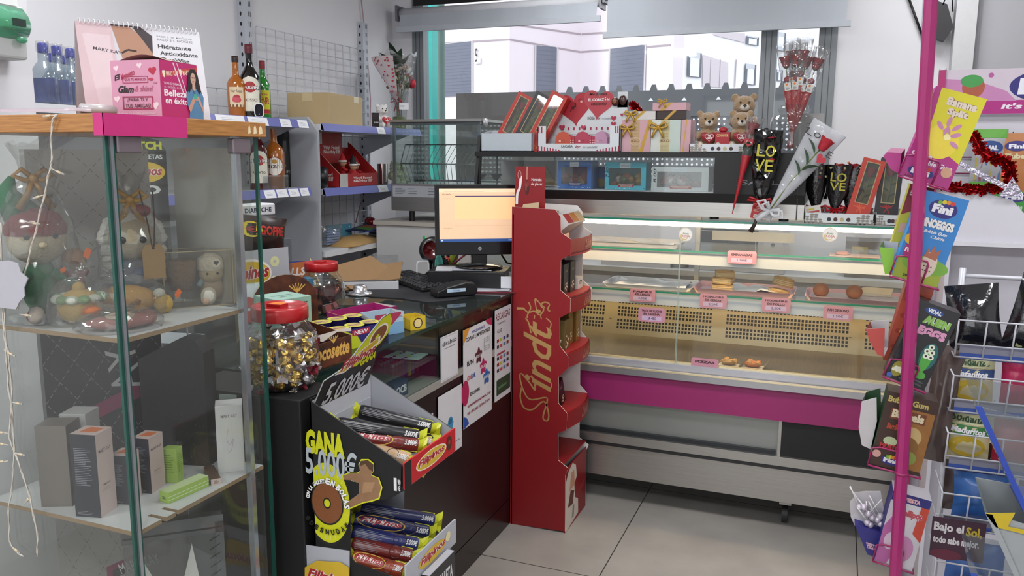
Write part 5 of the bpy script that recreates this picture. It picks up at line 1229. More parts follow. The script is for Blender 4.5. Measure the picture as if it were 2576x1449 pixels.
for k in range(6):F.line([(.68,.66),(.56+.05*k,.84-.02*abs(k-2.5))],.004,'#d8a850')
sub(b,'arched_back',t);b = MB();b.box(-.13,.13,.003,.08,0,.002,KR);b.box(.128,.13,.003,.08,0,.10,KR);b.box(-.13,-.128,.003,.08,0,.10,KR);sub(b,'tray',t)
def dm(F,b):
    f = F['f'];f.text(.12,.78,.76,.14,'CHOCOLATE','#31433f',0,.01,rot=-.05).text(.15,.58,.5,.18,'AMOR','#4a2a2a',.2,.03).text(.12,.36,.76,.16,'amigas','#2c4a4a',.4,.02);f.lines(.2,.08,.6,.2,5,'#5f7c74',.3)
    F['t'].text(.2,.5,.6,.1,'CHOCOLATE','#5f7c74');F['t'].lines(.3,.3,.4,.1,3,'#5f7c74',.3);F['l'].lines(.2,.5,.6,.2,3,'#5f7c74',.3)
carton('mint_chocolate_box','mint green chocolate box with dark hand-drawn lettering behind the front jar','box',V((-1.53,1.985,ZK)),.115,.125,.15,RAD(72),C('#8fb0a2',.5,var=.03),dm)
# magenta, blue-yellow, blue and yellow small cartons
def dmag(F,b):
    f = F['f'];f.rect(0,0,1,1,C('#8c1a5c',.4));f.text(.1,.3,.75,.35,'BONBON','#e8d8e4',.2,.03);f.circ(.9,.7,.006,'#c8b830');F['r'].rect(0,0,1,1,'#c9c4cc').text(.5,.35,.3,.3,'bp','#3a4a9c',.2)
carton('magenta_sweet_carton','open magenta sweet carton behind the blue yellow cups','carton',V((-1.47,2.33,ZK)),.22,.11,.055,RAD(76),C('#98246a',.4),dmag,open_top=.045,inner='#a88058')
def dby(F,b):f = F['f'];f.rect(0,0,1,1,C('#2a2468',.4)).poly([(.0,0),(.6,0),(.5,.6),(.3,1),(0,1)],'#b8c420').text(.45,.68,.25,.2,'NEW','#e8e8e8');f.rect(.42,.64,.28,.28,'#a8243c').text(.45,.68,.22,.2,'NEW','#e8e8e8',.1,.02)
carton('biscuit_cup_carton','blue and yellow carton of round biscuit cups behind the wafer box','carton',V((-1.385,2.055,ZK)),.26,.17,.06,RAD(76),C('#2a2468',.4),dby,open_top=.05)
pr = None
cups = 0
for i in range(4):
    for j in range(2):
        loc = V((-1.385,2.055,ZK+.012))+Matrix.Rotation(RAD(76),3,'Z')@V((-.095+.063*i,-.04+.075*j,.01*j))
        if pr is None:
            pr = thing('biscuit_cup','round blue cup with a yellow printed foil lid in the blue yellow carton','cup',loc,RAD(76),'biscuit cups in the blue yellow carton');
            b = MB();b.lathe([(.022,0),(.029,.045),(.031,.047)],C('#241f66',.35),20);sub(b,'cup_body',pr)
            b = MB();b.disc((0,0,.0475),.031,C('#c9c84a',.35),20);F = Fc(b,(-.031,-.031,.0475),(.062,0,0),(0,.062,0));F.ell(.5,.5,.36,.34,'#b89a6a').text(.12,.40,.76,.18,'Filipinos','#3a2a5c',.2,.03);sub(b,'foil_lid',pr)
        else:dup(pr,loc)
def dbl(F,b):F['f'].rect(0,0,1,.55,'#7ba6c8').poly([(.05,.4),(.3,.7),(.6,.45),(.9,.9),(.9,1),(.05,1)],'#a33050');F['r'].rect(0,0,1,1,'#d0d6de').text(.25,.15,.5,.7,'69','#2a4aa0',.3,.02)
carton('blue_gum_carton','open white and blue gum carton at the counter edge','carton',V((-1.34,2.24,ZK)),.12,.075,.07,RAD(66),'#a9c0d0',dbl,open_top=.05)
def dyl(F,b):F['f'].rect(0,0,1,1,'#cdb028').circ(.5,.5,.018,'#3a2a18').circ(.5,.5,.014,'#e0c88a');F['r'].rect(0,0,1,1,'#d8c040').circ(.5,.5,.02,'#4a3418').circ(.5,.5,.012,'#d8d0b0')
carton('small_yellow_carton','small yellow open carton at the right of the gum carton','carton',V((-1.285,2.345,ZK)),.06,.06,.045,RAD(62),'#cdb028',dyl,open_top=.035)
# halls / sweets tray on left
def dh(F,b):F['f'].rect(0,0,1,.5,KR)
t = thing('lozenge_display_box','brown card display box with orange and blue lozenge header behind the jar','display box',V((-1.93,2.50,ZK)),RAD(50))
b = MB();b.box(-.15,.15,0,.002,0,.07,KR);b.box(-.15,.15,0,.14,0,.002,KR);b.sheet([(-.15,0,0),(-.15,.14,0),(-.15,.14,.16),(-.15,0,.07)],(1,0,0),.003,KR);b.sheet([(.15,0,0),(.15,.14,0),(.15,.14,.16),(.15,0,.07)],(-1,0,0),.003,KR);sub(b,'tray',t)
b = MB();b.box(-.15,.15,.14,.143,0,.15,C('#23348c',.4));F = Fc(b,(-.15,.1399,0),(.3,0,0),(0,0,.15));F.poly([(.3,.5),(1,.5),(1,1),(.35,.92)],'#b5622c').text(.55,.62,.38,.22,'HALLS','#dcd2cc',.2,.04);sub(b,'header',t)
pr = None
for i in range(8):
    loc = t.matrix_basis@V((-.12+.034*i,.05,.004));
    t.rotation_euler[2];R = Matrix.Rotation(RAD(50),3,'Z');loc = V(t.location)+R@V((-.12+.034*i,.06,.004))
    if pr is None:b = MB();b.box(-.012,.012,-.035,.035,0,.09,C('#3f93b8',.35,var=.2));b.box(-.012,.012,-.0355,-.035,.02,.06,'#b8d0d8');pr = one(b,'lozenge_pack','light blue lozenge stick in the brown display box','lozenges',loc,RAD(50),'lozenge sticks in the display box',bevel=.003)
    else:o = pr.copy();COL.objects.link(o);o.location = loc
# pink and white leaflets at the left of it
for i,(c,c2,lb) in enumerate((('#b9c2c8','#a33a30','white and red sweet pouch leaning left of the lozenge box'),('#a9b8a4','#3f7f4a','white and green sweet pouch in the middle of the pouches'),('#c4ccd2','#2f6fae','white and blue sweet pouch nearest the lozenge box'))):
    b = MB();b.pillow(.075,.16,.02,C(c,.4),seed=i);F = Fc(b,(-.03,-.0125,.02),(.06,0,0),(0,0,.11));F.rect(.05,.15,.9,.35,c2).ell(.5,.75,.3,.15,c2);one(b,'sweet_pouch',lb,'pouch',V((-1.715,2.06+.05*i,ZK)),RAD(55),rx=RAD(-12))
# tall counter display behind: filipinos tray, gofre bag etc on acrylic stand
st = thing('acrylic_display_stand','clear acrylic tiered sweet stand at the back of the counter','display stand',V((-1.85,2.09,ZK)),RAD(90))
for x in(-.24,.24):b = MB();b.box(x-.002,x+.002,-.10,.12,0,.28,ACRYL);sub(b,'acrylic_side',st)
b = MB();b.box(-.24,.24,-.10,.12,.095,.099,ACRYL);sub(b,'lower_shelf',st);b = MB();b.box(-.24,.24,-.02,.12,.255,.259,ACRYL);b.box(-.24,.24,-.023,-.02,.255,.30,ACRYL);sub(b,'upper_shelf',st)
def rk(x,y,z):return V(st.location)+Matrix.Rotation(RAD(90),3,'Z')@V((x,y,z))
def dfw(F,b):
    f = F['f'];f.rect(0,0,1,1,FGREY);f.rect(.0,0,.2,1,'#2c2d30').text(.04,.15,.07,.7,'1','#d8d8d8',0,.05).text(.115,.55,.07,.3,'40','#d8d8d8',0,.02).text(.12,.25,.05,.2,'€','#d8d8d8');f.ell(.52,.5,.27,.33,'#e4dcd4').ell(.52,.5,.25,.28,'#c9a72c').text(.28,.34,.48,.36,'Filipinos','#a3242c',.3,.04,out='#e8e0dc');f.circ(.83,.72,.018,'#cfcf9c').circ(.83,.72,.006,FGREY).circ(.82,.3,.02,'#d8d8c4').circ(.88,.28,.016,'#1c1c1c')
carton('white_biscuit_tray','grey white biscuit tray with price 1,40 euro seen beside the cabinet edge','carton',rk(.03,-.04,.1),.34,.10,.16,RAD(76),FGREY,dfw,open_top=.09)
def bag(name,label,loc,w,h,t_,m,draw=None,rz=0,rx=0,ry=0,crimp=None,group=None,seed=1,cat='bag'):
    b = MB();b.pillow(w,h,t_,m,crimp=crimp,seed=seed)
    if draw:draw(Fc(b,(-w/2,-t_*.52,0),(w,0,0),(0,0,h),fn=lambda x,y,dz:V(((x-.5)*w*.95,-t_/2*(math.sin(PI*min(max(x,.02),.98))**.6)*(math.sin(PI*min(max((y-.06)/.88,.02),.98))**.5)*1.05-dz-.001,y*h))))
    return one(b,name,label,cat,loc,rz,group,rx,ry)
def dg(F):F.rect(.05,.5,.9,.3,'#1f1512',5);F.text(.35,.52,.55,.25,'GOFRE','#a8241c',.1,.04);F.ell(.22,.65,.18,.2,'#d8c020').text(.12,.58,.18,.14,'€','#a8241c')
bag('waffle_bag','black and red waffle bag with a yellow price flash',rk(.12,-.06,.235),.22,.13,.06,C('#251412',.3,var=.4),dg,RAD(80),ry=RAD(8))
bag('cream_biscuit_bag','silver and cream biscuit bag in the acrylic tray',rk(.19,-.03,.175),.17,.11,.06,C('#b0a48c',.25,.3,var=.2),lambda F:F.text(.05,.3,.5,.3,'Filipi','#a3242c',.3,.04),RAD(85),ry=RAD(-14),seed=5)
bag('dark_biscuit_bag','dark biscuit bag with yellow logo below the waffle bag',rk(.06,-.05,.175),.20,.09,.06,C('#2a1814',.3,var=.3),lambda F:F.ell(.6,.5,.35,.3,'#c9a72c').text(.35,.4,.5,.22,'Filipinos','#a3242c',.3,.04),RAD(88),seed=8)
b = MB();b.box(-.12,.12,-.035,.035,0,.04,C('#cfd1d4',.4));F = faces(b,.24,.07,.04)['f'];F.text(.42,.3,.5,.4,'DIABLICHE','#2a3048',0,.03);F.line([(.1,.4),(.38,.4)],.002,'#555555');one(b,'white_lidded_tray','white plastic tub with dark lettering on its side','tub',rk(.15,.03,.36),RAD(82),bevel=.005)
b = MB();b.box(-.04,.04,-.03,.03,0,.055,clear('lilac clear box','#c8b8d0',.14,.35,dustcol='#8a7a98'));one(b,'lilac_sweet_box','clear box of lilac sweets left of the white tub','box',rk(.0,.03,.36),RAD(82))
b = MB();b.box(-.24,.24,-.04,.10,.355,.359,ACRYL);b.box(-.2,-.197,-.04,.1,.26,.355,ACRYL);b.box(.2,.203,-.04,.1,.26,.355,ACRYL);o = sub(b,'top_shelf',st)
# brown cardboard and things right of it
carton('open_cardboard_case','open brown cardboard case leaning behind the candy jar','carton',V((-2.0,2.34,ZK+.13)),.26,.12,.12,RAD(64),'#9a8468',None,open_top=.06) if 0 else None
t = thing('loose_cardboard_sheets','loose brown cardboard sheets on the back of the counter','cardboard',V((-1.90,3.05,ZK)),RAD(40))
for i,(x,y,r_,a_) in enumerate(((0,0,.2,8),(.03,.02,-.3,14),(-.02,.01,.5,20))):
    b = MB();b.at((x,y,.035+.012*i),r_,RAD(a_),RAD(-8));b.box(-.13,.13,-.10,.10,0,.004,C('#8a6c48',.75,var=.06));sub(b,'sheet',t)
b = MB();b.box(-.12,.12,-.07,.07,0,.034,C('#bfc0c4',.5));b.box(-.11,.11,-.06,.06,.034,.036,'#4a4a4c');one(b,'flat_white_box','flat white box with lid edge under the loose cardboard','box',V((-1.86,3.02,ZK)),RAD(30))
bag('crumpled_clear_bag','crumpled clear plastic bag behind the keyboard',V((-1.98,3.34,ZK)),.14,.10,.08,CELLO,None,RAD(40),cat='bag')
t = thing('biscuit_header_board','black header board reading MATCH and Filipinos seen through the cabinet glass','board',V((-1.99,1.93,ZK)),RAD(55))
b = MB();ar = [(-.07,0),(.07,0),(.07,.58),(.05,.61),(0,.62),(-.05,.61),(-.07,.58)];b.sheet([(x,0,z) for x,z in ar],(0,1,0),.004,C('#121214',.5));F = Fc(b,(-.07,0,.44),(.14,0,0),(0,0,.18));F.text(.08,.78,.84,.14,'MATCH','#b8bc20',0,.05).text(.08,.62,.84,.08,'LAS GALLETAS','#c8c8c8',0,.03).ell(.5,.40,.46,.18,'#c9a72c').text(.1,.30,.8,.2,'Filipinos','#a3242c',.3,.04,out='#e8e0dc').text(.15,.02,.7,.16,'NO','#c8c8c8',0,.05);sub(b,'printed_board',t)
zq = P(470,872,Y=1.55).z;b = MB();b.box(-.12,.12,-.06,.06,0,zq,C('#8f9299',.55));F = Fc(b,(-.12,-.06,zq-.14),(.24,0,0),(0,0,.14));F.rect(.80,0,.2,1,'#2c2d30').text(.83,.2,.06,.5,'1','#d8d8d8',0,.05).ell(.36,.45,.34,.30,'#e4dcd4').ell(.36,.45,.32,.26,'#c9a72c').text(.08,.33,.54,.30,'Filipinos','#a3242c',.3,.04,out='#e8e0dc').circ(.70,.62,.018,'#cfcf9c').circ(.70,.62,.006,'#8f9299').circ(.66,.25,.012,'#d8d8c4');one(b,'grey_biscuit_carton','tall grey biscuit carton between the cabinet and the black pedestal','carton',(-1.66,1.60,0),RAD(12))
# papers under glass: things inside the counter
b = MB();
for i,(x,y,r_,c) in enumerate(((-1.40,2.62,.2,'#a9c4c4'),(-1.5,2.75,-.3,'#8fb0b0'),(-1.38,2.50,.1,'#b8ccc8'),(-1.62,2.65,.6,'#c0cccc'))):
    b = MB();b.box(-.07,.07,-.10,.10,0,.0015,c);F = Fc(b,(-.07,-.1,.0015),(.14,0,0),(0,.2,0));F.lines(.1,.1,.8,.8,12,'#6f8f90',.12);one(b,'paper_slip',['pale blue ruled paper near the front inside the counter','sea green ruled paper deeper inside the counter','ruled paper slip nearest the yellow carton inside the counter','white ruled paper farthest back inside the counter'][i],'paper',(x,y,.9005+.002*i if i else .9005),r_)
b = MB();b.box(-1.7,KX1-.03,KY0+.03,2.84,.892,.8995,clear('inner counter shelf glass','#d4e4de',.1,.06));one(b,'inner_glass_shelf','inner glass shelf inside the counter showcase','glass shelf')
# lighters etc
t = thing('lighter_tray','dark tray of red and coloured cigarette lighters inside the counter','tray',(-1.385,2.45,.8265),RAD(90));b = MB();b.box(-.15,.15,-.05,.05,0,.012,'#26181a');b.box(-.15,.15,.048,.05,0,.10,C('#3a1418',.4));b.sheet([(-.15,-.05,.0),(-.15,.05,0),(-.15,.05,.10),(-.15,-.05,.02)],(1,0,0),.002,C('#5a1c20',.4));sub(b,'tray',t)
pr = None;LC = ['#8c1c24','#8c1c24','#7a2030','#3f2a6c','#5a2a7a','#a8b428','#2a6a8c','#8c1c24','#a8481c','#a8481c','#a8481c','#b0501c']
for i in range(12):
    for j in range(2):
        c = LC[i];b = MB();b.box(-.009,.009,-.005,.005,0,.055,C(c,.25,coat=.3));b.box(-.008,.008,-.005,.005,.055,.066,C('#b0b0b4',.3,.8));b.box(.0,.008,-.004,.004,.066,.070,C(c,.3))
        nm = {'#8c1c24':'red','#7a2030':'wine red','#3f2a6c':'violet','#5a2a7a':'purple','#a8b428':'yellow green','#2a6a8c':'blue','#a8481c':'orange','#b0501c':'light orange'}[c]
        one(b,'lighter',nm+' cigarette lighter in the dark tray, '+('front row' if j==0 else 'rear row'),'lighter',(-1.355-.045*j,2.325+.0225*i,.8388),RAD(90),nm+' lighters, '+('front row' if j==0 else 'rear row'))
b = MB();b.box(-.045,.045,-.03,.03,0,.05,C('#1d3a5c',.4));f = faces(b,.09,.06,.05)['f'];f.text(.12,.25,.76,.5,'OCB','#d8dce0',.05,.04);f.line([(.12,.15),(.6,.15)],.001,'#9aa8b8');one(b,'rolling_paper_box','dark blue rolling paper box at the near end of the counter showcase','box',(-1.30,2.235,.8265),RAD(90))
b = MB();b.box(-.05,.05,-.03,.03,0,.045,C('#7c8a8a',.5));b.box(-.055,.055,-.032,.034,.045,.05,'#b9c4c2');one(b,'grey_paper_box','grey green paper box left of the rolling papers','box',(-1.42,1.98,.8265),RAD(95))
t = thing('pencil_rack','rack of thin green and orange pencils across the counter shelf','rack',(-1.42,2.70,.8265),RAD(90));b = MB();b.box(-.12,.12,-.03,.03,0,.02,'#2a2a2c');sub(b,'rack_base',t)
for i in range(14):b = MB();b.tube([(-.11+.017*i,-.02,.02),(-.11+.017*i,.04,.055)],.003,C(['#3f8a6a','#b0683a','#4a9a8a'][i%3],.4),5);sub(b,'pencil',t)

# posters taped on the counter front
def poster(name,label,px0,py0,px1,py1,draw,bg='#cfcfd4',y_=None):
    "rectangle on the counter front plane given by near-top and far-bottom pixels"
    Xp = KX1+.0052;a = P(px0,py0,X=Xp);c = P(px1,py1,X=Xp);z1,z0 = a.z,c.z
    b = MB();b.box(Xp-.0006,Xp,a.y,c.y,z0,z1,C(bg,.45));F = Fc(b,(Xp,a.y,z0),(0,c.y-a.y,0),(0,0,z1-z0));draw(F);return one(b,name,label,'poster')
def d_cop(F):
    F.poly([(0,1),(0,.85),(.08,.9),(.2,.985),(.3,1)],'#c98a2c');F.poly([(.75,1),(1,1),(1,.92),(.85,.95)],'#a81c50');F.text(.28,.93,.45,.028,'PAPELERIA RUBIK\'S','#26348c',0,.02);F.text(.08,.87,.84,.042,'COPIAS E IMPRESIONES','#17171a',0,.03)
    def spl(x,y,r,m):F.poly([(x+r*(1+.22*math.sin(5*a))*math.cos(a)/F.w,y+r*(1+.22*math.sin(5*a))*math.sin(a)/F.h) for a in[2*PI*k/40 for k in range(40)]],m)
    spl(.52,.67,.028,'#4a1428');spl(.68,.53,.028,'#a81c5c');spl(.8,.40,.028,'#1c5c9c');F.text(.42,.65,.2,.035,'€0.15','#dcdcdc',0,.02).text(.58,.515,.2,.035,'€0.30','#dcdcdc',0,.02).text(.70,.385,.2,.035,'€0.10','#dcdcdc',0,.02)
    F.text(.12,.62,.22,.05,'B/N','#17171a',0,.02).text(.12,.47,.12,.05,'CO','#c03a2c',0,.03).text(.25,.47,.16,.05,'LOR','#2a4aa0',0,.03);F.text(.22,.30,.34,.035,'ESCANER','#17171a',0,.03);F.ell(.06,.36,.12,.13,'#a81c50').poly([(0,0),(.18,.03),(.1,.1),(0,.13)],'#1c4c9c')
    for k in range(3):F.frame(.7,.68-.02*k+.05,.22,.09,.0012,'#55555a')
    F.text(.14,.19,.8,.03,'RUBIKSMEROS@GMAIL.COM','#8c1c40',0,.03).text(.12,.12,.78,.03,'641 492 245 / 679 617 014','#8c1c40',0,.03)
poster('copies_poster','white print shop poster with magenta and blue price splashes',1165,832,1237,1030,d_cop)
def d_rec(F):
    F.text(.06,.88,.88,.075,'RECARGAS','#6c1c2c',0,.01).text(.15,.83,.5,.02,'Y SUMINISTROS','#3c3c40').text(.12,.74,.3,.04,'+250','#3c3c40')
    for r in range(6):
        for c in range(4):
            if r in(2,):continue
            F.rect(.12+.2*c,.64-.065*r,.13,.035,['#8c2430','#b8b428','#2c3c7c','#3c3c44','#c04050','#4a7a9c'][(r*3+c)%6])
    F.rect(.12,.50,.5,.02,'#9c3a50');F.rect(.1,.06,.85,.17,'#24402c').text(.2,.11,.5,.05,'paysafecard','#6aa070')
poster('top_up_poster','white top-up poster with rows of small coloured logos, nearest the red stand',1245,782,1284,985,d_rec)
def d_dis(F):
    F.frame(.05,.03,.9,.94,.001,'#8c8c90');F.text(.1,.78,.8,.10,'disahub','#17171a',0,.01).text(.2,.70,.6,.03,'PUNTO DE PAQUETERÍA','#3c3c40')
poster('parcel_point_notice','white notice reading disahub taped on the glass front',1108,850,1153,940,d_dis)
def d_code(F):F.circ(.5,.5,.022,'#3a86b0').poly([(.36,.5),(.5,.22),(.64,.5)],'#3a86b0').circ(.5,.52,.012,'#2a5f80');F.text(.1,.13,.8,.04,'código del conductor es:','#44444a').text(.35,.05,.3,.035,'AZ3M624','#44444a')
poster('driver_code_notice','white sheet with a blue map pin and driver code line',1102,1000,1162,1122,d_code)
poster('small_code_notice','smaller white sheet half hidden behind the biscuit stand',1052,1062,1090,1078,lambda F:F.rect(.2,.2,.6,.6,'#b9b9be'))
# ================================================================ CABINET TOP
ZC = 1.6685
def ct_(px,py,z=ZC):p = P(px,py,Z=z);return V((p.x,p.y,z))
def xz(px,py,X):return P(px,py,X=X)
# flip calendar: leaning sheets with spiral on top
XC = -1.27
cA,cB = P(262,286,X=XC),P(556,298,X=XC);cyc = (cA.y+cB.y)/2
cal = thing('flip_calendar','spiral bound cosmetics flip calendar standing behind the pink cube','calendar',(-1.405,1.385,ZC),RAD(60))
CW,CH = .25,.20
def leaf_(nm,y0,y1,m,draw=None,lab=None,t_=.0012):
    b = MB();b.sheet([(-CW/2,y0,0.001),(CW/2,y0,0.001),(CW/2,y1,CH),(-CW/2,y1,CH)],(0,1,0),t_,m)
    if draw:draw(Fc(b,(-CW/2,y0,.001),(CW,0,0),(0,y1-y0,CH-.001)))
    sub(b,nm,cal,lab)
def d_cal(F):
    F.poly([(0,0),(.30,0),(.27,1),(0,1)],'#cbb3b8');F.poly([(.04,.88),(.25,.88),(.26,.0),(.12,.0)],'#d3c0c4')
    F.text(.11,.70,.22,.035,'MARY KAY','#4a4048',0,.01,rot=-.12)
    F.poly([(.27,1),(.38,.35),(.60,.35),(.58,.82),(.40,1)],C('#a87f68',.6));F.poly([(.27,.98),(.38,1),(.46,.98),(.58,.72),(.60,.5),(.60,.84),(.46,.99),(.36,1)],'#3a3034');F.poly([(.27,.98),(.44,.985),(.50,.88),(.58,.72),(.60,.5),(.60,.9),(.5,1),(.27,1)],'#3a3034')
    F.line([(.33,.70),(.38,.74),(.45,.73)],.004,'#3a2620')
    F.poly([(.58,.72),(.60,1),(1,1),(1,0),(.56,0),(.60,.4)],'#cfcfd4')
    F.text(.63,.90,.3,.025,'PASO 2 ☼ MAÑANA','#77757c').text(.63,.865,.3,.025,'PASO 3 ☾ NOCHE','#77757c');F.text(.63,.78,.28,.045,'Hidratante','#2c2a30',0,.02).text(.64,.71,.32,.045,'Antioxidante','#2c2a30',0,.02).text(.64,.64,.24,.045,'TimeWise','#2c2a30',0,.02)
    for cx_,cy2 in((.80,.22),(.86,.30)):
        pts = [(cx_+.045*math.cos(PI*k/3+.5),cy2+.05*math.sin(PI*k/3+.5)) for k in range(7)];F.line(pts,.0008,'#8d8d94')
    F.lines(.72,.52,.2,.06,2,'#a9a9b0',.3);F.lines(.76,.10,.16,.04,2,'#a9a9b0',.3)
leaf_('front_page',-.035,.015,C('#c9c7cc',.35),d_cal);leaf_('back_page',.06,.018,C('#b9aeb4',.5));leaf_('rear_card',.075,.020,'#b3a8ae')
b = MB()
for i in range(26):
    x = -CW/2+.008+i*(CW-.016)/25;b.tube([(x,.016+.006*math.cos(a),CH+.0+.006*math.sin(a)) for a in[2*PI*k/10 for k in range(10)]],.0011,C('#dedee2',.3,.4),5,True)
sub(b,'spiral_binding',cal)
# pink cube box
CUB = ct_(345,291);cs = .125
CR = 6;s_ = .112;q = P(408,289,X=-1.215);CC = q+Matrix.Rotation(RAD(CR),3,'Z')@V((-s_/2,s_/2,0))
cube = thing('pink_gift_cube','pink cosmetics gift cube printed with hearts and a phone-holding woman','gift box',(CC.x,CC.y,ZC),RAD(CR))
b = MB();h_ = .108
b.box(-s_/2,s_/2,-s_/2,s_/2,0,h_,C('#c58ba4',.4));ff = faces(b,s_,s_,h_)
F = ff['f'];MG = '#9c2450'
for x,y,q,c in((.12,.86,.012,'#dcc4cc'),(.60,.90,.012,'#dcc4cc'),(.86,.80,.018,'#a8203c'),(.10,.32,.014,'#dcc4cc'),(.88,.20,.016,'#dcc4cc')):F.heart(x,y,q,c,.15)
F.text(.06,.66,.14,.09,'El','#2c1c24',.3,.03,rot=.3).text(.20,.70,.30,.10,'Momento','#a82848',.3,.02,rot=.3);F.frame(.24,.60,.52,.12,.0012,MG).text(.28,.635,.44,.05,'QUE TE MERECES',MG,0,.01)
F.text(.14,.43,.32,.13,'Glam','#1c1418',.35,.03).text(.48,.45,.38,.11,'& shine!','#b0607c',.35,.02);F.ell(.82,.66,.05,.025,'#b0304c').ell(.9,.60,.035,.018,'#b06a80')
F.frame(.22,.14,.62,.23,.0022,MG).text(.32,.27,.42,.07,'¡PARA TI Y','#5c2434',0,.01).text(.27,.17,.52,.07,'TUS AMIGAS!','#5c2434',0,.01).text(.12,.05,.76,.04,'Solicita tu sesión gratis hoy','#d8b8c4',.2)
F = ff['r'];F.rect(0,0,1,1,C('#b02464',.4));F.poly([(.02,.70),(1,.88),(1,.96),(.02,.78)],'#b8403c');F.text(.06,.745,.86,.13,'♥ MARY KAY ♥ MARY KAY','#e8d8c0',0,.01,rot=.12);F.line([(.35,.98),(.62,.4)],.003,'#dcc8d0');F.line([(.45,.98),(.75,.3)],.002,'#dcc8d0')
F.text(.08,.58,.42,.045,'TRANSFORMA','#dcb8c8').text(.08,.52,.55,.045,'TU PASIÓN POR LA','#dcb8c8').text(.08,.38,.60,.12,'Belleza','#e8dce0',0,.03).text(.10,.25,.60,.11,'en éxito','#e8dce0',0,.03)
sub(b,'carton_body',cube)
b = MB();n = 10;vs = []
for i in range(n+1):a = i/n;vs+=[(-s_/2+s_*a,-s_/2+.02,h_+.0006+.012*math.sin(PI*a)),(-s_/2+s_*a,s_/2,h_+.001+.004*math.sin(PI*a))]
b.add(vs,[(2*i,2*i+2,2*i+3,2*i+1) for i in range(n)],C('#a88a7c',.6),True);sub(b,'bulging_lid',cube,'brownish bulging lid flap')
wmn = MB();o_ = V((s_/2+.002,s_/2-.040,0));U_ = V((0,.054,0))
F = Fc(wmn,o_,U_,(0,0,.100))
FIGS = [[(.12,.0),(.95,.0),(.97,.25),(1.02,.44),(.86,.60),(.62,.64),(.40,.64),(.16,.58),(.02,.42),(.08,.25),(.2,.2)]]
wmn.sheet([F.p(x,y) for x,y in FIGS[0]],-F.N,.001,C('#4f7ba0',.7,var=.15,scale=100))
F.poly([(.30,.98),(.18,.9),(.14,.72),(.04,.56),(.2,.52),(.30,.6),(.62,.6),(.75,.5),(.88,.56),(.80,.72),(.72,.88),(.56,.99)],'#1f1618');F.ell(.44,.80,.15,.115,'#c09a86').poly([(.36,.56),(.56,.56),(.54,.72),(.38,.72)],'#c09a86').ell(.39,.82,.03,.012,'#2a1c1a').ell(.50,.82,.03,.012,'#2a1c1a').ell(.44,.745,.05,.012,'#a8484c')
F.poly([(.08,.22),(.2,.12),(.5,.38),(.66,.38),(.95,.14),(.98,.22),(.72,.46),(.42,.46)],'#b98c78');F.rect(.42,.40,.20,.10,'#3fa08c');F.poly([(.34,.6),(.46,.5),(.6,.6),(.5,.56)],'#3f6488')
sub(wmn,'woman_cutout',cube,'printed figure of a dark-haired woman in a denim shirt holding a phone')
# papers and brochures at the left
b = MB();n = 14
def curlsheet(b,x0,x1,y0,y1,zf,m,t=.004):
    vs = []
    for i in range(n+1):
        a = i/n;x = x0+(x1-x0)*a;z = zf(a);vs+=[(x,y0,z),(x,y1,z),(x,y0,z+t),(x,y1,z+t)]
    b.add(vs,[(4*i,4*i+4,4*i+6,4*i+2) for i in range(n)]+[(4*i+2,4*i+6,4*i+7,4*i+3) for i in range(n)]+[(4*n,4*n+1,4*n+3,4*n+2)],m,True)
pl = P(0,268,Y=1.10).x;prr = P(212,285,Y=1.10).x
prr = P(195,285,Y=1.09).x;curlsheet(b,-1.63,prr,1.082,1.12,lambda a:.001+.008*(1-a)+.004*a**4,C('#b7a9b0',.35),.006);one(b,'open_brochure','glossy pale pink brochure curling on the cabinet top','brochure',(0,0,ZC))
b = MB();curlsheet(b,prr-.09,prr+.02,1.10,1.2,lambda a:.0+.004*math.sin(PI*a),C('#8f8a8c',.3),.022) if 0 else None
b = MB();b.tube([(prr-.03,1.125,.012),(prr-.02,1.19,.012)],.009,C('#b9b4b6',.3,coat=.3),14);one(b,'rolled_leaflet','rolled silver grey leaflet beside the brochure','leaflet',(0,0,ZC))
b = MB();b.box(-1.60,-1.23,1.09,1.2,0,.0008,C('#a8a2a6',.4));
# ================================================================ UPPER COMPARTMENT: dolls in bags
Z1,Z2C = 1.262,.882
DMD = clear('x')if 0 else None
def diamonds(F,nx,ny,m,t=.0007):
    for i in range(-ny,nx+1):
        x = i/nx
        F.dash(x,0,x+ny/nx,1,5*ny,t,m);F.dash(x+ny/nx,0,x,1,5*ny,t,m)
def gbag(name,label,loc,w,d,h,rz,m,draw,rx=0):
    b = MB();b.box(-w/2,w/2,-d/2,d/2,0,h,m,skip='t');draw(faces(b,w,d,h));return one(b,name,label,'gift bag',loc,rz,None,rx)
def clipdiam(F,nx,ny,m,t=.0007):
    # diamond pattern kept inside the face
    W,H = 1.0,1.0
    for i in range(-ny,nx+1):
        for sg in(0,1):
            for k in range(7*ny):
                a,c = k/(7*ny),(k+.6)/(7*ny);xa,xb = i/nx+a*ny/nx,i/nx+c*ny/nx
                if sg:xa,xb = 1-xa,1-xb
                if 0<=xa<=1 and 0<=xb<=1:
                    F.z = .0007;F.line([(xa,a),(xb,c)],t,m)
gbag('diamond_gift_bag','grey gift bag with dashed diamond pattern at the back of the top compartment',(-1.548,1.345,Z1),.25,.04,.345,RAD(65),C('#c2bebc',.55),lambda F:clipdiam(F['f'],3,4,'#2c2a2c'))
b = MB();b.box(-.10,.08,0,.003,0,.35,C('#b9b7b2',.5));one(b,'white_backing_card','plain off-white card leaning at the back right of the top compartment','card',(-1.325,1.474,Z1),RAD(2))
b = MB();b.box(-.12,.12,0,.003,0,.22,C('#a7a7a5',.5));one(b,'grey_backing_card','dull grey card at the back of the middle compartment','card',(-1.33,1.482,Z2C),RAD(0)) if 0 else None
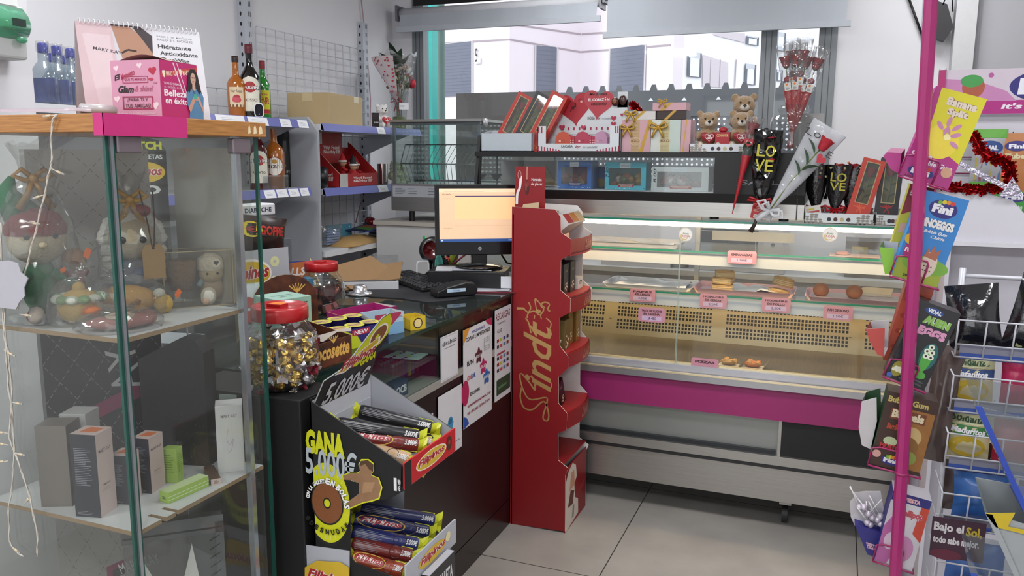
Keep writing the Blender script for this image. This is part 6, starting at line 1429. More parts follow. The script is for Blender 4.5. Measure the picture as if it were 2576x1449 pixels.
HATR = C('#7c2a30',.9,bump=.4,scale=120);GRN = C('#1c6a44',.85,bump=.3,scale=120);SKN = C('#b9a88c',.9,bump=.4,scale=160);BRN = C('#5c4030',.9,bump=.4,scale=120)
def clearbag(parent,r,h,z0=0,sq=.8,seed=2,m=None,tie=None,top=.0):
    b = MB();rnd = random.Random(seed);n = 18;prof = [(.9,0),(1.0,.12),(.98,.35),(.9,.55),(.6,.72),(.22,.80),(.30,.90),(.5,1.0)];vs = []
    for q,z in prof:
        for k in range(n):a = 2*PI*k/n;rr = r*q*(1+.14*(rnd.random()-.5));vs.append((rr*math.cos(a),rr*sq*math.sin(a),z0+z*h+(.02*(rnd.random()-.5) if z==1 else 0)))
    N = len(prof);b.add(vs,[(j*n+k,j*n+(k+1)%n,(j+1)*n+(k+1)%n,(j+1)*n+k) for j in range(N-1) for k in range(n)],m or CELLOT,True);sub(b,'plastic_bag',parent,'clear crinkled bag around it')
    if tie:
        b = MB();z = z0+.80*h;T_ = C(tie,.4,bump=.2)
        for sg in(-1,1):
            b.tube([(0,-r*.25,z),(sg*.02,-r*.3,z+.018),(sg*.035,-r*.3,z+.006),(sg*.015,-r*.3,z-.004),(0,-r*.25,z)],.0055,T_,6);b.tube([(0,-r*.25,z),(sg*.012,-r*.35,z-.03),(sg*.03,-r*.3,z-.06)],[.006,.007,.008],T_,5)
        b.blob((0,-r*.3,z),.009,T_);sub(b,'ribbon_bow',parent,'golden brown ribbon bow')
def eyes(b,x,y,z,s=.006,sep=.02):
    for sg in(-1,1):b.blob((x+sg*sep,y,z),(s,s*.5,s),C('#15151a',.15))
# elf doll
e = thing('bagged_elf_doll','crochet elf doll with green hood and red hat inside a tied clear bag','doll',(-1.500,1.170,Z1),RAD(62))
b = MB();b.blob((0,0,.07),(.035,.03,.06),GRN);b.tube([(.02,-.02,.10),(.06,-.03,.07),(.055,-.04,.05)],.011,GRN);b.tube([(-.02,-.02,.10),(-.06,-.03,.07)],.011,GRN);sub(b,'green_body',e)
b = MB();b.blob((0,-.005,.165),(.055,.05,.05),SKN,nu=20,nv=14);b.blob((.0,-.06,.158),(.008,.008,.007),SKN);sub(b,'head',e)
b = MB();eyes(b,.0,-.048,.175,.007,.024);sub(b,'eyes',e)
b = MB();b.lathe([(.056,.175),(.058,.19),(.045,.215),(.02,.23)],HATR,18);b.tube([(-.02,.01,.215),(-.045,.02,.26),(-.03,.02,.29)],[.035,.022,.006],GRN,10);sub(b,'hat',e)
b = MB();
for sg in(-1,1):b.tube([(sg*.02,-.03,.02),(sg*.025,-.06,.015),(sg*.025,-.085,.03)],.013,'#b8a8a0',8);b.tube([(sg*.025,-.05,.016),(sg*.025,-.062,.018)],.0138,HATR,8)
sub(b,'legs',e);clearbag(e,.078,.36,tie='#8f6420',m=CELLO)
# small reindeer toy beside the elf
e = thing('crochet_reindeer','small brown crochet animal with red scarf leaning on the elf bag','soft toy',(-1.455,1.215,Z1),RAD(50));b = MB();b.blob((0,0,.055),(.02,.02,.04),BRN);b.blob((.0,-.005,.12),(.024,.024,.026),C('#8a6a54',.9));b.blob((0,-.03,.112),(.012,.012,.01),C('#5a3a2c',.8));sub(b,'body',e)
b = MB();b.lathe([(.024,.088),(.027,.095),(.024,.102)],HATR,14);b.tube([(.01,-.02,.095),(.014,-.03,.06)],.006,HATR);sub(b,'scarf',e)
# grandma doll
e = thing('bagged_white_haired_doll','white-haired crochet doll with glasses string in a tied clear bag','doll',(-1.43,1.345,Z1),RAD(48));WHH = C('#cdc9c4',.95,bump=.7,scale=90)
b = MB();b.blob((0,0,.06),(.04,.032,.06),C('#3f4a78',.85));sub(b,'blue_body',e)
b = MB();b.blob((0,-.008,.155),(.05,.045,.048),SKN,nu=18,nv=12);sub(b,'head',e)
b = MB();b.blob((0,.01,.17),(.058,.048,.052),WHH,.12,18,12,3)
for i in range(14):a = PI*i/13;b.blob((.056*math.cos(a),-.012,.155+.05*math.sin(a)),.014,WHH,.3,8,6,i)
for sg in(-1,1):
    for k in range(4):b.blob((sg*.052,-.015,.13-.02*k),.015,WHH,.3,8,6,k)
sub(b,'white_curls',e);b = MB();eyes(b,0,-.05,.155,.0075,.02);sub(b,'eyes',e);b = MB();b.blob((.02,-.02,.215),(.02,.012,.014),HATR);sub(b,'red_bow',e);clearbag(e,.075,.30,tie='#a87c2c',seed=9,m=CELLO)
b = MB();q = thing('kraft_tag','brown kraft card tag on a twisted black and red string','tag',(-1.338,1.312,Z1+.075),RAD(58));b.sheet([(-.022,0,0),(.022,0,0),(.022,0,.062),(.014,0,.073),(-.014,0,.073),(-.022,0,.062)],(0,1,0),.0015,C('#8f7048',.7));Fc(b,(-.022,0,0),(.044,0,0),(0,0,.07)).circ(.5,.93,.003,'#2a1c14');sub(b,'card',q)
b = MB();b.tube([(-.002,0,.068),(-.008,0,.12),(-.02,0,.185)],.0014,C('#3a2420',.8));b.tube([(.002,0,.068),(.006,0,.12),(.006,0,.185)],.0014,C('#3a2420',.8));sub(b,'twisted_string',q)
# duck ball, chick, pink toy
e = thing('bagged_duck_toy','round yellow crochet duck with orange beak and green white band in a bag','soft toy',(-1.40,1.175,Z1),RAD(62));YC = C('#c09a48',.9,bump=.4,scale=120)
b = MB();b.blob((0,0,.034),(.042,.038,.036),YC,0,20,14);b.blob((-.0,0,.072),.012,YC);sub(b,'body',e);b = MB()
for i in range(12):a = 2*PI*i/12;b.blob((.040*math.cos(a),.036*math.sin(a),.052),(.012,.012,.009),C('#7c9c64' if i%2 else '#cfd0c4',.9))
sub(b,'flower_band',e);b = MB();b.blob((.012,-.038,.028),(.018,.014,.012),C('#c8682c',.85));sub(b,'orange_beak',e);clearbag(e,.062,.12,seed=4,m=CELLO)
e = thing('bagged_chick_toy','long yellow crochet chick lying in a clear bag','soft toy',(-1.385,1.27,Z1),RAD(50));YD = C('#b8842c',.9,bump=.4,scale=120)
b = MB();b.blob((0,0,.032),(.065,.035,.032),YD,0,20,12);b.blob((-.065,-.01,.02),(.016,.014,.018),YD);sub(b,'body',e);b = MB();b.blob((.075,-.01,.02),(.02,.02,.022),YC);b.blob((.068,-.015,.045),(.012,.012,.01),'#cfcabf');sub(b,'foot',e);clearbag(e,.088,.11,seed=6,m=CELLO)
e = thing('bagged_pink_toy','flat dusty pink crochet toy in a clear bag at the shelf edge','soft toy',(-1.285,1.165,Z1),RAD(55));PKC = C('#a0605c',.9,bump=.4,scale=120)
b = MB();b.blob((0,0,.014),(.062,.034,.014),PKC,.05,18,8);b.blob((.05,.01,.016),(.02,.022,.016),PKC);sub(b,'body',e);b = MB();b.lathe([(.013,.024),(.02,.030),(.026,.028),(.026,.024)],'#b8a890',16,(-.0,-.005,0));sub(b,'cream_ring',e);clearbag(e,.080,.05,seed=7,m=CELLO)
# crochet set in clear box
e = thing('clear_doll_box','clear plastic box holding a crochet bag and doll with white hat','toy box',(-1.335,1.43,Z1),RAD(50));w_,d_,h_ = .145,.075,.125
b = MB();b.box(-w_/2,w_/2,-d_/2,d_/2,0.001,h_,clear('clear toy box','#ece8e0',.16,.05),skip='');
for x,y in((-w_/2,-d_/2),(w_/2,-d_/2),(-w_/2,d_/2),(w_/2,d_/2)):b.box(x-.0008,x+.0008,y-.0008,y+.0008,0,h_,C('#a89878',.3))
for z in(.001,h_):
    for y in(-d_/2,d_/2):b.box(-w_/2,w_/2,y-.0008,y+.0008,z-.0008,z+.0008,C('#a89878',.3))
sub(b,'clear_carton',e)
b = MB();JUT = C('#7c6248',.95,bump=.8,scale=120);b.lathe([(0,.035),(.024,.036),(.03,.07),(.032,.10),(.028,.104),(.026,.07)],JUT,18,(-.032,0,0));b.tube([(-.062,-.0,.085),(-.078,-.0,.05),(-.066,0,.03)],.004,C('#b8a078',.9));sub(b,'woven_pouch',e)
b = MB();b.blob((.03,-.005,.07),(.026,.024,.024),SKN);b.blob((.03,0,.035),(.026,.022,.03),C('#a89484',.9));sub(b,'doll',e)
b = MB();b.lathe([(.028,.078),(.030,.084),(.026,.105),(.010,.115),(0,.116)],C('#cdc6bc',.95,bump=.6,scale=100),18,(.03,0,0));Fc(b,(.028,-.031,.084),(.022,.004,0),(0,.004,.022)).circ(.5,.5,.010,'#d8d4cc').heart(.5,.5,.012,'#1c1c1c');sub(b,'white_hat',e)
b = MB();b.blob((.018,-.03,.022),(.018,.01,.02),C('#cfc9c0',.9),.2,10,7);b.blob((.012,-.036,.012),.008,C('#b89a84',.9));sub(b,'baby_bundle',e)
b = MB();b.tube([(.018,0,.062),(.0,-.02,.045)],.006,'#7c98a8');eyes(b,.03,-.028,.072,.003,.011);sub(b,'scarf',e)
def sticker(label,px,py,X,w=.018,rz=.6):
    p = P(px,py,X=X);b = MB();F = Fc(b,(0,0,0),(0,w*.7,0),(0,0,w));pts = [(.5+.5*a,.5+.5*c) for a,c in((-1,-.7),(-.8,-1),(.8,-1),(1,-.7),(1,.7),(.8,1),(-.8,1),(-1,.7))];b.sheet([F.p(*q) for q in pts],(1,0,0),.0006,C('#d8641c',.5));one(b,'price_sticker',label,'sticker',p,0,rx=rz)
sticker('orange price sticker on the bag in the middle of the upper compartment',208,645,-1.36,.02,-.5);sticker('small orange sticker above the duck toy',150,678,-1.39,.012,-1.2);sticker('orange price sticker on the clear doll box',438,742,-1.27,.018,-.8)
# second elf leaning behind: brown thing ; blue-white gloves
bag('bagged_blue_toy','cloudy clear bag with a blue and white crochet toy behind the chick',(-1.47,1.40,Z1),.14,.12,.07,CELLOT,None,RAD(55),seed=12)
b = MB();b.blob((0,0,.03),(.045,.03,.028),C('#3a4a86',.9,bump=.4,scale=120));b.blob((.045,-.02,.03),.02,C('#c8c4bc',.9));one(b,'blue_crochet_toy','blue crochet toy lying behind the yellow chick','soft toy',(-1.45,1.335,Z1),RAD(50))
# ================================================================ MIDDLE COMPARTMENT
NAV = C('#1b1c2a',.35);PKB = C('#c2aba8',.4,var=.02)
def cbox(label,loc,w,d,h,rz,body,draw=None,name='cosmetics_box',rx=0,ry=0):
    b = MB();b.box(-w/2,w/2,-d/2,d/2,0,h,body)
    if draw:draw(faces(b,w,d,h))
    return one(b,name,label,'cosmetics box',loc,rz,None,rx,ry,bevel=.0008)
def dgm(F):F['r'].rect(0,0,1,1,C('#57514f',.35));F['r'].text(.55,.12,.2,.30,'mk','#18181a') if 0 else None;b_ = F['r'];b_.line([(.22,.22),(.72,.30)],.0012,'#c9c4c0');G = Fc(b_.mb,b_.O+b_.U*.92+b_.W*.12,b_.W*.42,-b_.U*.32,z0=.0012);G.text(0,.2,1,.7,'mkmen','#141416',0,.02)
G4 = C('#6e6661',.35,var=.05)
cbox('tall grey brown carton reading mkmen, leftmost in the middle compartment',(-1.462,1.150,Z2C),.062,.058,.172,RAD(25),G4,dgm)
def dmk(side='r',t2='TIMEWISE',navy=True,rt=None):
    def f(F):
        r = F['r'];r.text(.12,.76,.74,.045,'MARY KAY','#4a3c44',0,.01).text(.25,.36,.46,.022,t2,'#6a5a60');r.lines(.22,.29,.5,.05,3,'#a08e90',.25)
        if navy:F['f'].rect(0,0,1,1,NAV).lines(.12,.38,.7,.46,22,'#8d8d98',.28);F['f'].lines(.12,.03,.6,.05,3,'#8d8d98',.3)
        F['t'].poly([(.2,.3),(.8,.35),(.85,.8),(.3,.85)],'#c8682c')
    return f
cbox('pale tall carton standing behind the grey brown one',(-1.475,1.215,Z2C),.055,.055,.176,RAD(20),C('#a8a6a8',.4),lambda F:F['r'].text(.1,.7,.8,.05,'MARY KAY','#5a5458'))
cbox('large pink and navy carton at the front of the middle compartment',(-1.355,1.138,Z2C),.055,.052,.172,RAD(14),PKB,dmk())
cbox('small pink and navy carton partly behind the cabinet corner',(-1.345,1.205,Z2C),.038,.045,.105,RAD(14),PKB,dmk())
cbox('medium pink carton with an orange sticker right of the cabinet corner',(-1.345,1.268,Z2C),.04,.05,.122,RAD(12),PKB,dmk())
LG = C('#9cba52',.5,var=.03)
cbox('upright lime green carton in the middle compartment',(-1.330,1.320,Z2C),.034,.026,.078,RAD(14),LG,lambda F:(F['f'].lines(.15,.3,.7,.55,8,'#6f8a34',.3),F['r'].lines(.15,.3,.7,.55,9,'#6f8a34',.25)))
cbox('lime green carton with white stripes lying flat near the shelf notch',(-1.256,1.275,Z2C),.028,.105,.024,RAD(-6),LG,lambda F:(F['r'].line([(0,.3),(1,.3)],.0012,'#dfe8c8'),F['r'].line([(0,.6),(1,.6)],.0012,'#dfe8c8'),F['t'].rect(0,0,1,1,'#b5c394'),F['f'].lines(.3,.3,.4,.3,2,'#2c3a1c',.4)))
cbox('thin dark brown carton lying flat beside the lime green one',(-1.262,1.365,Z2C),.022,.088,.014,RAD(52),C('#4c3a34',.4),lambda F:(F['r'].rect(0,0,1,.3,'#b89c98'),F['f'].rect(0,0,1,1,'#c8b0ac').lines(.3,.2,.5,.6,4,'#4c3a34',.4)))
cbox('tall pearl white carton at the right end of the middle compartment',(-1.262,1.428,Z2C),.058,.05,.158,RAD(40),C('#c9c6c8',.4,var=.02),lambda F:(F['r'].text(.15,.80,.7,.05,'MARY KAY','#8a7a7c'),F['r'].line(curve([(.45,.65),(.38,.5),(.5,.42),(.62,.5),(.55,.35),(.45,.3)]),.0008,'#a0909c'),F['r'].lines(.25,.12,.5,.1,3,'#a8a0a4',.25),F['f'].line(curve([(.45,.65),(.38,.5),(.5,.42),(.62,.5),(.55,.35),(.45,.3)]),.0008,'#a0909c'),F['f'].text(.2,.82,.6,.045,'MARY KAY','#8a7a7c')))
BK = C('#17171a',.4,var=.1)
def dbk(F):clipdiam(F['f'],4,4,'#a8a8ac');F['f'].poly([(0,.24),(1,.50),(1,.60),(0,.34)],'#8c1c50');G = Fc(F['f'].mb,F['f'].O+F['f'].U*.80+F['f'].W*.52,-F['f'].U*.05+F['f'].W*.32,-F['f'].U*.28-F['f'].W*.05,z0=.003);G.text(0,0,1,.9,'AY','#c9c9cc',0,.0)
gbag('black_diamond_bag','black gift bag with dashed white diamonds and magenta band',(-1.545,1.345,Z2C),.25,.04,.345,RAD(62),BK,dbk)
b = MB();b.sheet([(-.09,0,0),(.07,0,0),(.07,0,.27),(.05,0,.30),(.02,0,.305),(-.09,0,.25)],(0,1,0),.05,C('#121214',.4,var=.3));rnd = random.Random(8)
F = Fc(b,(-.09,0,0),(.16,0,0),(0,0,.3))
for i in range(120):x,y = rnd.random(),rnd.random()**1.5*.6+.05;F.z = .0006;F.rect(.25+.7*x,y,.006,.004,'#7a643a')
one(b,'black_gold_bag','black gift bag speckled with tiny gold dots','gift bag',(-1.385,1.40,Z2C),RAD(14))
b = MB();b.box(-.022,.022,0,.0015,0,.16,C('#8f9a98',.5));Fc(b,(-.022,0,0),(.044,0,0),(0,0,.16)).text(.25,.68,.2,.1,'o','#1c1c1e',0,.02);one(b,'grey_card_strip','narrow grey card strip hanging behind the lime green carton','card',(-1.30,1.47,Z2C),RAD(10))
# ================================================================ LOWER COMPARTMENT
Z3C = .50
def dlow(F):f = F['f'];clipdiam(f,4,3,'#3a383a');f.text(.42,.80,.5,.09,'MARYKAY.ES','#2a282a',0,.01,rot=PI-.35);f.poly([(.4,.40),(.95,.62),(.95,.72),(.4,.50)],'#6c1c40');f.poly([(.45,.42),(.93,.62),(.93,.68),(.45,.48)],'#1c1a1c').text(.5,.5,.35,.07,'MARY KAY','#c8c4c6',0,0,rot=.33)
gbag('grey_diamond_bag','grey gift bag with dashed diamonds standing in the bottom compartment',(-1.47,1.30,Z3C),.28,.06,.345,RAD(18),C('#7c7a78',.5),dlow)
t = thing('clear_zip_pouch','clear plastic zip pouch with stitched edge in the bottom compartment','pouch',(-1.30,1.28,Z3C),RAD(42))
b = MB();b.box(-.10,.10,-.012,.012,0.001,.315,clear('smoky plastic pouch','#cfd0d2',.2,.22,.08,.3,'#8f9194'));sub(b,'pouch_sheet',t);b = MB();b.box(-.103,.103,-.0125,-.0121,.275,.315,C('#5c5e62',.4));b.box(-.10,.10,-.013,-.0126,.285,.289,'#1c1c1e');b.box(.085,.103,-.0125,-.0121,0,.3,C('#5c5e62',.4));sub(b,'zip_edge',t)
b = MB();F = Fc(b,(-.1,-.0128,0),(.2,0,0),(0,0,.315));
for k in range(12):F.line([(.86,.1+.065*k),(.97,.14+.065*k)],.0018,'#1c1c1e')
F.poly([(.05,.1),(.2,.05),(.28,.6),(.18,.75),(.08,.5)],'#b8b6b4').poly([(.45,.05),(.6,.0),(.75,.5),(.68,.82),(.55,.5)],'#c4c2c0');sub(b,'white_lining',t)
# ================================================================ FAIRY LIGHTS, SIGN
WIR = C('#b9b3a8',.4,coat=.3)
def strand(label,pts,leds):
    t = thing('fairy_light_strand',label,'fairy lights',pts[0]);T = Matrix.Translation(-V(pts[0]))
    b = MB();b.T = T;q = curve3(pts);b.tube(q,.0014,WIR,5);b.tube([V(p)+V((.0018*math.sin(i*1.4),0.0018*math.cos(i*1.4),0)) for i,p in enumerate(q)],.0013,WIR,5);sub(b,'twisted_wire',t)
    for p,d in leds:
        b = MB();b.T = T;p = V(p);d = V(d).normalized();b.tube([p,p+d*.016],.0012,WIR,5);b.tube([p+d*.014,p+d*.024],.0024,C('#c9b89a',.4),6);b.tube([p+d*.024,p+d*.031],.0020,clear('led bulb','#f4f0e0',.2,.3),6);sub(b,'led_bulb',t)
def curve3(pts,n=5):
    p = [V(pts[0])]+[V(q) for q in pts]+[V(pts[-1])];out = []
    for i in range(1,len(p)-2):
        for k in range(n):
            t = k/n;out.append(.5*((2*p[i])+(p[i+1]-p[i-1])*t+(2*p[i-1]-5*p[i]+4*p[i+1]-p[i+2])*t*t+(3*p[i]-p[i-1]-3*p[i+1]+p[i+2])*t**3))
    return out+[p[-2]]
YG = SY0-.008
def g(px,py,Y=YG):return P(px,py,Y=Y)
strand('fairy light wire hanging from the wooden top over the elf doll',[g(140,288,SY0-.02),g(130,320,SY0-.02),g(130,400),g(125,430),g(105,520),g(80,620),g(60,700),g(45,780)],[(g(130,425),(.8,0,-.25)),(g(112,490),(-1,0,-.25)),(g(140,290,SY0-.02),(-1,0,-.05)),(g(70,560),(1,0,-.05))])
strand('long fairy light strand down the left front edge of the cabinet',[g(2,560),g(5,700),g(8,820),g(22,900),g(30,1000),g(25,1100),g(60,1200),g(90,1320),g(95,1400)],[(g(10,880),(1,0,-.35)),(g(28,1012),(1,0,0)),(g(35,1140),(1,0,0)),(g(60,1270),(.6,0,.6)),(g(20,1090),(-1,0,-.05))])
strand('second fairy light strand beside it, lower part curling at the cabinet corner',[g(-5,640),g(10,780),g(15,870),g(20,960),g(32,1060),g(34,1180),g(22,1290),g(28,1370),g(60,1400)],[(g(12,770),(1,0,.2)),(g(50,790),(1,0,-.05)),(g(22,1120),(-1,0,0)),(g(25,1370),(.8,0,-.4)),(g(20,1160),(-1,0,-.2))])
b = MB();rnd = random.Random(4);pts = [g(x,y,YG-.012) for x,y in((-40,660),(20,655),(45,662),(52,685),(70,700),(60,725),(62,745),(48,760),(40,778),(10,775),(-40,770))];b.sheet(pts,(0,1,0),.002,C('#a5a3aa',.7));one(b,'torn_paper_note','torn white paper hanging on the left front edge of the cabinet','paper')
# strand behind the middle compartment
strand('fairy light wire seen through the right door of the cabinet',[V((-1.45,1.505,1.26)),V((-1.44,1.505,1.1)),V((-1.45,1.505,.95)),V((-1.43,1.505,.85))],[(V((-1.44,1.505,1.08)),(1,0,0)),(V((-1.445,1.505,1.0)),(1,0,-.1)),(V((-1.445,1.505,.93)),(1,0,.3))])
# ================================================================ BLACK TABLETOP VITRINE
VX0,VX1,VY0,VY1 = -1.60,-.125,3.55,3.93
ZB,ZG0,ZG1,ZVT = 1.334,1.455,1.595,1.618
vt = thing('tabletop_vitrine','long black framed tabletop vitrine with stainless base on the glass case','vitrine',((VX0+VX1)/2,3.74,ZB))
def vm():
    m_ = MB();m_.T = Matrix.Translation(-V(vt.location));return m_
KB = C('#0b0c0e',.5);xg = P(1797,440,Y=VY0).x
b = vm();b.box(VX0,VX1,VY0,VY1,ZB+.012,ZB+.072,STEEL);sub(b,'steel_base',vt)
b = vm();b.add([(VX0,VY0,ZB+.072),(VX1,VY0,ZB+.072),(VX1,VY0-.012,ZG0-.01),(VX0,VY0-.012,ZG0-.01),(VX0,VY1,ZB+.072),(VX1,VY1,ZB+.072),(VX1,VY1,ZG0-.01),(VX0,VY1,ZG0-.01)],[(0,1,2,3),(3,2,6,7),(1,5,6,2),(4,0,3,7),(5,4,7,6)],KB);sub(b,'black_band',vt)
b = vm();b.box(VX0,VX1,VY0-.005,VY1,ZG1,ZVT,KB);sub(b,'black_top',vt)
b = vm();b.box(xg,VX1,VY0-.005,VY1,ZG0-.01,ZG1,KB);b.box(VX1-.03,VX1-.026,VY0-.008,VY0-.004,ZB+.01,ZVT,'#26282a');F = Fc(b,(xg,VY0-.0052,ZG0),(VX1-xg,0,0),(0,0,.14));F.text(.30,.22,.42,.13,'SAYL','#8b8f94',0,.01);sub(b,'control_housing',vt)
b = vm();b.box(VX0+.02,xg-.005,VY0,VY0+.004,ZG0-.01,ZG1,CASEGLASS);b.box(VX0+.02,VX0+.026,VY0-.001,VY0+.005,ZG0,ZG1,KB);sub(b,'front_glass',vt)
b = vm();b.sheet([(VX0-.0,VY0-.02,ZG0-.03),(VX0,VY0+.02,ZG0-.03),(VX0,VY0+.06,ZVT+.07),(VX0,VY0+.03,ZVT+.075)],(1,0,0),.015,KB);b.box(VX0,VX0+.012,VY0+.03,VY0+.10,ZVT+.03,ZVT+.055,KB);sub(b,'side_bracket',vt)
b = vm();b.box(VX0+.03,xg,VY0+.02,VY1-.01,ZG0-.009,ZG0-.005,C('#c4c4c8',.4));sub(b,'vitrine_floor',vt)
b = vm();b.box(VX0,xg,VY1-.006,VY1-.002,ZG0,ZG1,C('#a9a8a8',.4)) if 0 else b.box(VX0,xg,VY1-.006,VY1-.002,ZG0,ZG1,CASEGLASS);sub(b,'rear_glass',vt)
for x in(VX0+.1,P(1795,550,Y=VY0+.03).x,VX1-.08):
    b = vm();b.T = b.T@Matrix.Translation((x,VY0+.05,ZB));b.cyl((0,0,0),.02,.013,BLACK,14);sub(b,'rubber_foot',vt)
for px in(1213,1250):
    p = P(px,440,Y=3.72);b = vm();b.box(p.x-.004,p.x+.004,3.72,3.725,ZG0,ZG1,'#5a5f60') if px>1230 else None;b.sheet([(p.x-.03,3.71,1.51),(p.x+.025,3.71,1.51),(p.x+.0,3.71,1.482),(p.x-.012,3.71,1.482)],(0,1,0),.02,C('#3a3f40',.3));sub(b,'lamp_clip',vt)
b = vm();b.box(P(1260,400,Y=3.88).x,P(1398,400,Y=3.88).x,3.88,3.90,ZG0,ZG1-.02,C('#9b9a99',.6));b.sheet([(P(1370,400,Y=3.87).x,3.87,ZG0),(P(1402,400,Y=3.87).x,3.87,ZG0),(P(1370,400,Y=3.87).x,3.87,ZG0+.1)],(0,1,0),.005,KR);sub(b,'rear_card',vt)
def fbox(label,px0,py0,px1,py1,col,lidc,Yf,depth,content,num=None,numc='#10202c',tagc='#26306c'):
    a = P(px0,py1,Y=Yf);c = P(px1,py0,Y=Yf);w_,h_ = c.x-a.x,c.z-ZG0
    t = thing('figurine_box',label,'gift box',((a.x+c.x)/2,Yf+depth/2,ZG0-.0045),0)
    b = MB();f0 = .14
    b.box(-w_/2,w_/2,-depth/2+.002,depth/2,0,h_,col,skip='f')
    y = -depth/2
    for q in((-w_/2,w_/2,0,h_*.16),(-w_/2,w_/2,h_*.80,h_),(-w_/2,-w_/2+w_*.1,h_*.16,h_*.8),(w_/2-w_*.12,w_/2,h_*.16,h_*.8)):b.box(q[0],q[1],y,y+.002,q[2],q[3],col)
    F = Fc(b,(-w_/2,y,0),(w_,0,0),(0,0,h_));F.rect(.36,.80,.26,.17,'#b8c4cc').text(.39,.85,.20,.05,'Sweet Line','#6c7880',.3);F.rect(.33,.10,.38,.13,tagc).text(.35,.12,.34,.09,'FIGURITAS CONFITS\nDE CHOCOLATE','#d8d4d4')
    rnd = random.Random(int(px0));
    for k in range(14):F.z = .0007;F.circ(rnd.choice((.04,.96,rnd.random())),rnd.choice((.05,.92,.06)),.0018,'#c9d8e4')
    if num:F.text(-.06,.56,.24,.13,num,numc,.2,.02,rot=PI/2)
    ca = sub(b,'carton',t);b = MB();b.box(-w_*.4,w_*.38,y-.0008,y-.0002,h_*.16,h_*.8,clear('box window film','#f2f2f2',.16,.05));sub(b,'clear_window',ca)
    b = MB()
    for k in range(16):b.blob((-w_*.33+w_*.66*rnd.random(),-depth*.25+depth*.4*rnd.random(),.02+h_*.45*rnd.random()*.8),(.012+.01*rnd.random()),C(rnd.choice(content),.5),.35,8,6,k)
    sub(b,'wrapped_figures',t);return t
fbox('royal blue windowed box of chocolate figures, leftmost in the vitrine',1403,403,1488,470,C('#2f63a8',.45),0,3.62,.12,('#6a2a34','#3a5a44','#7a3a44','#8a8060'))
fbox('turquoise windowed box marked 7,50 in the middle of the vitrine',1521,406,1626,474,C('#4aa3b8',.45),0,3.60,.11,('#b8a8a8','#8c3a34','#c0b4ac','#5a6a4a','#a8843a'),'7.50',tagc='#8c2c24')
fbox('pale grey windowed box marked 8,00 at the right of the vitrine',1638,418,1784,478,C('#b4babc',.45),0,3.59,.13,('#5a4a44','#7c3a44','#8a8a5a','#c0b8a8'),'8.00',tagc='#9c4c38')
b = MB();b.box(-.05,.05,-.03,.03,0,.10,C('#24508c',.5));Fc(b,(-.05,-.03,0),(.1,0,0),(0,0,.1)).circ(.3,.6,.014,'#b8a83a').ell(.5,.25,.4,.2,'#8c7850');one(b,'blue_storybook_box','dark blue printed box behind the royal blue one','box',(P(1505,440,Y=3.74).x,3.79,ZG0-.004))
# ---------------------------------------------------------------- goods on the vitrine top
ZT2 = ZVT+.0005
def vx(px,Y=3.6):return P(px,378,Y=Y).x
def tray(name,label,x0,x1,y0,y1,hf,hb,col,draw=None):
    t = thing(name,label,'display tray',((x0+x1)/2,(y0+y1)/2,ZT2));w_,d_ = x1-x0,y1-y0
    b = MB();b.box(-w_/2,w_/2,-d_/2,-d_/2+.003,0,hf,col);b.box(-w_/2,w_/2,d_/2-.003,d_/2,0,hb,col);b.box(-w_/2,w_/2,-d_/2,d_/2,0,.003,col)
    for sg in(-1,1):b.sheet([(sg*w_/2,-d_/2,0),(sg*w_/2,d_/2,0),(sg*w_/2,d_/2,hb),(sg*w_/2,-d_/2,hf)],(-sg,0,0),.003,col)
    if draw:draw(Fc(b,(-w_/2,-d_/2,0),(w_,0,0),(0,0,hf)))
    sub(b,'tray_body',t);return t
WT = C('#b9c2c8',.5,var=.02)
tray('pale_blue_tray','pale blue grey tray holding the three tilted rose boxes',vx(1214),vx(1342),3.58,3.70,.083,.10,WT)
ROSE = C('#8c1420',.6,bump=.3,scale=80);ROSEL = C('#a81c2c',.6,bump=.3,scale=80)
def rosebud(b,c,s,m=ROSE):
    c = V(c);b.blob(c,(s*.8,s*.8,s*1.1),m,0,14,9)
    for k in range(5):
        a = 2*PI*k/5;vs = [];n = 5
        for j in range(4):
            for i in range(n):q = a+(i-2)*.38;r = s*(.55+.42*math.sin(PI*.5*min(1,j/2.2))+(.22 if j==3 else 0));vs.append(c+V((r*math.cos(q),r*math.sin(q),-s+s*.72*j-(.12*s*abs(i-2) if j==3 else 0))))
        b.add(vs,[(j*n+i,j*n+i+1,(j+1)*n+i+1,(j+1)*n+i) for j in range(3) for i in range(n-1)],m,True)
def sepals(b,c,s):
    c = V(c)
    for k in range(5):a = 2*PI*k/5;leaf(b,c+V((0,0,-s)),(math.cos(a)*.9,math.sin(a)*.9,.9),s*1.6,s*.35,LEAF,.1)
    b.blob(c+V((0,0,-s)),(s*.55,s*.55,s*.4),LEAF)
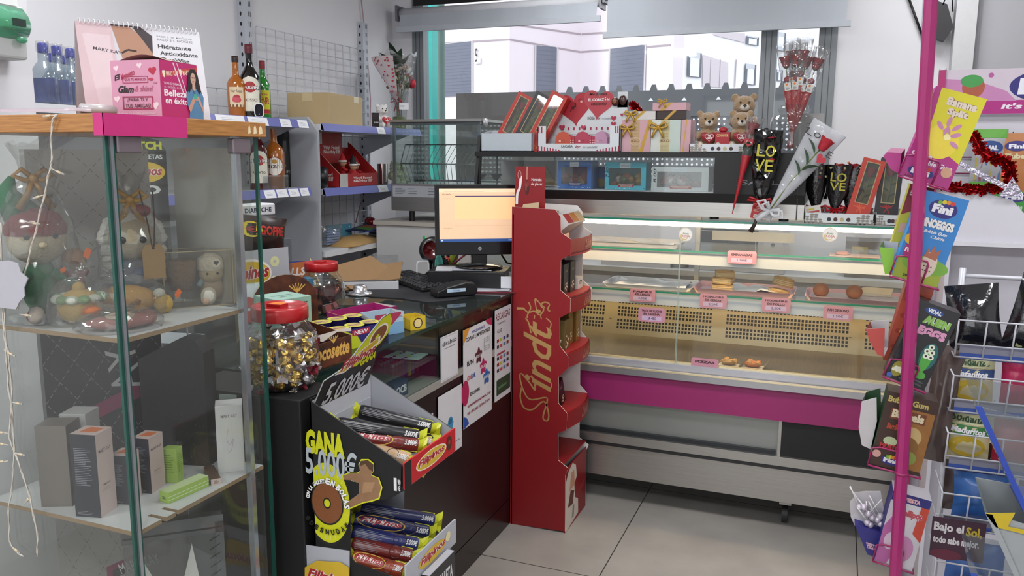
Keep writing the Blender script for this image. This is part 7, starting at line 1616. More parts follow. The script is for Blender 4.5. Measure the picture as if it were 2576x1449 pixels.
def rosebox(label,px0,pxt,col,Y=3.63,lean=27,h=.285,w_=.082,loc=None,bowc='#9c2028',roll=None):
    x = P(px0,340,Y=Y).x;t = thing('rose_gift_box',label,'gift box',loc or(x,Y,ZT2+.006),0,None,RAD(-6),RAD(lean))
    d_ = .05;b = MB();b.box(-w_/2,w_/2,-d_/2+.002,d_/2,0,h,col,skip='f');y = -d_/2
    for q in((-w_/2,w_/2,0,h*.30),(-w_/2,w_/2,h*.95,h),(-w_/2,-w_/2+w_*.2,h*.3,h*.95),(w_/2-w_*.2,w_/2,h*.3,h*.95)):b.box(q[0],q[1],y,y+.002,q[2],q[3],col)
    F = Fc(b,(-w_/2,y,0),(w_,0,0),(0,0,h));F.frame(.2,.30,.6,.65,.003,'#c9b878')
    for k in range(6):a = PI*k/6+.2;F.line([(.5,.23),(.5+.32*math.cos(a)*(1 if k%2 else .7),.23+.06*math.sin(a)*(1 if k%2 else .8))],.004,bowc)
    F.line([(.5,.23),(.38,.15)],.004,bowc).line([(.5,.23),(.62,.15)],.004,bowc);F.ell(.5,.07,.3,.022,'#b89a4a').ell(.5,.07,.26,.016,col)
    ca = sub(b,'carton',t);b = MB();b.box(-w_*.3,w_*.3,d_/2-.004,d_/2-.001,h*.3,h*.95,'#8f9a4a');rosebud(b,(0,0,h*.80),.018);sub(b,'rose_head',t)
    b = MB();b.tube([(0,0,h*.32),(.004,0,h*.5),(0,0,h*.76)],.003,STEM)
    for k in range(5):leaf(b,(0,0,h*(.40+.08*k)),((-1)**k,-.3,.7),.05,.015,C('#2f7a48',.4),.2)
    sub(b,'stem_and_leaves',t);b = MB();b.box(-w_*.3,w_*.3,y-.0008,y-.0002,h*.3,h*.95,clear('box window film','#f2f2f2',.16,.05));sub(b,'clear_window',ca);return t
REDB = C('#b0281c',.4);
rosebox('leftmost tilted red rose box in the pale blue tray',1258,0,REDB);rosebox('black tilted rose box between two red ones',1302,0,C('#22282a',.4));rosebox('right-hand tilted red rose box in the pale blue tray',1340,0,REDB)
# heart chocolates display
x0,x1 = vx(1352,3.58),vx(1558,3.58);wc = x1-x0
t = thing('heart_chocolate_display','white heart chocolate counter display with smiling red heart header','display box',((x0+x1)/2,3.66,ZT2))
WH = C('#cfd3d6',.45,var=.02);w_ = wc
b = MB();b.box(-w_/2,w_/2,-.08,-.077,0,.036,WH);b.box(-w_/2,-w_/2+.04,-.08,-.077,.036,.115,WH);b.box(w_/2-.045,w_/2,-.08,-.077,.036,.115,WH);b.box(-w_/2,w_/2,.05,.053,0,.15,WH);b.box(-w_/2,w_/2,-.08,.05,0,.003,WH)
for sg in(-1,1):b.box(*sorted((sg*w_/2,sg*(w_/2-.003))),-.08,.05,0,.115,WH)
F = Fc(b,(-w_/2,-.08,0),(w_,0,0),(0,0,.115));ST = '#9c2444'
for k in list(range(8))+list(range(20,28)):F.rect(.01+.036*k,.0,.014,.22-.02*min(k,27-k),ST)
for k in(0,1):F.rect(.01+.036*k,.72,.014,.26,ST);F.rect(.94+.03*k,.72,.014,.26,ST)
F.text(.30,.16,.14,.10,'LACASA','#55585c',0,.02).text(.47,.13,.07,.12,'by','#8c2444',.4,.02).text(.56,.13,.18,.10,'mr. wonderful','#8c8f94',.4)
sub(b,'front_tray',t)
b = MB();outl = [(-.42,0),(.5,0),(.5,.62),(.44,.66),(.40,.52),(.34,.5),(.33,.62),(.22,.5),(.12,.72)];w2 = w_
b.box(-w_*.40,w_*.5,.045,.0478,.08,.235,WH);F = Fc(b,(-w_/2,.0448,.10),(w_,0,0),(0,0,.185))
for k in range(9):F.rect(.2+.07*k,.0,.02,.07,ST)
for hx,hy,hs,c,r in((.35,.56,.165,'#a81c2c',.12),(.65,.66,.145,'#b03844',-.1)):
    hp = [];
    for k in range(36):a = 2*PI*k/36;X = math.sin(a)**3*hs/2;Y_ = (13*math.cos(a)-5*math.cos(2*a)-2*math.cos(3*a)-math.cos(4*a))/16*hs/2;hp.append(F.p(hx+(X*math.cos(r)-Y_*math.sin(r))/F.w,hy+(X*math.sin(r)+Y_*math.cos(r))/F.h)+V((0,-.001-.001*(hx>.5),0)))
    b.sheet(hp[::-1],(0,1,0),.0015,C(c,.45))
F.z = .004;F.line(curve([(.26,.68),(.285,.72),(.31,.69)]),.0018,'#2c1014').line(curve([(.40,.72),(.425,.76),(.45,.73)]),.0018,'#2c1014').text(.345,.56,.03,.12,'3','#2c1014',0,.02).line([(.30,.46),(.35,.58)],.003,'#2c1014').line([(.315,.56),(.35,.58),(.345,.5)],.003,'#2c1014');F.circ(.245,.62,.006,'#d89a8c').circ(.44,.70,.006,'#d89a8c')
F.text(.535,.82,.22,.09,'Me pones','#2c1014',.3,.01).text(.525,.70,.26,.09,'EL CORAZÓN','#e4dcdc',0,.05).text(.56,.60,.19,.08,'contento','#2c1014',.3,.01)
F.heart(.10,.48,.035,'#b03050').heart(.84,.28,.025,'#a82444').heart(.94,.36,.015,'#a82444').heart(.84,.14,.024,'#a82444').heart(.2,.06,.03,'#b03050').heart(.47,.06,.025,'#b03050')
F.text(.52,.26,.09,.07,'LACASA','#55585c',0,.02).text(.64,.25,.04,.07,'by','#8c2444',.4).text(.70,.26,.12,.05,'mr wonderful','#8c8f94',.4)
CHO = C('#3a1c14',.3,coat=.3);b.blob((w_*.36,.035,.225),(.018,.012,.020),CHO,0,14,10);b.blob((w_*.45,.035,.232),(.018,.012,.022),CHO,0,14,10);b.blob((w_*.355,.026,.228),(.011,.006,.012),C('#8a5a34',.5),.3,8,6);b.box(w_*.38,w_*.5,.045,.048,.2,.27,WH)
sub(b,'header_card',t)
def heartpack(label,x,col,rz=0.2,h=.085,stack=None):
    q = thing('heart_chocolate_pack',label,'chocolate pack',V(t.location)+V((x,-.02,.004)),rz)
    b = MB();pr_ = [(-.032,0),(.032,0),(.036,.03),(.034,.06),(.02,.082),(0,.088),(-.02,.082),(-.034,.06),(-.036,.03)];b.sheet([(a,-.015,z) for a,z in pr_],(0,1,0),.025,C(col,.4));F = Fc(b,(-.036,-.0155,0),(.072,0,0),(0,0,.088));F.line(curve([(.4,.5),(.5,.56),(.6,.5)]),.0015,'#2c1014').line([(.45,.3),(.6,.36)],.0015,'#2c1014').circ(.3,.5,.005,'#e0a898').text(.3,.08,.4,.12,'Me pones','#e0d4d4',.2);sub(b,'heart_carton',q)
heartpack('orange heart chocolate pack at the left of the heart display',-.088,'#b84424');heartpack('crimson heart chocolate pack in the middle of the heart display',.005,'#a82848');heartpack('lilac pink heart chocolate pack at the right of the heart display',.098,'#c094b0',-.3)
for xx,lb in((-.045,'small red chocolate bars left of the crimson pack'),(.048,'small red chocolate bars right of the crimson pack')):
    q = thing('chocolate_bar_pack',lb,'chocolate bars',V(t.location)+V((xx,-.015,.004)),.1)
    for k in range(4):b = MB();b.box(-.022+.011*k,-.0125+.011*k,-.012,.02,0,.072-.003*k,C('#b8303c' if xx<0 else '#a82848',.4));F = Fc(b,(-.022+.011*k,-.012,0),(.0095,0,0),(0,0,.07));F.rect(.1,.5,.8,.06,'#dcb4b4').rect(.1,.65,.8,.06,'#dcb4b4');sub(b,'bar',q)
# boxes of sweets with gold ribbons
GB = C('#b8923a',.3,.2,var=.1);PKX = C('#c49aa2',.5,var=.02);MINT = C('#b8c6be',.5,var=.02)
def bow(b,c,s,m=GB):
    c = V(c)
    for sg in(-1,1):
        b.tube([c,c+V((sg*s*.8,-s*.2,s*.5)),c+V((sg*s*1.1,-s*.25,s*.05)),c+V((sg*s*.5,-s*.1,-s*.15)),c],s*.16,m,6);b.tube([c,c+V((sg*s*.4,-s*.25,-s*.6)),c+V((sg*s*.7,-s*.2,-s*1.3))],[s*.14,s*.18,s*.14],m,5)
    b.blob(c,s*.22,m)
def gbox(label,x0,x1,z0,z1,Y,d_,col,ribbon=True,txt=False,bo=None,diag=False,split=None):
    w_,h_ = x1-x0,z1-z0;t = thing('ribbon_gift_box',label,'gift box',((x0+x1)/2,Y+d_/2,z0))
    b = MB();b.box(-w_/2,w_/2,-d_/2,d_/2,0,h_,col);F = faces(b,w_,d_,h_)['f']
    if split:F.rect(.33,0,.3,1,split[0]).rect(.63,0,.37,1,split[1])
    if txt:
        for i in range(6):
            for j in range(9):F.z = .0009;F.line([(.36+.04*i,.05+.1*j),(.38+.04*i,.1+.1*j)],.0008,'#8c6a3a')
        F.ell(.48,.34,.19,.13,'#c9b494').ell(.48,.34,.175,.115,split[0] if split else col).text(.34,.29,.28,.10,'BOLÇI','#6a4a30',0,.04)
    sub(b,'carton',t,bevel=.0015)
    b = MB();F = faces(b,w_+.001,d_+.001,h_+.001)['f']
    if diag:F.poly([(diag,0),(diag+.12,0),(diag+.42,1),(diag+.30,1)][::1],GB)
    if bo:bow(b,(bo[0]*w_,-d_/2-.004,bo[1]*h_),bo[2])
    if diag or bo:sub(b,'gold_ribbon',t,'shiny gold ribbon with bow')
    return t
Yb = 3.60;zz0 = ZT2
xA,xB,xC_,xD = vx(1563),vx(1636),vx(1712),vx(1736)
zt_ = P(1600,302,Y=Yb).z;zt2 = P(1600,281,Y=Yb).z;zt3 = P(1690,258,Y=Yb).z
gbox('pink patterned gift box with gold bow, bottom left of the ribbon boxes',xA,xB-.002,zz0,zt_,Yb,.12,PKX,txt=True,bo=(-.3,.75,.03),diag=.62,split=('#b89a74',PKX))
gbox('mint and white gift box with large gold bow, bottom middle',xB,xC_-.002,zz0,zt_,Yb,.12,C('#c8cbc4',.5),txt=True,bo=(-.25,.78,.036),split=('#b9ae84',MINT))
gbox('narrow pink gift box with diagonal gold ribbon, bottom right',xC_,xD,zz0,zt_,Yb-.005,.12,PKX,diag=.2)
gbox('white lidded gift box with gold bow, upper left of the stack',vx(1565),vx(1646),zt_+.001,P(1600,280,Y=Yb).z,Yb,.11,C('#c9c5c2',.5),bo=(-.25,.7,.028),diag=.3)
gbox('dark brown gift box with gold ribbon, upper right of the stack',vx(1649),vx(1723),zt_+.001,P(1600,280,Y=Yb).z,Yb,.11,C('#2c1814',.35),diag=.25)
gbox('flat pink gift box with gold bow lying on top of the stack',vx(1638),vx(1722),P(1600,280,Y=Yb).z+.001,zt3,Yb,.11,PKX,diag=.2,bo=(-.2,1.15,.02))
def tinsel(name,label,pts,r,m,n=700,cat='tinsel',seed=1,core=True):
    b = MB();q = curve3([V(p) for p in pts],8);rnd = random.Random(seed)
    if core:b.tube(q,r*.25,m,5)
    L = len(q)-1
    for i in range(n):
        t_ = rnd.random()*L;k = int(t_);c = q[k].lerp(q[k+1],t_-k);d = V((rnd.gauss(0,1),rnd.gauss(0,1),rnd.gauss(0,1))).normalized()*r*(.6+.5*rnd.random());s_ = d.cross(V((rnd.random(),rnd.random(),rnd.random()))).normalized()*r*.14;b.add([c-s_,c+s_,c+d+s_,c+d-s_],[(0,1,2,3)],m)
    return one(b,name,label,cat)
RTIN = C('#b01c20',.2,.85)
tinsel('red_tinsel_rosette','small red tinsel rosette behind the white lidded box',[P(1588,262,Y=3.72),P(1600,270,Y=3.72),P(1612,284,Y=3.72)],.022,RTIN,260,'rosette')
b = MB();b.box(-.03,.03,-.02,.02,0,.04,C('#c48c98',.4,bump=.4));one(b,'pink_wrapped_box','crumpled pink wrapped sweet box behind the flat pink box','box',(P(1632,270,Y=3.72).x,3.75,zt_+.002))
# stone pattern tray with bears
STN = '#8c857e'
def stones(F,x0,x1,y1):
    "grey pebble pattern"
    rnd = random.Random(5);nx,ny = 4,4
    for j in range(ny):
        for i in range(nx):
            cx,cy2 = x0+(x1-x0)*(i+.5+.2*rnd.random())/nx,y1*(j+.5)/ny
            if((cx-(x0+x1)/2)/((x1-x0)/2))**2+(cy2/y1)**2*.8>1:continue
            rx,ry = (x1-x0)/nx*.44,y1/ny*.44;F.z = .0008;F.poly([(cx+rx*(1+.25*rnd.random())*math.cos(a),cy2+ry*(1+.25*rnd.random())*math.sin(a)) for a in[2*PI*k/6+.3 for k in range(6)]],STN)
def stonedraw(F):
    stones(F,.0,.26,.95);stones(F,.74,1.0,.95)
    for k,c in enumerate(('#2a2c3a','#4a2c2a','#b8a880','#3a2424')):F.circ(.36+.093*k,.42,.008,c)
x0,x1 = vx(1737),vx(1902)
tray('bear_tray','white stone patterned tray full of tan teddy bears',x0,x1,3.565,3.73,.035,.05,WH,stonedraw)
zl = ZT2+.004
def tbear(px,Y,z,s,rz,lb):x = P(px,340,Y=Y).x;bear('tan_teddy',lb,(x,Y,z),s*1.27,TANF,rz,group=None,txt='TE\nAMO',hcol='#8c1820',muz='#c4bcb0')
tbear(1780,3.655,zl,.125,RAD(14),'tan teddy with red heart at the left of the tray');tbear(1864,3.655,zl,.125,RAD(8),'tan teddy with red heart at the right of the tray');tbear(1868,3.765,zl+.055,.14,RAD(10),'tan teddy sitting higher behind the other two')
b = MB();b.box(-.03,.03,-.015,.015,0,.05,C('#a01c28',.5));Fc(b,(-.03,-.0152,0),(.06,0,0),(0,0,.05)).text(.1,.6,.8,.25,'CON AMOR','#d8b878',0,.02);b.blob((.0,.0,.06),(.018,.012,.012),C('#a01c28',.5));one(b,'red_gift_pouch','small red gift pouch between the two front teddies','pouch',(P(1821,330,Y=3.62).x,3.60,zl+.03))
# jar with single wrapped roses
RJ = V((P(1990,370,Y=3.70).x,3.72,ZT2))
t = thing('wide_clear_jar','wide clear plastic jar used as a vase for wrapped roses','jar',RJ)
b = MB();b.lathe([(0,.002),(.09,.002),(.095,.02),(.095,.12),(.085,.15),(.055,.165),(.06,.17),(.06,.195),(.066,.197)],PET,28);sub(b,'jar_body',t)
pr = None
angs = ((-.14,.02,.0,.0),(-.06,-.1,.2,.02),(-.0,.05,.4,.0),(.03,-.12,.6,.01),(.08,.06,.8,.02),(.13,-.02,1,-.005),(.28,.02,1.2,.0))
nm_ = ['leftmost','second from the left','third from the left','fourth from the left','fifth from the left','second from the right','rightmost, leaning out on its own']
for i,(ax,ay,rz,dz) in enumerate(angs):
    lb = 'single wrapped red rose in the clear jar, '+nm_[i]
    if pr is None:
        pr = thing('wrapped_rose',lb,'rose',RJ+V((0,0,.02)),rz)
        b = MB();b.tube([(0,0,0),(0,0,.42)],.0025,STEM);sub(b,'stem',pr);b = MB();rosebud(b,(0,0,.45),.027);rh = sub(b,'rose_head',pr);b = MB();sepals(b,(0,0,.452),.026);sub(b,'sepals',rh)
        b = MB();b.blob((.0,-.008,.36),(.018,.008,.016),C('#8c1c2c',.5));sub(b,'fabric_heart',pr)
        b = MB();b.lathe([(.004,0),(.018,.20),(.024,.29),(.026,.30),(.022,.31)],C('#b01c20',.45,var=.25,scale=60),12);sub(b,'red_paper_cone',pr)
        b = MB();b.lathe([(.005,0),(.024,.28),(.038,.45),(.042,.54)],CELLO,12);sub(b,'cellophane_cone',pr)
        b = MB();F = Fc(b,(-.016,-.03,.30),(.032,0,0),(0,-.004,.04));b.poly([F.p(0,0),F.p(1,0),F.p(1,1),F.p(0,1)],'#c9c9c4');F.lines(.2,.1,.6,.35,4,'#55555a',.5);F.circ(.4,.8,.006,'#d87a24');sub(b,'price_tag',pr);o = pr
    else:o = dup(pr,RJ+V((0,0,.02+dz)),lb,rz)
    o.rotation_euler = (ay*.4,ax,rz*.2);o.location.x-=ax*.06;o.scale = (.82,.82,.80)
b = MB();b.box(-.06,.06,-.002,.002,0,.17,C('#a9a8a6',.5));Fc(b,(-.06,-.002,0),(.12,0,0),(0,0,.17)).lines(.4,.3,.4,.5,5,'#77777a',.3);one(b,'white_notice_card','off-white card standing right of the rose jar','card',(P(2035,320,Y=3.86).x,3.86,ZT2))
# loose roses hanging in front of the vitrine
def zrot(d,flip=0):
    z = V(d).normalized();x = V((0,1,0)).cross(z).normalized();y = z.cross(x)
    return(Matrix((x,y,z)).transposed()@Matrix.Rotation(flip,3,'Z')).to_euler()
def hrose(name,label,top,bot,rtop,wrapm,parts,rz=0):
    t = thing(name,label,'rose',bot);d = V(top)-V(bot);L = d.length;t.rotation_euler = zrot(d);return t,L
Yh = 3.50
t,L = hrose('thin_wrapped_rose','slim single rose in red printed wrap hanging point down before the vitrine',P(1900,300,Y=Yh),P(1842,538,Y=Yh-.02),0,0,0)
b = MB();b.lathe([(.0015,0),(.012,L*.45),(.020,L*.60),(.019,L*.62)],C('#9c1a24',.45,var=.4,scale=90),14);sub(b,'red_paper_cone',t);b = MB();b.lathe([(.018,L*.6),(.030,L*.9),(.036,L*1.02)],CELLO,14);sub(b,'cellophane_cone',t)
b = MB();rosebud(b,(0,0,L*.90),.022);sub(b,'rose_head',t);b = MB();leaf(b,(0,-.01,L*.62),(0,-.2,1),.06,.02,LEAF);sepals(b,(0,0,L*.90),.02);sub(b,'leaves',t);b = MB();F = Fc(b,(-.022,-.03,L*.70),(.044,0,0),(0,0,.04));F.heart(.5,.5,.042,'#9c1c28').text(.25,.45,.5,.25,'Love','#dcccc8',.3,.02);sub(b,'love_heart',t)
t,L = hrose('black_love_bouquet','rose wrapped in black film lettered LOVE in yellow with red ribbon',P(1935,330,Y=Yh-.03),P(1912,505,Y=Yh-.03),0,0,0)
BF = clear('black tinted film','#6a6a6c',.3,.25,.06,.9,'#141416')
b = MB();n = 18;vs = []
for q,z,w2 in((.010,0,.01),(.03,.12,.02),(.05,.45,.03),(.058,.8,.03),(.058,1.02,.028)):
    for k in range(n):a = 2*PI*k/n;vs.append((q*math.cos(a),w2*math.sin(a),z*L))
b.add(vs,[(j*n+k,j*n+(k+1)%n,(j+1)*n+(k+1)%n,(j+1)*n+k) for j in range(4) for k in range(n)],BF,True);sub(b,'black_film_wrap',t)
b = MB();F = Fc(b,(-.045,-.034,L*.42),(.09,0,0),(0,0,L*.4));F.text(.12,.54,.36,.42,'L','#b0a82c').text(.5,.54,.4,.42,'O','#b0a82c').text(.1,.02,.42,.42,'V','#b0a82c').text(.55,.02,.34,.42,'E','#b0a82c');sub(b,'love_lettering',t)
b = MB();rosebud(b,(.01,0,L*.82),.026);rosebud(b,(.02,-.01,L*.55),.018,ROSEL);sub(b,'rose_head',t);b = MB();leaf(b,(0,0,L*.3),(-.4,-.3,1),.08,.025,LEAF);leaf(b,(0,0,L*.3),(.4,-.3,1),.07,.025,LEAF);b.tube([(0,0,0),(.01,0,L*.8)],.003,STEM);sub(b,'stem_and_leaves',t)
b = MB();RB = C('#a01820',.35);
for sg in(-1,1):b.tube([(0,-.012,0),(sg*.04,-.02,.012),(sg*.05,-.02,.0),(0,-.012,-.002)],.005,RB,6);b.tube([(0,-.012,0),(sg*.02,-.02,-.03)],.005,RB,5)
sub(b,'red_ribbon',t)
b = MB();b.at((.0,-.012,-.012),0,0,.1);b.box(-.024,.024,-.001,.001,-.062,0,C('#a02424',.45));F = Fc(b,(-.024,-.0012,-.062),(.048,0,0),(0,0,.062));F.lines(.15,.45,.7,.4,4,'#d8a8a0',.3);F.rect(.25,.06,.6,.22,'#d4d0cc');
for k in range(7):F.rect(.3+.07*k,.08,.03,.18,'#18181a')
sub(b,'red_care_tag',t);b = MB();b.tube([(-.0,.0,-.0),(-.006,.0,-.09),(-.022,0,-.13)],[.006,.008,.012],C('#2c2420',.4),6);sub(b,'black_stem_end',t)
t,L = hrose('white_love_bouquet','red rose in white film with LOVE letters and white organza bow',P(2085,325,Y=Yh-.05),P(1925,545,Y=Yh-.06),0,0,0)
WF = clear('white film','#f0f0f4',.2,.5,.1,.8,'#d4d6da')
b = MB();vs = []
for q,z,w2 in((.030,-.02,.004),(.010,.12,.012),(.032,.35,.02),(.055,.7,.022),(.072,1.02,.02)):
    for k in range(n):a = 2*PI*k/n;vs.append((q*math.cos(a),w2*math.sin(a),z*L))
b.add(vs,[(j*n+k,j*n+(k+1)%n,(j+1)*n+(k+1)%n,(j+1)*n+k) for j in range(4) for k in range(n)],WF,True);sub(b,'white_film_wrap',t)
b = MB();rosebud(b,(.022,-.024,L*.86),.024,ROSEL);sub(b,'rose_head',t);b = MB();b.tube([(.02,-.02,L*.83),(0,-.018,L*.4),(0,-.01,.02)],.003,STEM)
for z,dx in((.74,-.6),(.62,-.4),(.55,.4),(.50,-.5)):leaf(b,(.01,-.022,L*z),(dx,-.1,.6),.065,.026,C('#35603c',.45),.15)
sub(b,'stem_and_leaves',t);b = MB();F = Fc(b,(-.07,-.024,L*.80),(.14,0,0),(0,0,.05));F.text(.02,.5,.2,.5,'L','#2c2c30').text(.25,.6,.2,.4,'O','#2c2c30').text(.86,-.2,.14,.5,'E','#2c2c30');F.heart(.80,-.6,.04,'#b02030',-.3);sub(b,'love_lettering',t)
b = MB();WO = clear('white organza','#ffffff',.2,.6,dustcol='#d8dade')
for sg,k in((-1,1),(1,1),(-1,.6),(1,.7)):b.tube([(0,-.012,.03),(sg*.04*k,-.02,.055),(sg*.06*k,-.02,.035),(sg*.03*k,-.02,.02),(0,-.012,.03)],.006,WO,6)
b.tube([(0,-.012,.03),(-.02,-.02,-.03)],.012,WO,5);sub(b,'organza_bow',t)
# right tray on the glass top with bouquets
def gx(px,Y=3.56):return P(px,560,Y=Y).x
ZR = 1.3345
for k,(x0,x1,lb) in enumerate(((gx(2023),gx(2198),'white stone patterned tray with small bouquets at the right end of the case'),(gx(2201),gx(2300),'second white stone patterned tray half hidden behind the gum rack'))):
    t = thing('stone_pattern_tray',lb,'display tray',((x0+x1)/2,3.62,ZR));w_ = x1-x0;b = MB();b.box(-w_/2,w_/2,-.07,-.067,0,.042,WH);b.box(-w_/2,w_/2,.067,.07,0,.06,WH);b.box(-w_/2,w_/2,-.07,.07,0,.003,WH)
    for sg in(-1,1):b.box(*sorted((sg*w_/2,sg*(w_/2-.003))),-.07,.07,0,.05,WH)
    F = Fc(b,(-w_/2,-.07,0),(w_,0,0),(0,0,.042));stonedraw(F);sub(b,'tray_body',t)
def mini(label,px,Y,ry,yel=False):
    x = gx(px,Y);t = thing('small_black_bouquet',label,'bouquet',(x,Y,ZR+.004),0,None,0,ry);b = MB();vs = [];rnd = random.Random(px)
    for q,z,w2 in((.028,0,.02),(.012,.22,.012),(.04,.55,.03),(.045,.9,.03),(.05,1.05,.03)):
        for k in range(n):a = 2*PI*k/n;f = 1+.2*(rnd.random()-.5);vs.append((q*f*math.cos(a),w2*f*math.sin(a),z*.22))
    b.add(vs,[(j*n+k,j*n+(k+1)%n,(j+1)*n+(k+1)%n,(j+1)*n+k) for j in range(4) for k in range(n)],C('#121214',.15,coat=.6,bump=.6,scale=50),True);sub(b,'black_film_wrap',t)
    b = MB();rosebud(b,(0,-.01,.215),.02);sub(b,'rose_head',t);b = MB()
    for i in range(14):b.blob(((rnd.random()-.5)*.07,-.02+(rnd.random()-.5)*.03,.18+rnd.random()*.06),.005,rnd.choice(['#a03040','#b8b080','#c0602c','#4a5a34']),.3,6,4,i)
    if yel:Fc(b,(-.03,-.04,.13),(.06,0,0),(0,0,.07)).text(0,.5,1,.5,'LO','#b0a82c').text(0,0,1,.45,'VE','#b0a82c')
    sub(b,'filler_flowers',t);b = MB()
    for sg in(-1,1):b.tube([(0,-.016,.05),(sg*.035,-.03,.065),(sg*.03,-.03,.045),(0,-.016,.05)],.005,RB,6);b.tube([(0,-.016,.05),(sg*.02,-.03,.02)],.005,RB,5)
    sub(b,'red_ribbon',t)
mini('black wrapped bouquet with red ribbon, leftmost in the right tray',2050,3.62,-.02);mini('black wrapped bouquet with yellow lettering, second in the right tray',2095,3.60,.06,True);mini('black wrapped bouquet with red and orange flowers, third in the right tray',2132,3.64,.05)
b = MB();b.box(-.03,.03,-.0008,.0008,0,.035,C('#c9c4bc',.4));Fc(b,(-.03,-.001,0),(.06,0,0),(0,0,.035)).rect(.1,.2,.8,.2,'#a03a30').rect(.1,.5,.5,.2,'#b8a840');one(b,'gift_tag','white gift tag lying against the leftmost black bouquet','tag',(gx(2045,3.57),3.565,ZR+.035),RAD(0),ry=RAD(-10))
RD2 = C('#b8321c',.4)
rosebox('orange red rose box leaning in the right tray',0,0,RD2,loc=(gx(2150,3.60),3.60,ZR+.004),lean=13,h=.26,w_=.085,bowc='#d85a34');rosebox('black rose box with gold window at the far right tray',0,0,C('#1a1a1c',.4),loc=(gx(2225,3.62),3.62,ZR+.004),lean=3,h=.26,w_=.085)
# ================================================================ CASE CONTENTS
def stray(label,px0,px1,zs,Yf,d_,col,py=720,h=.018,flare=.012,name='serving_tray'):
    x0,x1 = P(px0,py,Y=Yf).x,P(px1,py,Y=Yf).x;w_ = x1-x0;t = thing(name,label,'tray',((x0+x1)/2,Yf+d_/2,zs+.0005));b = MB()
    def ring(w,d,z):return[(sx*w/2*(1 if abs(sx)==1 else 1),sy*d/2,z) for sx,sy in((-1,-.86),(-.94,-1),(.94,-1),(1,-.86),(1,.86),(.94,1),(-.94,1),(-1,.86))]
    rr_ = [ring(w_-2*flare,d_-2*flare,0),ring(w_,d_,h),ring(w_+.008,d_+.008,h+.001),ring(w_+.006,d_+.006,h-.001),ring(w_-2*flare-.004,d_-2*flare-.004,.002)];vs = sum(rr_[:3],[]);b.add(vs,[(j*8+k,j*8+(k+1)%8,(j+1)*8+(k+1)%8,(j+1)*8+k) for j in range(2) for k in range(8)],col);b.poly(ring(w_-2*flare,d_-2*flare,.0015),col);sub(b,'tray_body',t,bevel=.001);return t,w_,d_
PT = C('#c79aa0',.4,var=.02);WTY = C('#c6c6ce',.35,var=.02)
def paper(t,w_,d_,m='#cfcfd2',seed=1,tl=.02):
    rnd = random.Random(seed);b = MB();nx,ny = 8,4;vs = [(-w_/2+w_*i/nx,-d_/2+d_*j/ny,.004+(rnd.random()**2)*tl) for j in range(ny+1) for i in range(nx+1)];b.add(vs,[(j*(nx+1)+i,j*(nx+1)+i+1,(j+1)*(nx+1)+i+1,(j+1)*(nx+1)+i) for j in range(ny) for i in range(nx)],C(m,.6));sub(b,'baking_paper',t)
t,a,c = stray('empty white tray with crumpled paper on the upper glass shelf',1440,1705,SH1,3.72,.24,WTY,600,.02);paper(t,a*.9,c*.9)
t,a,c = stray('empty white tray with thin paper on the lower glass shelf',1515,1738,SH2,3.72,.26,WTY,715);paper(t,a*.85,c*.85,seed=3)
t,a,c = stray('pink tray of puff pastries on the lower glass shelf',1742,1997,SH2,3.72,.24,PT,735,.022);paper(t,a*.7,c*.8,seed=4,tl=.03);trayp = t.location.copy()
t,a,c = stray('pink tray with two round breads on the lower glass shelf',2026,2300,SH2,3.71,.26,PT,745);paper(t,a*.9,c*.85,'#b8a49e',5,.004);trayb = t.location.copy()
PUF = C('#b08c50',.7,bump=.5,scale=70,var=.25);PUFL = C('#c9ae78',.7,bump=.4,scale=90,var=.15)
def pastry(label,px,Y,z,w_,h,rz,ry=0,round_=False,seed=1):
    x = P(px,715,Y=Y).x;t = thing('puff_pastry',label,'pastry',(x,Y,z),rz,None,0,ry);L_ = 5;rnd = random.Random(seed)
    b = MB()
    for k in range(L_):
        q = 1+.06*(rnd.random()-.5);z0,z1 = h*k/L_,h*(k+.86)/L_
        if round_:pts = [(w_/2*q*(1+.04*rnd.random())*math.cos(a),w_/2*q*math.sin(a)) for a in[2*PI*i/18 for i in range(18)]]
        else:pts = [(w_/2*q*sx*(1+.05*rnd.random()),w_/2*q*sy) for sx,sy in((-1,-.8),(-.8,-1),(0,-1.04),(.8,-1),(1,-.8),(1.03,0),(1,.8),(.8,1),(-.8,1),(-1,.8),(-1.02,0))]
        b.prism(pts,z0,z1,PUF if k in(0,L_-1) else PUFL)
    sub(b,'layers',t,bevel=.003);b = MB();b.blob((0,0,h),(w_*.42,w_*.42,h*.16),PUF,.06,14,6,seed);sub(b,'crust',t)
zp = trayp.z+.005
pastry('square puff pastry at the bottom of the left pile',1818,3.80,zp,.085,.033,.1,seed=1);pastry('middle square puff pastry of the left pile',1819,3.80,zp+.037,.083,.028,-.15,seed=2);pastry('top square puff pastry of the left pile',1822,3.80,zp+.068,.080,.026,.2,seed=3)
pastry('flat round puff pastry leaning under the right pile',1958,3.79,zp,.088,.024,.1,.16,True,4);pastry('thick round puff pastry resting on the right pile',1968,3.83,zp+.035,.09,.038,.3,.22,True,5)
zb_ = trayb.z+.003;BRD = C('#9a5e30',.65,bump=.3,scale=60,var=.12)
for px,lb in((2066,'round golden bread roll at the left of the pink tray'),(2150,'round golden bread roll at the right of the pink tray')):
    b = MB();b.blob((0,0,.031),(.034,.034,.031),BRD,.01,24,16,px);one(b,'bread_ball',lb,'bread roll',(P(px,720,Y=3.82).x,3.82,zb_))
b = MB();b.box(-.09,.09,-.03,.03,0,.004,C('#c4b49c',.6));b.sheet([(-.08,.03,.004),(.09,.03,.004),(.10,.05,.03),(-.02,.05,.03)],(0,0,1),.001,'#c4b49c');one(b,'parchment_scrap','folded beige parchment behind the bread rolls','paper',(P(2190,705,Y=3.93).x,3.93,zb_+.002))
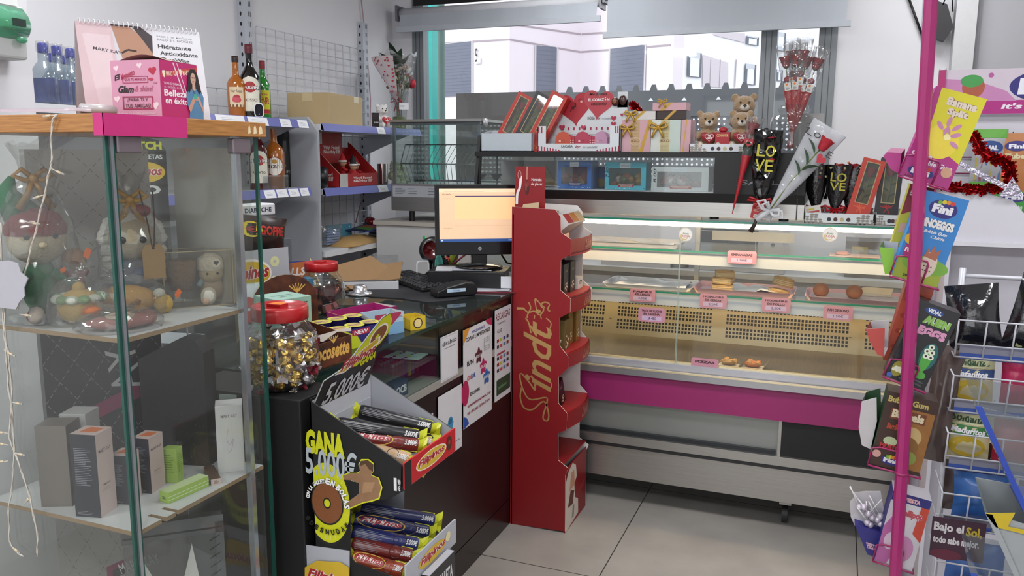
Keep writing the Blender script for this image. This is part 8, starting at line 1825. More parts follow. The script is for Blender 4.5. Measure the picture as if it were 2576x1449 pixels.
b = MB();b.box(-.10,.10,-.06,.06,0,.0015,C('#b09a94',.6));b.blob((-.05,0,.008),(.03,.02,.01),C('#9c7470',.6),.3,8,5);one(b,'pink_paper_scrap','crumpled pinkish paper at the right of the upper glass shelf','paper',(P(2150,635,Y=3.8).x,3.8,SH1+.001))
# bottom deck: pizzas
for px,lb,cc in((1833,'small baked pastry in a paper case beside the pizza sign','#b08448'),(1893,'small orange topped pizza pastry in a paper case','#b8692c')):
    t = thing('mini_pizza',lb,'pizza',(P(px,925,Y=3.575).x,3.575,.7005));b = MB();b.sheet([(-.045,-.03,0),(.045,-.03,0),(.05,.03,0),(-.04,.03,0)],(0,0,1),.001,'#c9c0ac');b.add([(.04,-.03,0),(.045,.03,0),(.065,.03,.03),(.058,-.03,.026)],[(0,1,2,3)],'#c9c0ac');sub(b,'paper_case',t)
    b = MB();b.blob((0,0,.014),(.036,.024,.014),C(cc,.6,bump=.5,scale=90,var=.3),.15,16,8,px)
    for k in range(8):b.blob((.03*math.cos(k*2.1)*.8,.018*math.sin(k*1.7),.024),(.011,.009,.008),C('#c8924c' if k%2 else cc,.6),.4,8,5,k)
    sub(b,'baked_topping',t)
# price tags
PTG = C('#c48a98',.4)
def ptag(label,px0,py0,px1,py1,Y,l1,l2,price):
    a = P(px0,py1,Y=Y);c = P(px1,py0,Y=Y);w_,h_ = c.x-a.x,c.z-a.z;b = MB();r = .18*h_;pts = []
    for cx,cy2,a0 in((w_-r,r,-90),(w_-r,h_-r,0),(r,h_-r,90),(r,r,180)):pts+=[(cx+r*math.cos(RAD(a0+k*30)),0,cy2+r*math.sin(RAD(a0+k*30))) for k in range(4)]
    b.sheet(pts,(0,1,0),.0015,PTG);F = Fc(b,(0,0,0),(w_,0,0),(0,0,h_))
    if l2:F.text(.12,.70,.76,.16,l1,'#4a2834',0,.05).text(.2,.48,.6,.16,l2,'#4a2834',0,.05)
    else:F.text(.14,.60,.72,.20,l1,'#4a2834',0,.05)
    if price:F.rect(.14,.12,.72,.30,'#c9b0cc').text(.34,.17,.34,.20,price,'#6a5070',0,.02)
    return one(b,'price_tag',label,'price tag',a)
Yt = SY-.004
ptag('pink price tag reading EMPANADAS on the upper shelf edge',1829,633,1904,662,Yt,'EMPANADAS',None,'1,90€');ptag('pink price tag reading PAPAS RELLENAS on the lower shelf edge',1584,729,1649,757,Yt,'PAPAS','RELLENAS','3,50€')
ptag('pink price tag reading HOJALDRE DE CERDO',1759,742,1829,773,Yt,'HOJALDRE','DE CERDO','2,20€');ptag('pink price tag reading HOJALDRE DE POLLO',1915,752,1990,783,Yt,'HOJALDRE','DE POLLO','2,20€');ptag('pink price tag reading PAN DE BONO',2070,773,2147,803,Yt,'PAN DE BONO',None,'1,50€')
ptag('pink price tag reading TARTA DE 3 LECHES EN TARRINA on the front glass',1605,777,1674,808,CY-.002,'TARTA DE 3 LECHES','EN TARRINA','3€');ptag('pink tag reading PIZZAS on the case floor',1738,905,1808,929,CY-.003,'PIZZAS',None,None)
# kitchen things behind the case
ZW = .9505
b = MB();b.box(-.25,.25,-.17,.17,0,.27,C('#b4b6ba',.4));F = faces(b,.5,.34,.27)['f'];F.rect(.04,.1,.66,.8,C('#1c1e22',.15));F.frame(.06,.14,.62,.72,.004,'#c9cbcf');F.rect(.76,.1,.2,.8,'#c2c4c8');F.circ(.86,.6,.012,'#55575c');one(b,'microwave_oven','grey microwave oven seen behind the pastry case','microwave',(-.50,4.92,ZW),bevel=.006)
b = MB();b.box(-.21,.21,-.14,.14,0,.04,WTY);b.box(-.20,.20,-.13,.13,.05,.062,WTY);b.box(-.19,.19,-.12,.12,.04,.05,'#8a8c90');one(b,'stacked_lids','stack of white tray lids on the rear worktop','lids',(-1.10,4.90,ZW+.0))
b = MB();b.box(-.16,.16,-.12,.12,0,.20,C('#77736e',.5));b.box(-.13,-.05,-.121,-.12,.1,.17,'#b8a468');one(b,'brown_grey_appliance','brownish grey appliance at the right end of the rear worktop','appliance',(.22,4.92,ZW),bevel=.006)
b = MB();b.lathe([(0,0),(.06,0),(.075,.11),(.08,.115)],C('#b8bac0',.4),24);one(b,'white_bowl','white plastic bowl on the rear worktop','bowl',(-.86,4.86,ZW+.0))
x0,x1 = P(1790,600,Y=4.17).x,P(1998,600,Y=4.17).x;b = MB();b.box(x0,x1,4.185,4.19,P(1790,604,Y=4.17).z,P(1790,580,Y=4.17).z,C('#d4d2c8',.5));one(b,'white_edge_board','long white strip of card at the back of the upper shelf','board')
# ================================================================ RED STAND CONTENTS
def rbox(label,y,z,w_,d_,h,col,draw=None,x=-1.10,rz=90,rx=0,ry=0,name='chocolate_box'):
    b = MB();b.box(-w_/2,w_/2,-d_/2,d_/2,0,h,col)
    if draw:draw(faces(b,w_,d_,h))
    return one(b,name,label,'chocolate box',(x,y,z),RAD(rz),None,RAD(rx),RAD(ry),bevel=.0008)
DK = C('#1f1817',.35);GO = C('#8c6c38',.3,.45)
def dnuts(F):
    for f in(F['f'],F['l'],F['r']):
        f.text(.3,.72,.4,.08,'Lindt','#a89880',.4,.01)
        for k,(x,y) in enumerate(((.3,.2),(.5,.14),(.68,.22),(.4,.32),(.6,.34),(.52,.24))):f.ell(x,y,.09,.035,'#c9bfa8')
rbox('dark chocolate box with almond print, nearer one on the second tier',3.20,ZB+.0,.07,.055,.125,DK,dnuts,-1.055);rbox('dark chocolate box with almond print, farther one on the second tier',3.275,ZB,.07,.055,.128,DK,dnuts,-1.05)
ZB2 = lz(745,1408)
for o in list(bpy.data.objects):
    if o.name.startswith('chocolate_box') and abs(o.location.z-ZB)<1e-4:o.location.z = ZB2+.001
for k in range(3):rbox('black and white chocolate bar on the second tier, '+('nearest','middle one','farthest')[k],3.27+.035*k,ZB2+.001,.10,.012,.165,C('#1a1a1c',.35),lambda F:F['f'].rect(.1,.66,.8,.2,'#c4c4c4').text(.15,.7,.7,.12,'Tassos','#17171a',0,.03),-1.09,name='chocolate_bar')
rbox('small white carton with a yellow top at the far end of the second tier',3.36,ZB2+.001,.07,.05,.05,C('#c4c2be',.4),lambda F:F['f'].rect(.3,.4,.5,.3,'#17171a').text(.33,.43,.44,.24,'Tassos','#d8d8d8',0,.03),-1.04)
ZT3 = lz(885,1408)+.001
def dgold(F):
    for f in(F['f'],F['l']):
        for k in range(7):f.ell(.2+.6*((k*37)%10)/10,.08+.06*k,.08,.03,'#c9a860' if k%2 else '#dcd4c0')
        f.text(.15,.1,.7,.12,'Melange','#d8d0c0',.2,.03,rot=.9)
rbox('olive gold assorted chocolate box, nearest on the third tier',3.205,ZT3,.075,.06,.125,C('#6b5630',.35,.3),dgold,-1.05);rbox('gold chocolate box in the middle of the third tier',3.29,ZT3,.065,.055,.14,GO,dnuts,-1.06);rbox('taller gold chocolate box at the far end of the third tier',3.365,ZT3,.06,.055,.15,GO,dnuts,-1.05)
rbox('dark chocolate box tipped over on the fourth tier',3.245,lz(1035,1408)+.001,.06,.03,.12,C('#2a1612',.35),dnuts,-1.06,90,0,-24)
ZT1 = lz(640,1408)+.001
rbox('white and red chocolate pouch box at the front of the top tier',3.20,ZT1+.005,.08,.06,.07,C('#8c1a1e',.4),lambda F:(F['f'].ell(.4,.6,.3,.3,'#b8b0ac'),F['f'].ell(.4,.6,.18,.2,'#2a2428')),-1.05,rx=-10)
for k,(y,lb) in enumerate(((3.24,'nearest'),(3.32,'middle'),(3.40,'farthest'))):
    t = thing('sloping_white_carton','white open carton sloping down on the top tier, '+lb,'carton',(-1.13,y,ZT1+.03),RAD(90),None,RAD(-38));b = MB();b.box(-.038,.038,-.14,.08,0,.055,C('#c8c4c2',.5));sub(b,'carton_body',t);b = MB();b.box(-.034,.034,-.142,-.1402,.005,.05,C(('#9c2a24','#b0702c','#c0a070')[k],.4));sub(b,'printed_end',t)
# ================================================================ BISCUIT PACKS
def pack(label,loc,rot,body,tipc,txt=True,L_=.185,r=.019,group=None,cookie=True):
    t = thing('biscuit_pack',label,'biscuit pack',loc,rot[2],group,rot[0],rot[1]);b = MB();n_ = 14
    b.lathe([(r*.9,0),(r,.006),(r,L_-.006),(r*.9,L_)],body,n_);b.disc((0,0,L_),r*.9,body,n_);wr = sub(b,'wrapper',t)
    fn = lambda x,y,dz:V(((r+dz)*math.cos(-PI/2+(.5-y)*2.4),(r+dz)*math.sin(-PI/2+(.5-y)*2.4),x*L_))
    b = MB();F = Fc(b,(0,0,0),(0,0,L_),(r*2.4,0,0),fn=fn,z0=.0006)
    if txt:F.ell(.34,.5,.32,.40,'#b89a2c').text(.06,.32,.56,.38,'Filipinos','#9c2030',.3,.04,out='#d8ccc4')
    else:F.lines(.05,.2,.5,.5,6,'#8c8c90',.25)
    if cookie:F.ell(.72,.5,.10,.36,'#3a1c14').ell(.72,.5,.03,.1,body)
    F.rect(.80,.0,.2,.98,tipc);F.text(.81,.35,.17,.3,'5.000€','#c8c8c8',.2,.03);sub(b,'print',wr)
    rnd = random.Random(int(loc[1]*1000))
    for z0,s_ in((L_,1),(0,-1)):
        b = MB();vs = [(-r*.7,0,z0),(r*.7,0,z0),(r*1.5,.004*rnd.random(),z0+s_*.022),(r*.5,.008,z0+s_*.026),(-r*.4,-.006,z0+s_*.022),(-r*1.5,0,z0+s_*.024)];b.add(vs,[(0,1,2,3,4,5)],C(tipc if isinstance(tipc,str) else '#b8bc28',.3));b.lathe([(r*.85,z0-s_*.002),(r*.5,z0+s_*.010),(.002,z0+s_*.014)],tipc,10);sub(b,'crimped_end',t)
    return t
YT = '#b4b820';NAVY = C('#1c2250',.3,var=.15);BRW = C('#6a2420',.3,var=.2);TAN2 = C('#a88a6a',.35,var=.2);BLK = C('#1c1c20',.3,var=.2)
def pk(px0,py0,px1,py1,X0,X1,body,lb,**k):
    a,c = P(px0,py0,X=X0),P(px1,py1,X=X1);d = c-a;k.pop('spin',0);e = zrot(d,-.8);return pack(lb,a,e,body,k.pop('tip',YT),L_=min(.2,d.length),**k)
S0,S1 = -1.075,-.925
# upper tray: four packs
pk(905,1035,1085,1078,S0-.02,S1,BLK,'dark biscuit pack on top of the upper tray heap',txt=False,cookie=False,spin=0);pk(850,1068,1050,1100,S0,S1,BLK,'dark biscuit pack with ingredients text, second in the upper tray',txt=False,cookie=False)
pk(862,1096,1050,1122,S0+.01,S1+.01,BRW,'red brown biscuit pack with yellow oval in the upper tray',spin=2.6);pk(893,1120,1030,1160,S0+.03,S1+.02,TAN2,'tan cookie biscuit pack at the front of the upper tray',spin=2.6,txt=False);pk(935,1108,1085,1118,S0+.05,S1+.02,TAN2,'tan cookie biscuit pack behind the front one in the upper tray',spin=2.6,txt=False)
pk(930,1145,1050,1170,S0+.06,S1+.025,C('#7c4a6c',.3,var=.3),'pink striped biscuit pack at the lip of the upper tray',spin=2.6,txt=False)
# lower tray
pk(905,1280,1090,1310,S0,S1,NAVY,'navy biscuit pack with nuts print at the back of the lower tray',txt=False,cookie=False,spin=2.6);pk(888,1305,1075,1340,S0+.01,S1,NAVY,'navy biscuit pack with yellow oval in the lower tray',spin=2.6);pk(885,1338,1050,1372,S0+.02,S1+.01,C('#20285c',.3),'navy biscuit pack with round cookie prints in the lower tray',txt=False,spin=2.6);pk(885,1368,1035,1400,S0+.03,S1+.01,BRW,'red biscuit pack with nuts print in the lower tray',txt=False,spin=2.6);pk(888,1402,1015,1438,S0+.05,S1+.02,C('#8c3a24',.3,var=.3),'orange brown biscuit pack at the front of the lower tray',spin=2.6);pk(985,1360,1090,1375,S0+.08,S1+.022,C('#a8ac24',.3,var=.2),'yellow ended biscuit pack sticking out at the right of the lower tray',txt=False,cookie=False)
b = MB();zt_b = P(1130,1400,X=-.842).z;bx = MB();bx.box(-.022,.0,-.07,.07,0,zt_b,C('#1b1b20',.4));bx.box(-.021,-.001,-.068,.068,zt_b,zt_b+.001,'#a9abb4');F = Fc(bx,(0,-.07,0),(0,.14,0),(0,0,zt_b));F.text(.25,.90,.65,.06,'GALLETA','#c9c9cc',0,.04);one(bx,'dark_carton','dark carton lettered GALLETA standing in front of the biscuit stand','carton',(-.842,1.67,0),0)
# ================================================================ GUM RACK (pink pole)
YR = 1.985;PKP = C('#951d60',.35,coat=.2);PKW = C('#8c1a54',.35)
gr = thing('gum_rack','magenta metal pole rack with wire holders for gum boxes','rack',(P(2250,1449,Y=1.94).x,1.94,0))
def gm():
    m_ = MB();m_.T = Matrix.Translation(-V(gr.location));return m_
pt,pb = P(2345,-40,Y=1.94),P(2252,1449,Y=1.94);pb2 = pb+(pb-pt)*((pb.z)/(pt.z-pb.z))
b = gm();b.tube([pb2,pt],.0135,PKP,8,smooth=False);b.tube([pb2.lerp(pt,.46),pb2.lerp(pt,.463)],.0145,C('#8c1a54',.4),8);sub(b,'pole',gr)
b = gm();q0,q1 = P(2322,-20,Y=1.97),P(2312,210,Y=1.97);b.sheet([q0,q0+V((.012,0,0)),q1+V((.016,0,0)),q1],(0,1,0),.002,ACRYL);sub(b,'clear_side_strip',gr)
b = gm();b.cyl((pb2.x,1.94,0),.16,.02,PKP,28);sub(b,'base_plate',gr)
def gbx(name,label,TL,TR,BL,draw,col,side,d_=.07,Y=YR,basket=True):
    a,c,e = P(*TL,Y=Y),P(*TR,Y=Y),P(*BL,Y=Y);U,W = c-a,a-e;U = V((U.x,0,U.z));W = V((W.x,0,W.z));W = W-U*(W.dot(U)/U.dot(U));N_ = V((0,1,0))
    ang = math.atan2(-U.z,U.x);t = thing(name,label,'gum box',e,0,None,0,ang);w_,h_ = U.length,W.length
    b = MB();b.box(0,w_,0,d_,0,h_,col);b.box(-.0006,0,.001,d_-.001,0,h_,side);draw(Fc(b,(0,0,0),(w_,0,0),(0,0,h_)));sub(b,'carton',t,bevel=.001)
    if basket:
        b = MB();z = h_*.22;pts = [(-.004,-.004,0),(-.004,-.004,z),(.012,-.004,z+.006),(w_*.62,-.004,z+.006),(w_*.66,-.004,z),(w_*.66,-.004,0)];b.tube(pts,.0022,PKW,6);b.tube([(-.004,-.004,-.003),(w_+.004,-.004,-.003),(w_+.004,d_,-.003),(w_+.004,d_+.01,h_*.55)],.0024,PKW,6);sub(b,'wire_holder',t)
    return t
def fini(F,x,y,w_,h_,blue='#25206c'):
    F.ell(x+w_/2,y+h_/2,w_*.6,h_*.78,blue).text(x+w_*.06,y+h_*.12,w_*.86,h_*.72,'Fini','#d8d8de',0,.07)
    for k,c in enumerate(('#6aa03c','#c8b828','#c87c2c','#b83434')):F.circ(x+w_*(.3+.17*k),y+h_*(1.0+.12*math.sin(.8*k)),.0045,c)
YB = '#c8c020';MGN = '#a01c74'
def d1(F):
    F.poly([(.1,1),(1,1),(1,.28),(.72,.34),(.5,.28),(.2,.36),(.16,.7)],YB);F.ell(.5,.46,.34,.19,C('#d8c428',.3)).ell(.58,.52,.07,.035,'#e8e0a0')
    F.text(.30,.84,.60,.09,'Banana','#d0c4b4',0,.06,out='#7c3a4a').text(.38,.73,.42,.09,'Split','#d0c4b4',0,.06,out='#7c3a4a')
    for x,y,a in((.5,.68,0),(.36,.62,.8),(.68,.64,-.7),(.72,.56,-1.1),(.76,.46,-2)):F.ell(x,y,.045,.055,'#b87ca0',14,a)
    F.poly([(.45,.58),(.52,.64),(.58,.60),(.62,.54),(.54,.57),(.5,.52)],'#b87ca0');F.text(.04,.25,.42,.055,'Chicle','#d8d0d8',.2,.04).text(.2,.18,.72,.055,'Bubble Gum','#d8d0d8',.2,.04);fini(F,.14,.05,.44,.08);F.circ(.84,.16,.011,'#c09478').text(.06,.01,.2,.02,'200','#5c1038')
gbx('gum_box','tall magenta and yellow banana gum box, topmost on the pink rack',(2322,207),(2447,240),(2264,440),d1,C(MGN,.4),MGN)
def d2(F):
    F.rect(0,0,1,.24,'#8c9c2c').ell(.6,.2,.5,.1,'#6a9c34');fini(F,.30,.78,.50,.13);F.text(.16,.62,.74,.10,'DINOEGGS','#d4d4d4',-.1,.07,out='#1c1c24').text(.32,.56,.5,.035,'Bubble Gum','#d0d4dc',.3,.03).text(.5,.51,.3,.035,'Chicle','#d0d4dc',.3,.03)
    F.ell(.66,.22,.17,.15,'#c9b8a8').poly([(.5,.3),(.56,.42),(.6,.34),(.66,.46),(.7,.36),(.82,.42),(.78,.28)],'#9c5c44');F.circ(.12,.45,.012,'#c8a428');F.rect(.06,.26,.22,.12,'#9c2464').text(.08,.3,.18,.05,'Fini','#dcdcdc',0,.05);F.text(.22,.03,.14,.03,'200','#2c2c1c',0,.03);
    for k in range(8):F.circ(.58+.05*(k%4),.15+.05*(k//4),.0015,'#4a3a34')
gbx('gum_box','blue dinosaur egg gum box with a cracked egg, second on the pink rack',(2312,474),(2430,503),(2243,692),d2,C('#2272b4',.4),'#2e86c4')
def d3(F):
    F.ell(.42,.92,.22,.045,'#20407c').text(.26,.895,.34,.05,'VIDAL','#dcdcdc',0,.05);F.text(.26,.76,.64,.10,'ALIEN','#7cac4c',0,.07,out='#c8c8c8').text(.24,.62,.68,.11,'EGGS','#c88cac',0,.08,out='#2a1c24')
    F.ell(.74,.40,.20,.17,'#1c5c5c').ell(.72,.36,.12,.16,'#4c9c3c').ell(.72,.16,.16,.05,'#4c9c3c');
    for x,y in((.66,.46),(.78,.46),(.72,.52),(.68,.40),(.8,.40)):F.circ(x,y,.006,'#d8dcc8').circ(x,y,.0025,'#1a1a1a')
    for k in range(5):F.ell(.6,.1-.02*k,.3,.018,'#4a4c50' if k%2 else '#202226')
    F.ell(.2,.14,.14,.10,'#8c8428');
    for k in range(5):F.circ(.12+.04*k,.12+.03*(k%2),.004,'#d8d8c0')
    F.circ(.08,.04,.006,'#3c5cac')
gbx('gum_box','black alien egg gum box with a green monster, third on the pink rack',(2300,748),(2402,785),(2226,945),d3,C('#121216',.35),'#17171b')
def d4(F):
    F.ell(.62,.45,.5,.5,C('#8c5a20',.4)) if 0 else F.rect(.45,.05,.55,.78,C('#8c5c24',.4,var=.3));F.text(.04,.87,.80,.08,'Bubble Gum','#b8a458',0,.04);F.rect(.15,.66,.7,.14,'#6a3414').text(.18,.68,.64,.11,'Barrels','#cfc4a4',0,.05)
    F.ell(.66,.48,.2,.13,'#b89c68').ell(.66,.34,.18,.13,'#7a5424').ell(.70,.2,.16,.09,'#7c8c3c');F.ell(.28,.36,.14,.06,'#a8b48c').text(.10,.24,.40,.08,'MOJITO','#a8242c',0,.06);F.text(.14,.52,.28,.08,'Barriles','#a03c20',.2,.05);F.circ(.08,.16,.009,'#b88c84');fini(F,.22,.07,.32,.08)
gbx('gum_box','brown barrel gum box with gold lettering, fourth on the pink rack',(2243,985),(2370,1015),(2188,1166),d4,C('#33190c',.4,var=.2),'#1c3a20')
def d5(F):
    F.rect(0,.88,1,.12,'#25246c').text(.35,.9,.4,.06,'FIESTA','#d8a8a8',0,.06);F.poly([(0,0),(0,.5),(.35,.88),(.5,.3),(.3,0)],'#a85c94');F.poly([(.35,.88),(.8,.88),(.5,.3)],'#c4c4c8').poly([(.8,.88),(1,.88),(1,.4),(.75,.5)],'#b8402c');F.text(.3,.68,.62,.12,'Lollipop','#b04c54',.1,.06,out='#d8ccd0');F.ell(.62,.26,.26,.18,'#b87ca4').ell(.25,.32,.16,.12,'#c8b4c4')
gbx('gum_box','white and pink lollipop box with blue top, lowest on the pink rack',(2250,1235),(2347,1262),(2200,1408),d5,C('#c0bcc4',.4),'#25246c')
def d6(F):F.poly([(0,.55),(1,.75),(1,1),(0,1)],'#7c1c2c');F.text(.1,.84,.5,.08,'EL TORO','#d8d0cc',.2,.04);F.rect(.1,.3,.3,.14,'#b8907c')
gbx('gum_box','red to yellow gum box behind the blue dinosaur box',(2292,462),(2352,475),(2236,632),d6,C('#a8a428',.4),'#a8a428',.05,YR+.075,False)
gbx('gum_box','orange red fruit gum box between the dinosaur and alien boxes',(2262,706),(2330,722),(2222,905),lambda F:[F.circ(.2+.15*(k%4),.2+.1*(k//2),.006,'#b88c2c' if k%2 else '#8c2414') for k in range(14)],C('#a03c20',.4,var=.3),'#8c2018',.06,YR+.075,False)
def chute(label,pts,col,inner='#b9b5b8',Y=YR+.02):
    b = MB();q = [P(x,y,Y=Y) for x,y in pts];b.sheet(q,(0,1,0),.002,col,'#c0bcbc');q2 = [p+V((.01,.05,.01)) for p in q];b.sheet(q2,(0,1,0),.002,inner);n = len(q)
    for i in range(1,n-1):b.add([q[i],q[(i+1)%n],q2[(i+1)%n],q2[i]],[(0,1,2,3)],inner if i>n//2 else col)
    return one(b,'dispenser_flap',label,'dispenser flap')
chute('magenta dispenser flap at the foot of the banana gum box',[(2262,438),(2240,425),(2222,392),(2232,383),(2268,385)],C('#a01c74',.4),'#8c1860');chute('lime green dispenser flap left of the dinosaur gum box',[(2250,625),(2212,622),(2226,690),(2246,688)],C('#7cb02c',.4))
chute('white and red dispenser flap left of the alien gum box',[(2226,825),(2178,828),(2188,860),(2208,893),(2224,897)],C('#a83c34',.4));chute('white dispenser hopper left of the barrel gum box',[(2205,1000),(2168,1010),(2160,1075),(2168,1120),(2190,1130),(2206,1060)],C('#b4b0b2',.5),'#16401f')
b = MB();q = [P(x,y,Y=YR+.03) for x,y in((2150,1320),(2232,1345),(2222,1408),(2182,1395))];b.sheet(q,(0,1,0),.04,C('#23226c',.4));F = Fc(b,q[3]-V((-.0,.001,0)),(q[2]-q[3]),(q[0]-q[3])+V((.01,0,0)));F.text(.15,.25,.7,.22,'FIESTA','#c4a0a8',0,.05)
w2 = [P(x,y,Y=YR+.065) for x,y in((2138,1262),(2150,1250),(2146,1240),(2175,1236),(2215,1236),(2235,1345),(2150,1322),(2140,1300))];b.sheet(w2,(0,1,0),.002,C('#b4b0b4',.5));one(b,'lollipop_hopper','scalloped white and blue hopper holding lollipops at the foot of the rack','hopper')
pr = None;rnd = random.Random(2)
for i in range(9):
    c = P(2160+rnd.random()*58,1275+rnd.random()*45,Y=YR+.045)
    if pr is None:b = MB();b.blob((0,0,0),.0085,C('#b8b0bc',.3,.3,var=.3),.2,9,7);b.tube([(0,0,.006),(0,0,.055)],.0014,'#d4d2d4',5);pr = one(b,'lollipop','small white wrapped lollipop in the hopper','lollipop',c,0,'lollipops in the hopper');o = pr
    else:o = pr.copy();COL.objects.link(o);o.location = c
    o.rotation_euler = (rnd.uniform(-.6,.6),rnd.uniform(-.9,.5),0)
# ================================================================ SWEETS STAND WITH HEADER
YS = 3.2;sx0 = P(2378,200,Y=YS).x;WS = C('#c2c0c8',.5,var=.02)
fs2 = thing('sweets_wall_stand','white sweets stand with pink Fini header and hanging bags','display stand',(.7,YS,0))
def f2():
    m_ = MB();m_.T = Matrix.Translation(-V(fs2.location));return m_
zh1,zh0 = P(2500,173,Y=YS).z,P(2500,286,Y=YS).z;sx1 = sx0+.62
b = f2();b.box(sx0,sx1,YS,YS+.006,zh0,zh1,C('#c0b4c0',.4));F = Fc(b,(sx0,YS,zh0),(sx1-sx0,0,0),(0,0,zh1-zh0))
F.rect(0,0,1,.30,'#a01c74').poly([(0,.3),(0,.8),(.15,.75),(.3,.5),(.35,.28)],'#b478a4').ell(.14,.60,.055,.24,'#9c4c34').ell(.13,.74,.055,.14,'#3c8c44').circ(.22,.86,.008,'#a8508c');F.ell(.50,.60,.19,.36,'#25206c').text(.35,.42,.30,.36,'Fini','#d8d8e0',.05,.07)
for k,c in enumerate(('#6aa03c','#c8b828','#c87c2c','#b83434')):F.circ(.44+.035*k,.86+.03*math.sin(k),.009,c)
F.text(.28,.08,.5,.15,"it's fun, it's fini",'#dcd4dc',.15,.04);sub(b,'header_board',fs2)
b = f2();b.box(sx0-.02,sx0,YS-.01,YS+.02,0,zh1,C('#a01c60',.4));b.cyl((sx0-.01,YS,zh1),.012,.006,'#d0d0d4');sub(b,'magenta_post',fs2)
b = f2();b.box(sx0,sx1,YS+.03,YS+.036,1.15,zh0,WS);b.box(sx0,sx1,YS+.03,YS+.036,.0,1.15,WS);sub(b,'back_board',fs2)
b = f2()
for z in[zh0-.09-.055*k for k in range(8)]:b.tube([(sx0,YS+.022,z),(sx1,YS+.022,z)],.0022,C('#6c1c3c',.4),5)
for x in[sx0+.11*k for k in range(6)]:b.tube([(x,YS+.018,zh0-.06),(x,YS+.018,zh0-.5)],.0022,C('#6c1c3c',.4),5)
sub(b,'wire_grid',fs2)
zs0 = P(2500,620,Y=YS-.2).z;b = f2();b.box(sx0,sx1,YS-.22,YS+.03,zs0,zs0+.014,C('#c9c7ce',.4));b.sheet([(sx0,YS-.20,zs0+.014),(sx1-.25,YS-.20,zs0+.014),(sx1-.34,YS-.20,zs0+.06),(sx1-.42,YS-.20,zs0+.15),(sx1-.5,YS-.20,zs0+.17),(sx0,YS-.20,zs0+.17)],(0,1,0),.012,WS);sub(b,'shelf',fs2)
b = f2();b.box(sx0+.03,sx0+.042,YS-.20,YS+.03,.05,zs0,WS);b.box(sx0+.04,sx1,YS-.14,YS-.13,.05,zs0,C('#b5b3bc',.5));sub(b,'lower_panel',fs2)
def cbag(label,px,py,w_,h_,col,draw):
    p = P(px,py,Y=YS-.02);bag('candy_bag',label,(p.x,p.y,p.z-h_),w_,h_,.03,col,draw,crimp=col if isinstance(col,str) else None,cat='candy bag')
cbag('clear and green rainbow strip bag hanging under the header',2493,325,.105,.19,C('#9c9ca0',.35,var=.2),lambda F:(F.rect(0,.85,1,.15,'#5c9c3c',5),F.ell(.5,.68,.4,.12,'#20407c').text(.25,.63,.5,.09,'DUAL','#d4d4d8',0,.05),[F.rect(.12+.14*k,.1,.07,.4,('#a8984c','#8c4c5c','#4a6c9c')[k%3]) for k in range(6)],F.rect(0,0,1,.08,'#5c9c3c',5)))
cbag('orange cream tube sweets bag at the right edge under the header',2570,335,.12,.21,C('#a86c3c',.35,var=.15),lambda F:(F.ell(.4,.8,.3,.08,'#25206c').text(.2,.76,.4,.07,'Fini','#d8d8e0',0,.05),F.text(.12,.60,.6,.08,'Tubes','#c8bc94',0,.05)))
cbag('green melon bubble gum bag in the lower row',2548,470,.11,.15,C('#3c8c3c',.35,var=.25),lambda F:(F.ell(.55,.78,.35,.12,'#25206c').text(.3,.72,.5,.1,'Fini','#d8d8e0',0,.05),F.text(.1,.5,.7,.1,'Melon Bubbles','#c8dcc0',.1,.03),[F.circ(.2+.12*k,.22+.06*(k%2),.009,'#a4bc5c') for k in range(5)]))
hy = 3.0;hp = [P(x,y,Y=hy) for x,y in((2395,350),(2430,325),(2465,350),(2470,385),(2500,410),(2535,440),(2540,480),(2500,520),(2460,495),(2430,512),(2390,500),(2360,480))]
tinsel('tinsel_heart','red tinsel garland heart hanging in front of the sweets stand',[P(x,y,Y=hy) for x,y in((2398,345),(2420,325),(2450,345),(2470,380),(2500,400),(2530,410),(2543,440),(2530,470),(2500,470),(2470,480),(2430,475),(2390,468),(2360,460))],.024,RTIN,1500,'garland',4)
b = MB();HOLO = C('#b4b0c0',.15,.9,bump=.8,scale=80,var=.3);a,c = P(2390,400,Y=hy-.02),P(2530,470,Y=hy-.02);d = (c-a).normalized();s_ = V((-d.z,0,d.x));b.sheet([a-s_*.008,c-s_*.008,c+s_*.008,a+s_*.008],(0,1,0),.002,HOLO);e = c+d*.06;b.sheet([c-s_*.035,e,c+s_*.035],(0,1,0),.002,HOLO);one(b,'glitter_arrow','silver glitter arrow piercing the red tinsel heart','arrow')
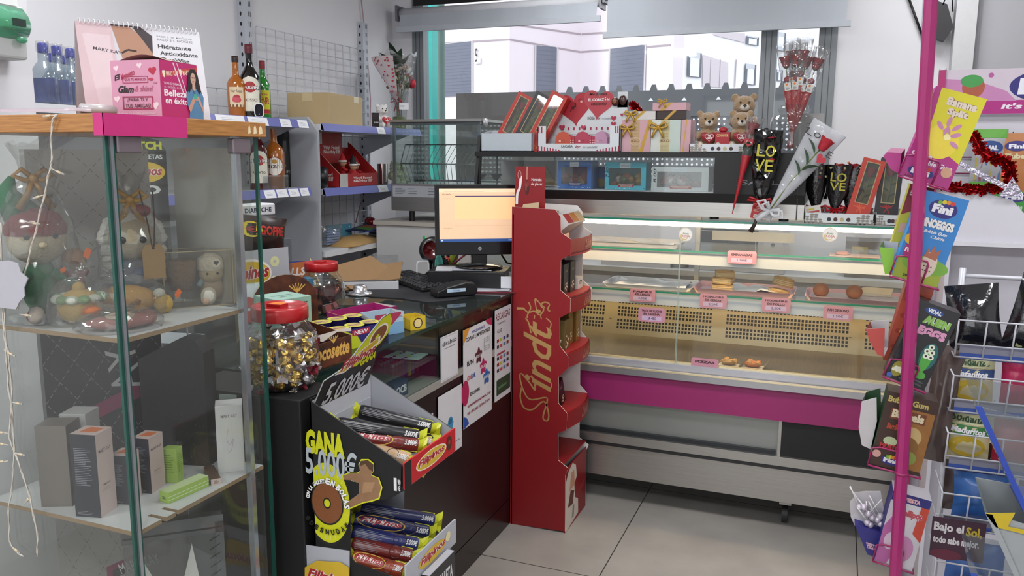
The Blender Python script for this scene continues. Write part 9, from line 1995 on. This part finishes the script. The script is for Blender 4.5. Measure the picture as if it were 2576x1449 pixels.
# ================================================================ BASKET RACK
YK = 2.2;bw0 = P(2413,805,Y=YK).x;WW = C('#bfc0c8',.4,.1)
kr = thing('snack_basket_rack','white wire rack with tiers of baskets for snack bags','rack',(bw0+.2,YK+.1,0))
def kmb():
    m_ = MB();m_.T = Matrix.Translation(-V(kr.location));return m_
b = kmb()
for x in(bw0+.02,bw0+.40):b.tube([(x,YK+.17,0),(x,YK+.17,1.32)],.008,WW,8)
for z in(.06,.7,1.30):b.tube([(bw0+.02,YK+.17,z),(bw0+.40,YK+.17,z)],.006,WW,6)
sub(b,'frame',kr)
TZ = [P(2413,805,Y=YK).z,P(2405,945,Y=YK).z,P(2390,1090,Y=YK).z,P(2375,1240,Y=YK).z,P(2362,1412,Y=YK).z]
for z in TZ:
    b = kmb();z0 = z-.095
    for k in range(8):x = bw0+.06*k;b.tube([(x,YK+.16,z0),(x,YK+.02,z0),(x,YK,z)],.0021,WW,5)
    for zz_,yy in((z,YK),(z-.062,YK+.013),(z0,YK+.02),(z0,YK+.09)):b.tube([(bw0,yy,zz_),(bw0+.42,yy,zz_)],.0023,WW,5)
    for x in(bw0,bw0+.42):b.tube([(x,YK,z),(x,YK+.16,z)],.0023,WW,5)
    sub(b,'wire_basket',kr)
    b = kmb();b.box(bw0+.01,bw0+.41,YK+.024,YK+.026,z0-.005,z0+.028,C('#33509c',.4));b.box(bw0+.01,bw0+.41,YK+.0235,YK+.024,z0+.01,z0+.028,'#7c7c8c');sub(b,'blue_label_strip',kr)
def kb_(label,ti,dx,w_,h_,col,draw=None,ry=0,dy=.08,t_=.045,seed=1):bag('snack_bag',label,(bw0+dx,YK+dy,TZ[ti]-.092),w_,h_,t_,col,draw,0,RAD(-6),RAD(ry),None,None,seed,'snack bag')
BKS = C('#16161a',.15,coat=.8,bump=.4,scale=30,var=.3)
kb_('shiny black snack bag, left in the top basket',0,.055,.12,.17,BKS,None,-8,seed=3);kb_('shiny black seed bag with a clear stripe, right in the top basket',0,.15,.10,.20,BKS,lambda F:F.poly([(.3,.1),(.45,.1),(.55,.8),(.35,.8)],'#8c8c5c'),12,seed=4);kb_('crumpled yellow snack bag at the right of the top basket',0,.24,.10,.16,C('#b8a420',.35,var=.2),None,10,seed=5)
def pla(n2,c1):return lambda F:(F.rect(.0,.72,1,.28,'#b8b890',4),F.text(.08,.76,.8,.16,'Soldanza','#2c4c30',.2,.03),F.rect(0,.52,1,.18,c1,4),F.text(.1,.55,.75,.11,n2,'#d8d8dc',.2,.04),F.ell(.5,.3,.4,.2,'#b89c28'))
kb_('cream and blue plantain chips bag in the second basket',1,.05,.105,.135,C('#b8ac84',.4),pla('Platanitos','#24406c'));kb_('magenta snack bag beside the plantain chips',1,.145,.06,.13,C('#9c1c48',.35));kb_('teal gummy bag in the second basket',1,.20,.08,.12,C('#1c6c74',.35),lambda F:F.ell(.4,.7,.3,.14,'#25206c').text(.2,.63,.4,.14,'Fini','#d8d8e0',0,.05));kb_('dark wine red gummy bag in the second basket',1,.27,.09,.13,C('#5c1028',.3,var=.2))
kb_('cream and green plantain chips bag in the third basket',2,.05,.11,.135,C('#b8ac84',.4),pla('Maduritos','#2c6c34'),4);kb_('crimson snack bag in the third basket',2,.15,.08,.12,C('#a01c38',.35));kb_('small yellow and purple packet in the third basket',2,.22,.07,.09,C('#a4942c',.35))
kb_('blue sweet bag behind clear film in the fourth basket',3,.10,.14,.13,C('#2f5c9c',.3,var=.3,scale=60),None,0,.06,.06,8);kb_('round dark cake in a clear bag at the back of the fourth basket',3,.09,.15,.19,C('#3a2c2c',.25,coat=.4,var=.3),None,0,.13,.05,9);kb_('brown snack bag at the right of the fourth basket',3,.24,.12,.12,C('#4c2c28',.35,var=.3),None,0,.08,.04,7)
kb_('blue snack bag in the lowest basket',4,.1,.14,.12,C('#3c64a4',.35,var=.2));kb_('dark brown snack bag hanging left of the baskets',2,-.03,.07,.30,C('#4a3c38',.25,coat=.4,var=.3),None,6,.05,.04,6)
p0,p1 = P(2337,1395,Y=YK-.02),P(2482,1318,Y=YK-.02);b = MB();b.box(p0.x,p1.x,YK-.022,YK-.020,p0.z,p1.z,C('#3c1c30',.5,var=.2));F = Fc(b,(p0.x,YK-.022,p0.z),(p1.x-p0.x,0,0),(0,0,p1.z-p0.z));F.text(.04,.60,.56,.28,'Bajo el','#d8d4d8',0,.04).text(.64,.58,.30,.28,'Sol,','#b8a428',0,.04).text(.04,.30,.86,.24,'todo sabe mejor.','#d8d4d8',0,.04).ell(.3,.08,.3,.14,'#5c1c34');one(b,'slogan_card','dark card with the slogan Bajo el Sol hanging under the fourth basket','card')
# nearer sweet bins at the right edge
for k,(px,py,c,lb,fill) in enumerate(((2452,1020,'#23409c','upper slanted clear and blue sweet bin at the right edge','#1c6c34'),(2478,1290,'#8f9496','grey sloping sweet bin with yellow rim, lower at the right edge','#4c8c5c'),(2440,1440,'#2a48a0','lowest blue sweet bin at the right edge','#7c4c2c'))):
    p = P(px,py,Y=1.75);t = thing('sweet_bin',lb,'bin',(p.x,1.75,p.z));b = MB();m_ = ACRYL if k!=1 else C(c,.4)
    b.sheet([(0,0,0),(.30,0,-.05),(.30,0,-.20),(.10,0,-.20)],(0,1,0),.003,m_);b.box(.10,.30,0,.14,-.203,-.2,C(c,.4));b.sheet([(0,.14,.02),(.30,.14,-.0),(.30,.14,-.20),(.10,.14,-.20)],(0,1,0),.003,m_);b.add([(0,0,0),(0,.14,.02),(.10,.14,-.20),(.10,0,-.20)],[(0,1,2,3)],m_);sub(b,'bin_body',t)
    b = MB();b.sheet([(0,-.004,0),(.012,-.004,.0),(.11,-.004,-.2),(.10,-.004,-.2)],(0,1,0),.002,C(c,.4));(b.sheet([(0,-.004,0),(.05,-.004,.01),(.04,-.004,-.02),(.3,-.004,-.04),(.3,-.004,-.055),(.02,-.004,-.025)],(0,1,0),.002,C('#b8a020',.4)) if k==1 else None);sub(b,'coloured_rim',t)
    rnd = random.Random(k);q = None
    for i in range(12):
        loc = V(t.location)+V((.09+rnd.random()*.17,.03+rnd.random()*.08,-.07-.03*rnd.random()))
        if q is None:b = MB();b.blob((0,0,0),(.018,.014,.012),C(fill,.25,coat=.5,bump=.4),.3,9,6,k);q = one(b,'bin_sweet',('green wrapped sweet in the upper sweet bin','pale green wrapped sweet in the grey sloping bin','brown wrapped sweet in the lowest bin')[k],'sweet',loc,0,('sweets in the upper bin','sweets in the grey bin','sweets in the lowest bin')[k]);o = q
        else:o = q.copy();COL.objects.link(o);o.location = loc
        o.rotation_euler = (rnd.random()*3,rnd.random()*3,rnd.random()*3)
b = MB();b.tube([P(2284,-10,Y=YW-.02),P(2322,95,Y=YW-.02)],.007,BLACK);one(b,'black_cable','black cable running diagonally down the back wall','cable')
b = MB();p = P(2368,60,Y=YW-.1);b.sheet([p+V(q) for q in((-.03,0,.12),(.02,0,.10),(.06,0,-.02),(.02,0,-.09),(-.03,0,-.07))],(0,1,0),.06,C('#2c2a2c',.5));b.tube([p+V((0,0,.1)),p+V((.03,-.01,.2)),p+V((.05,0,.06))],.004,BLACK);one(b,'dark_bracket','dark wall bracket with looping cables behind the pink pole','bracket')
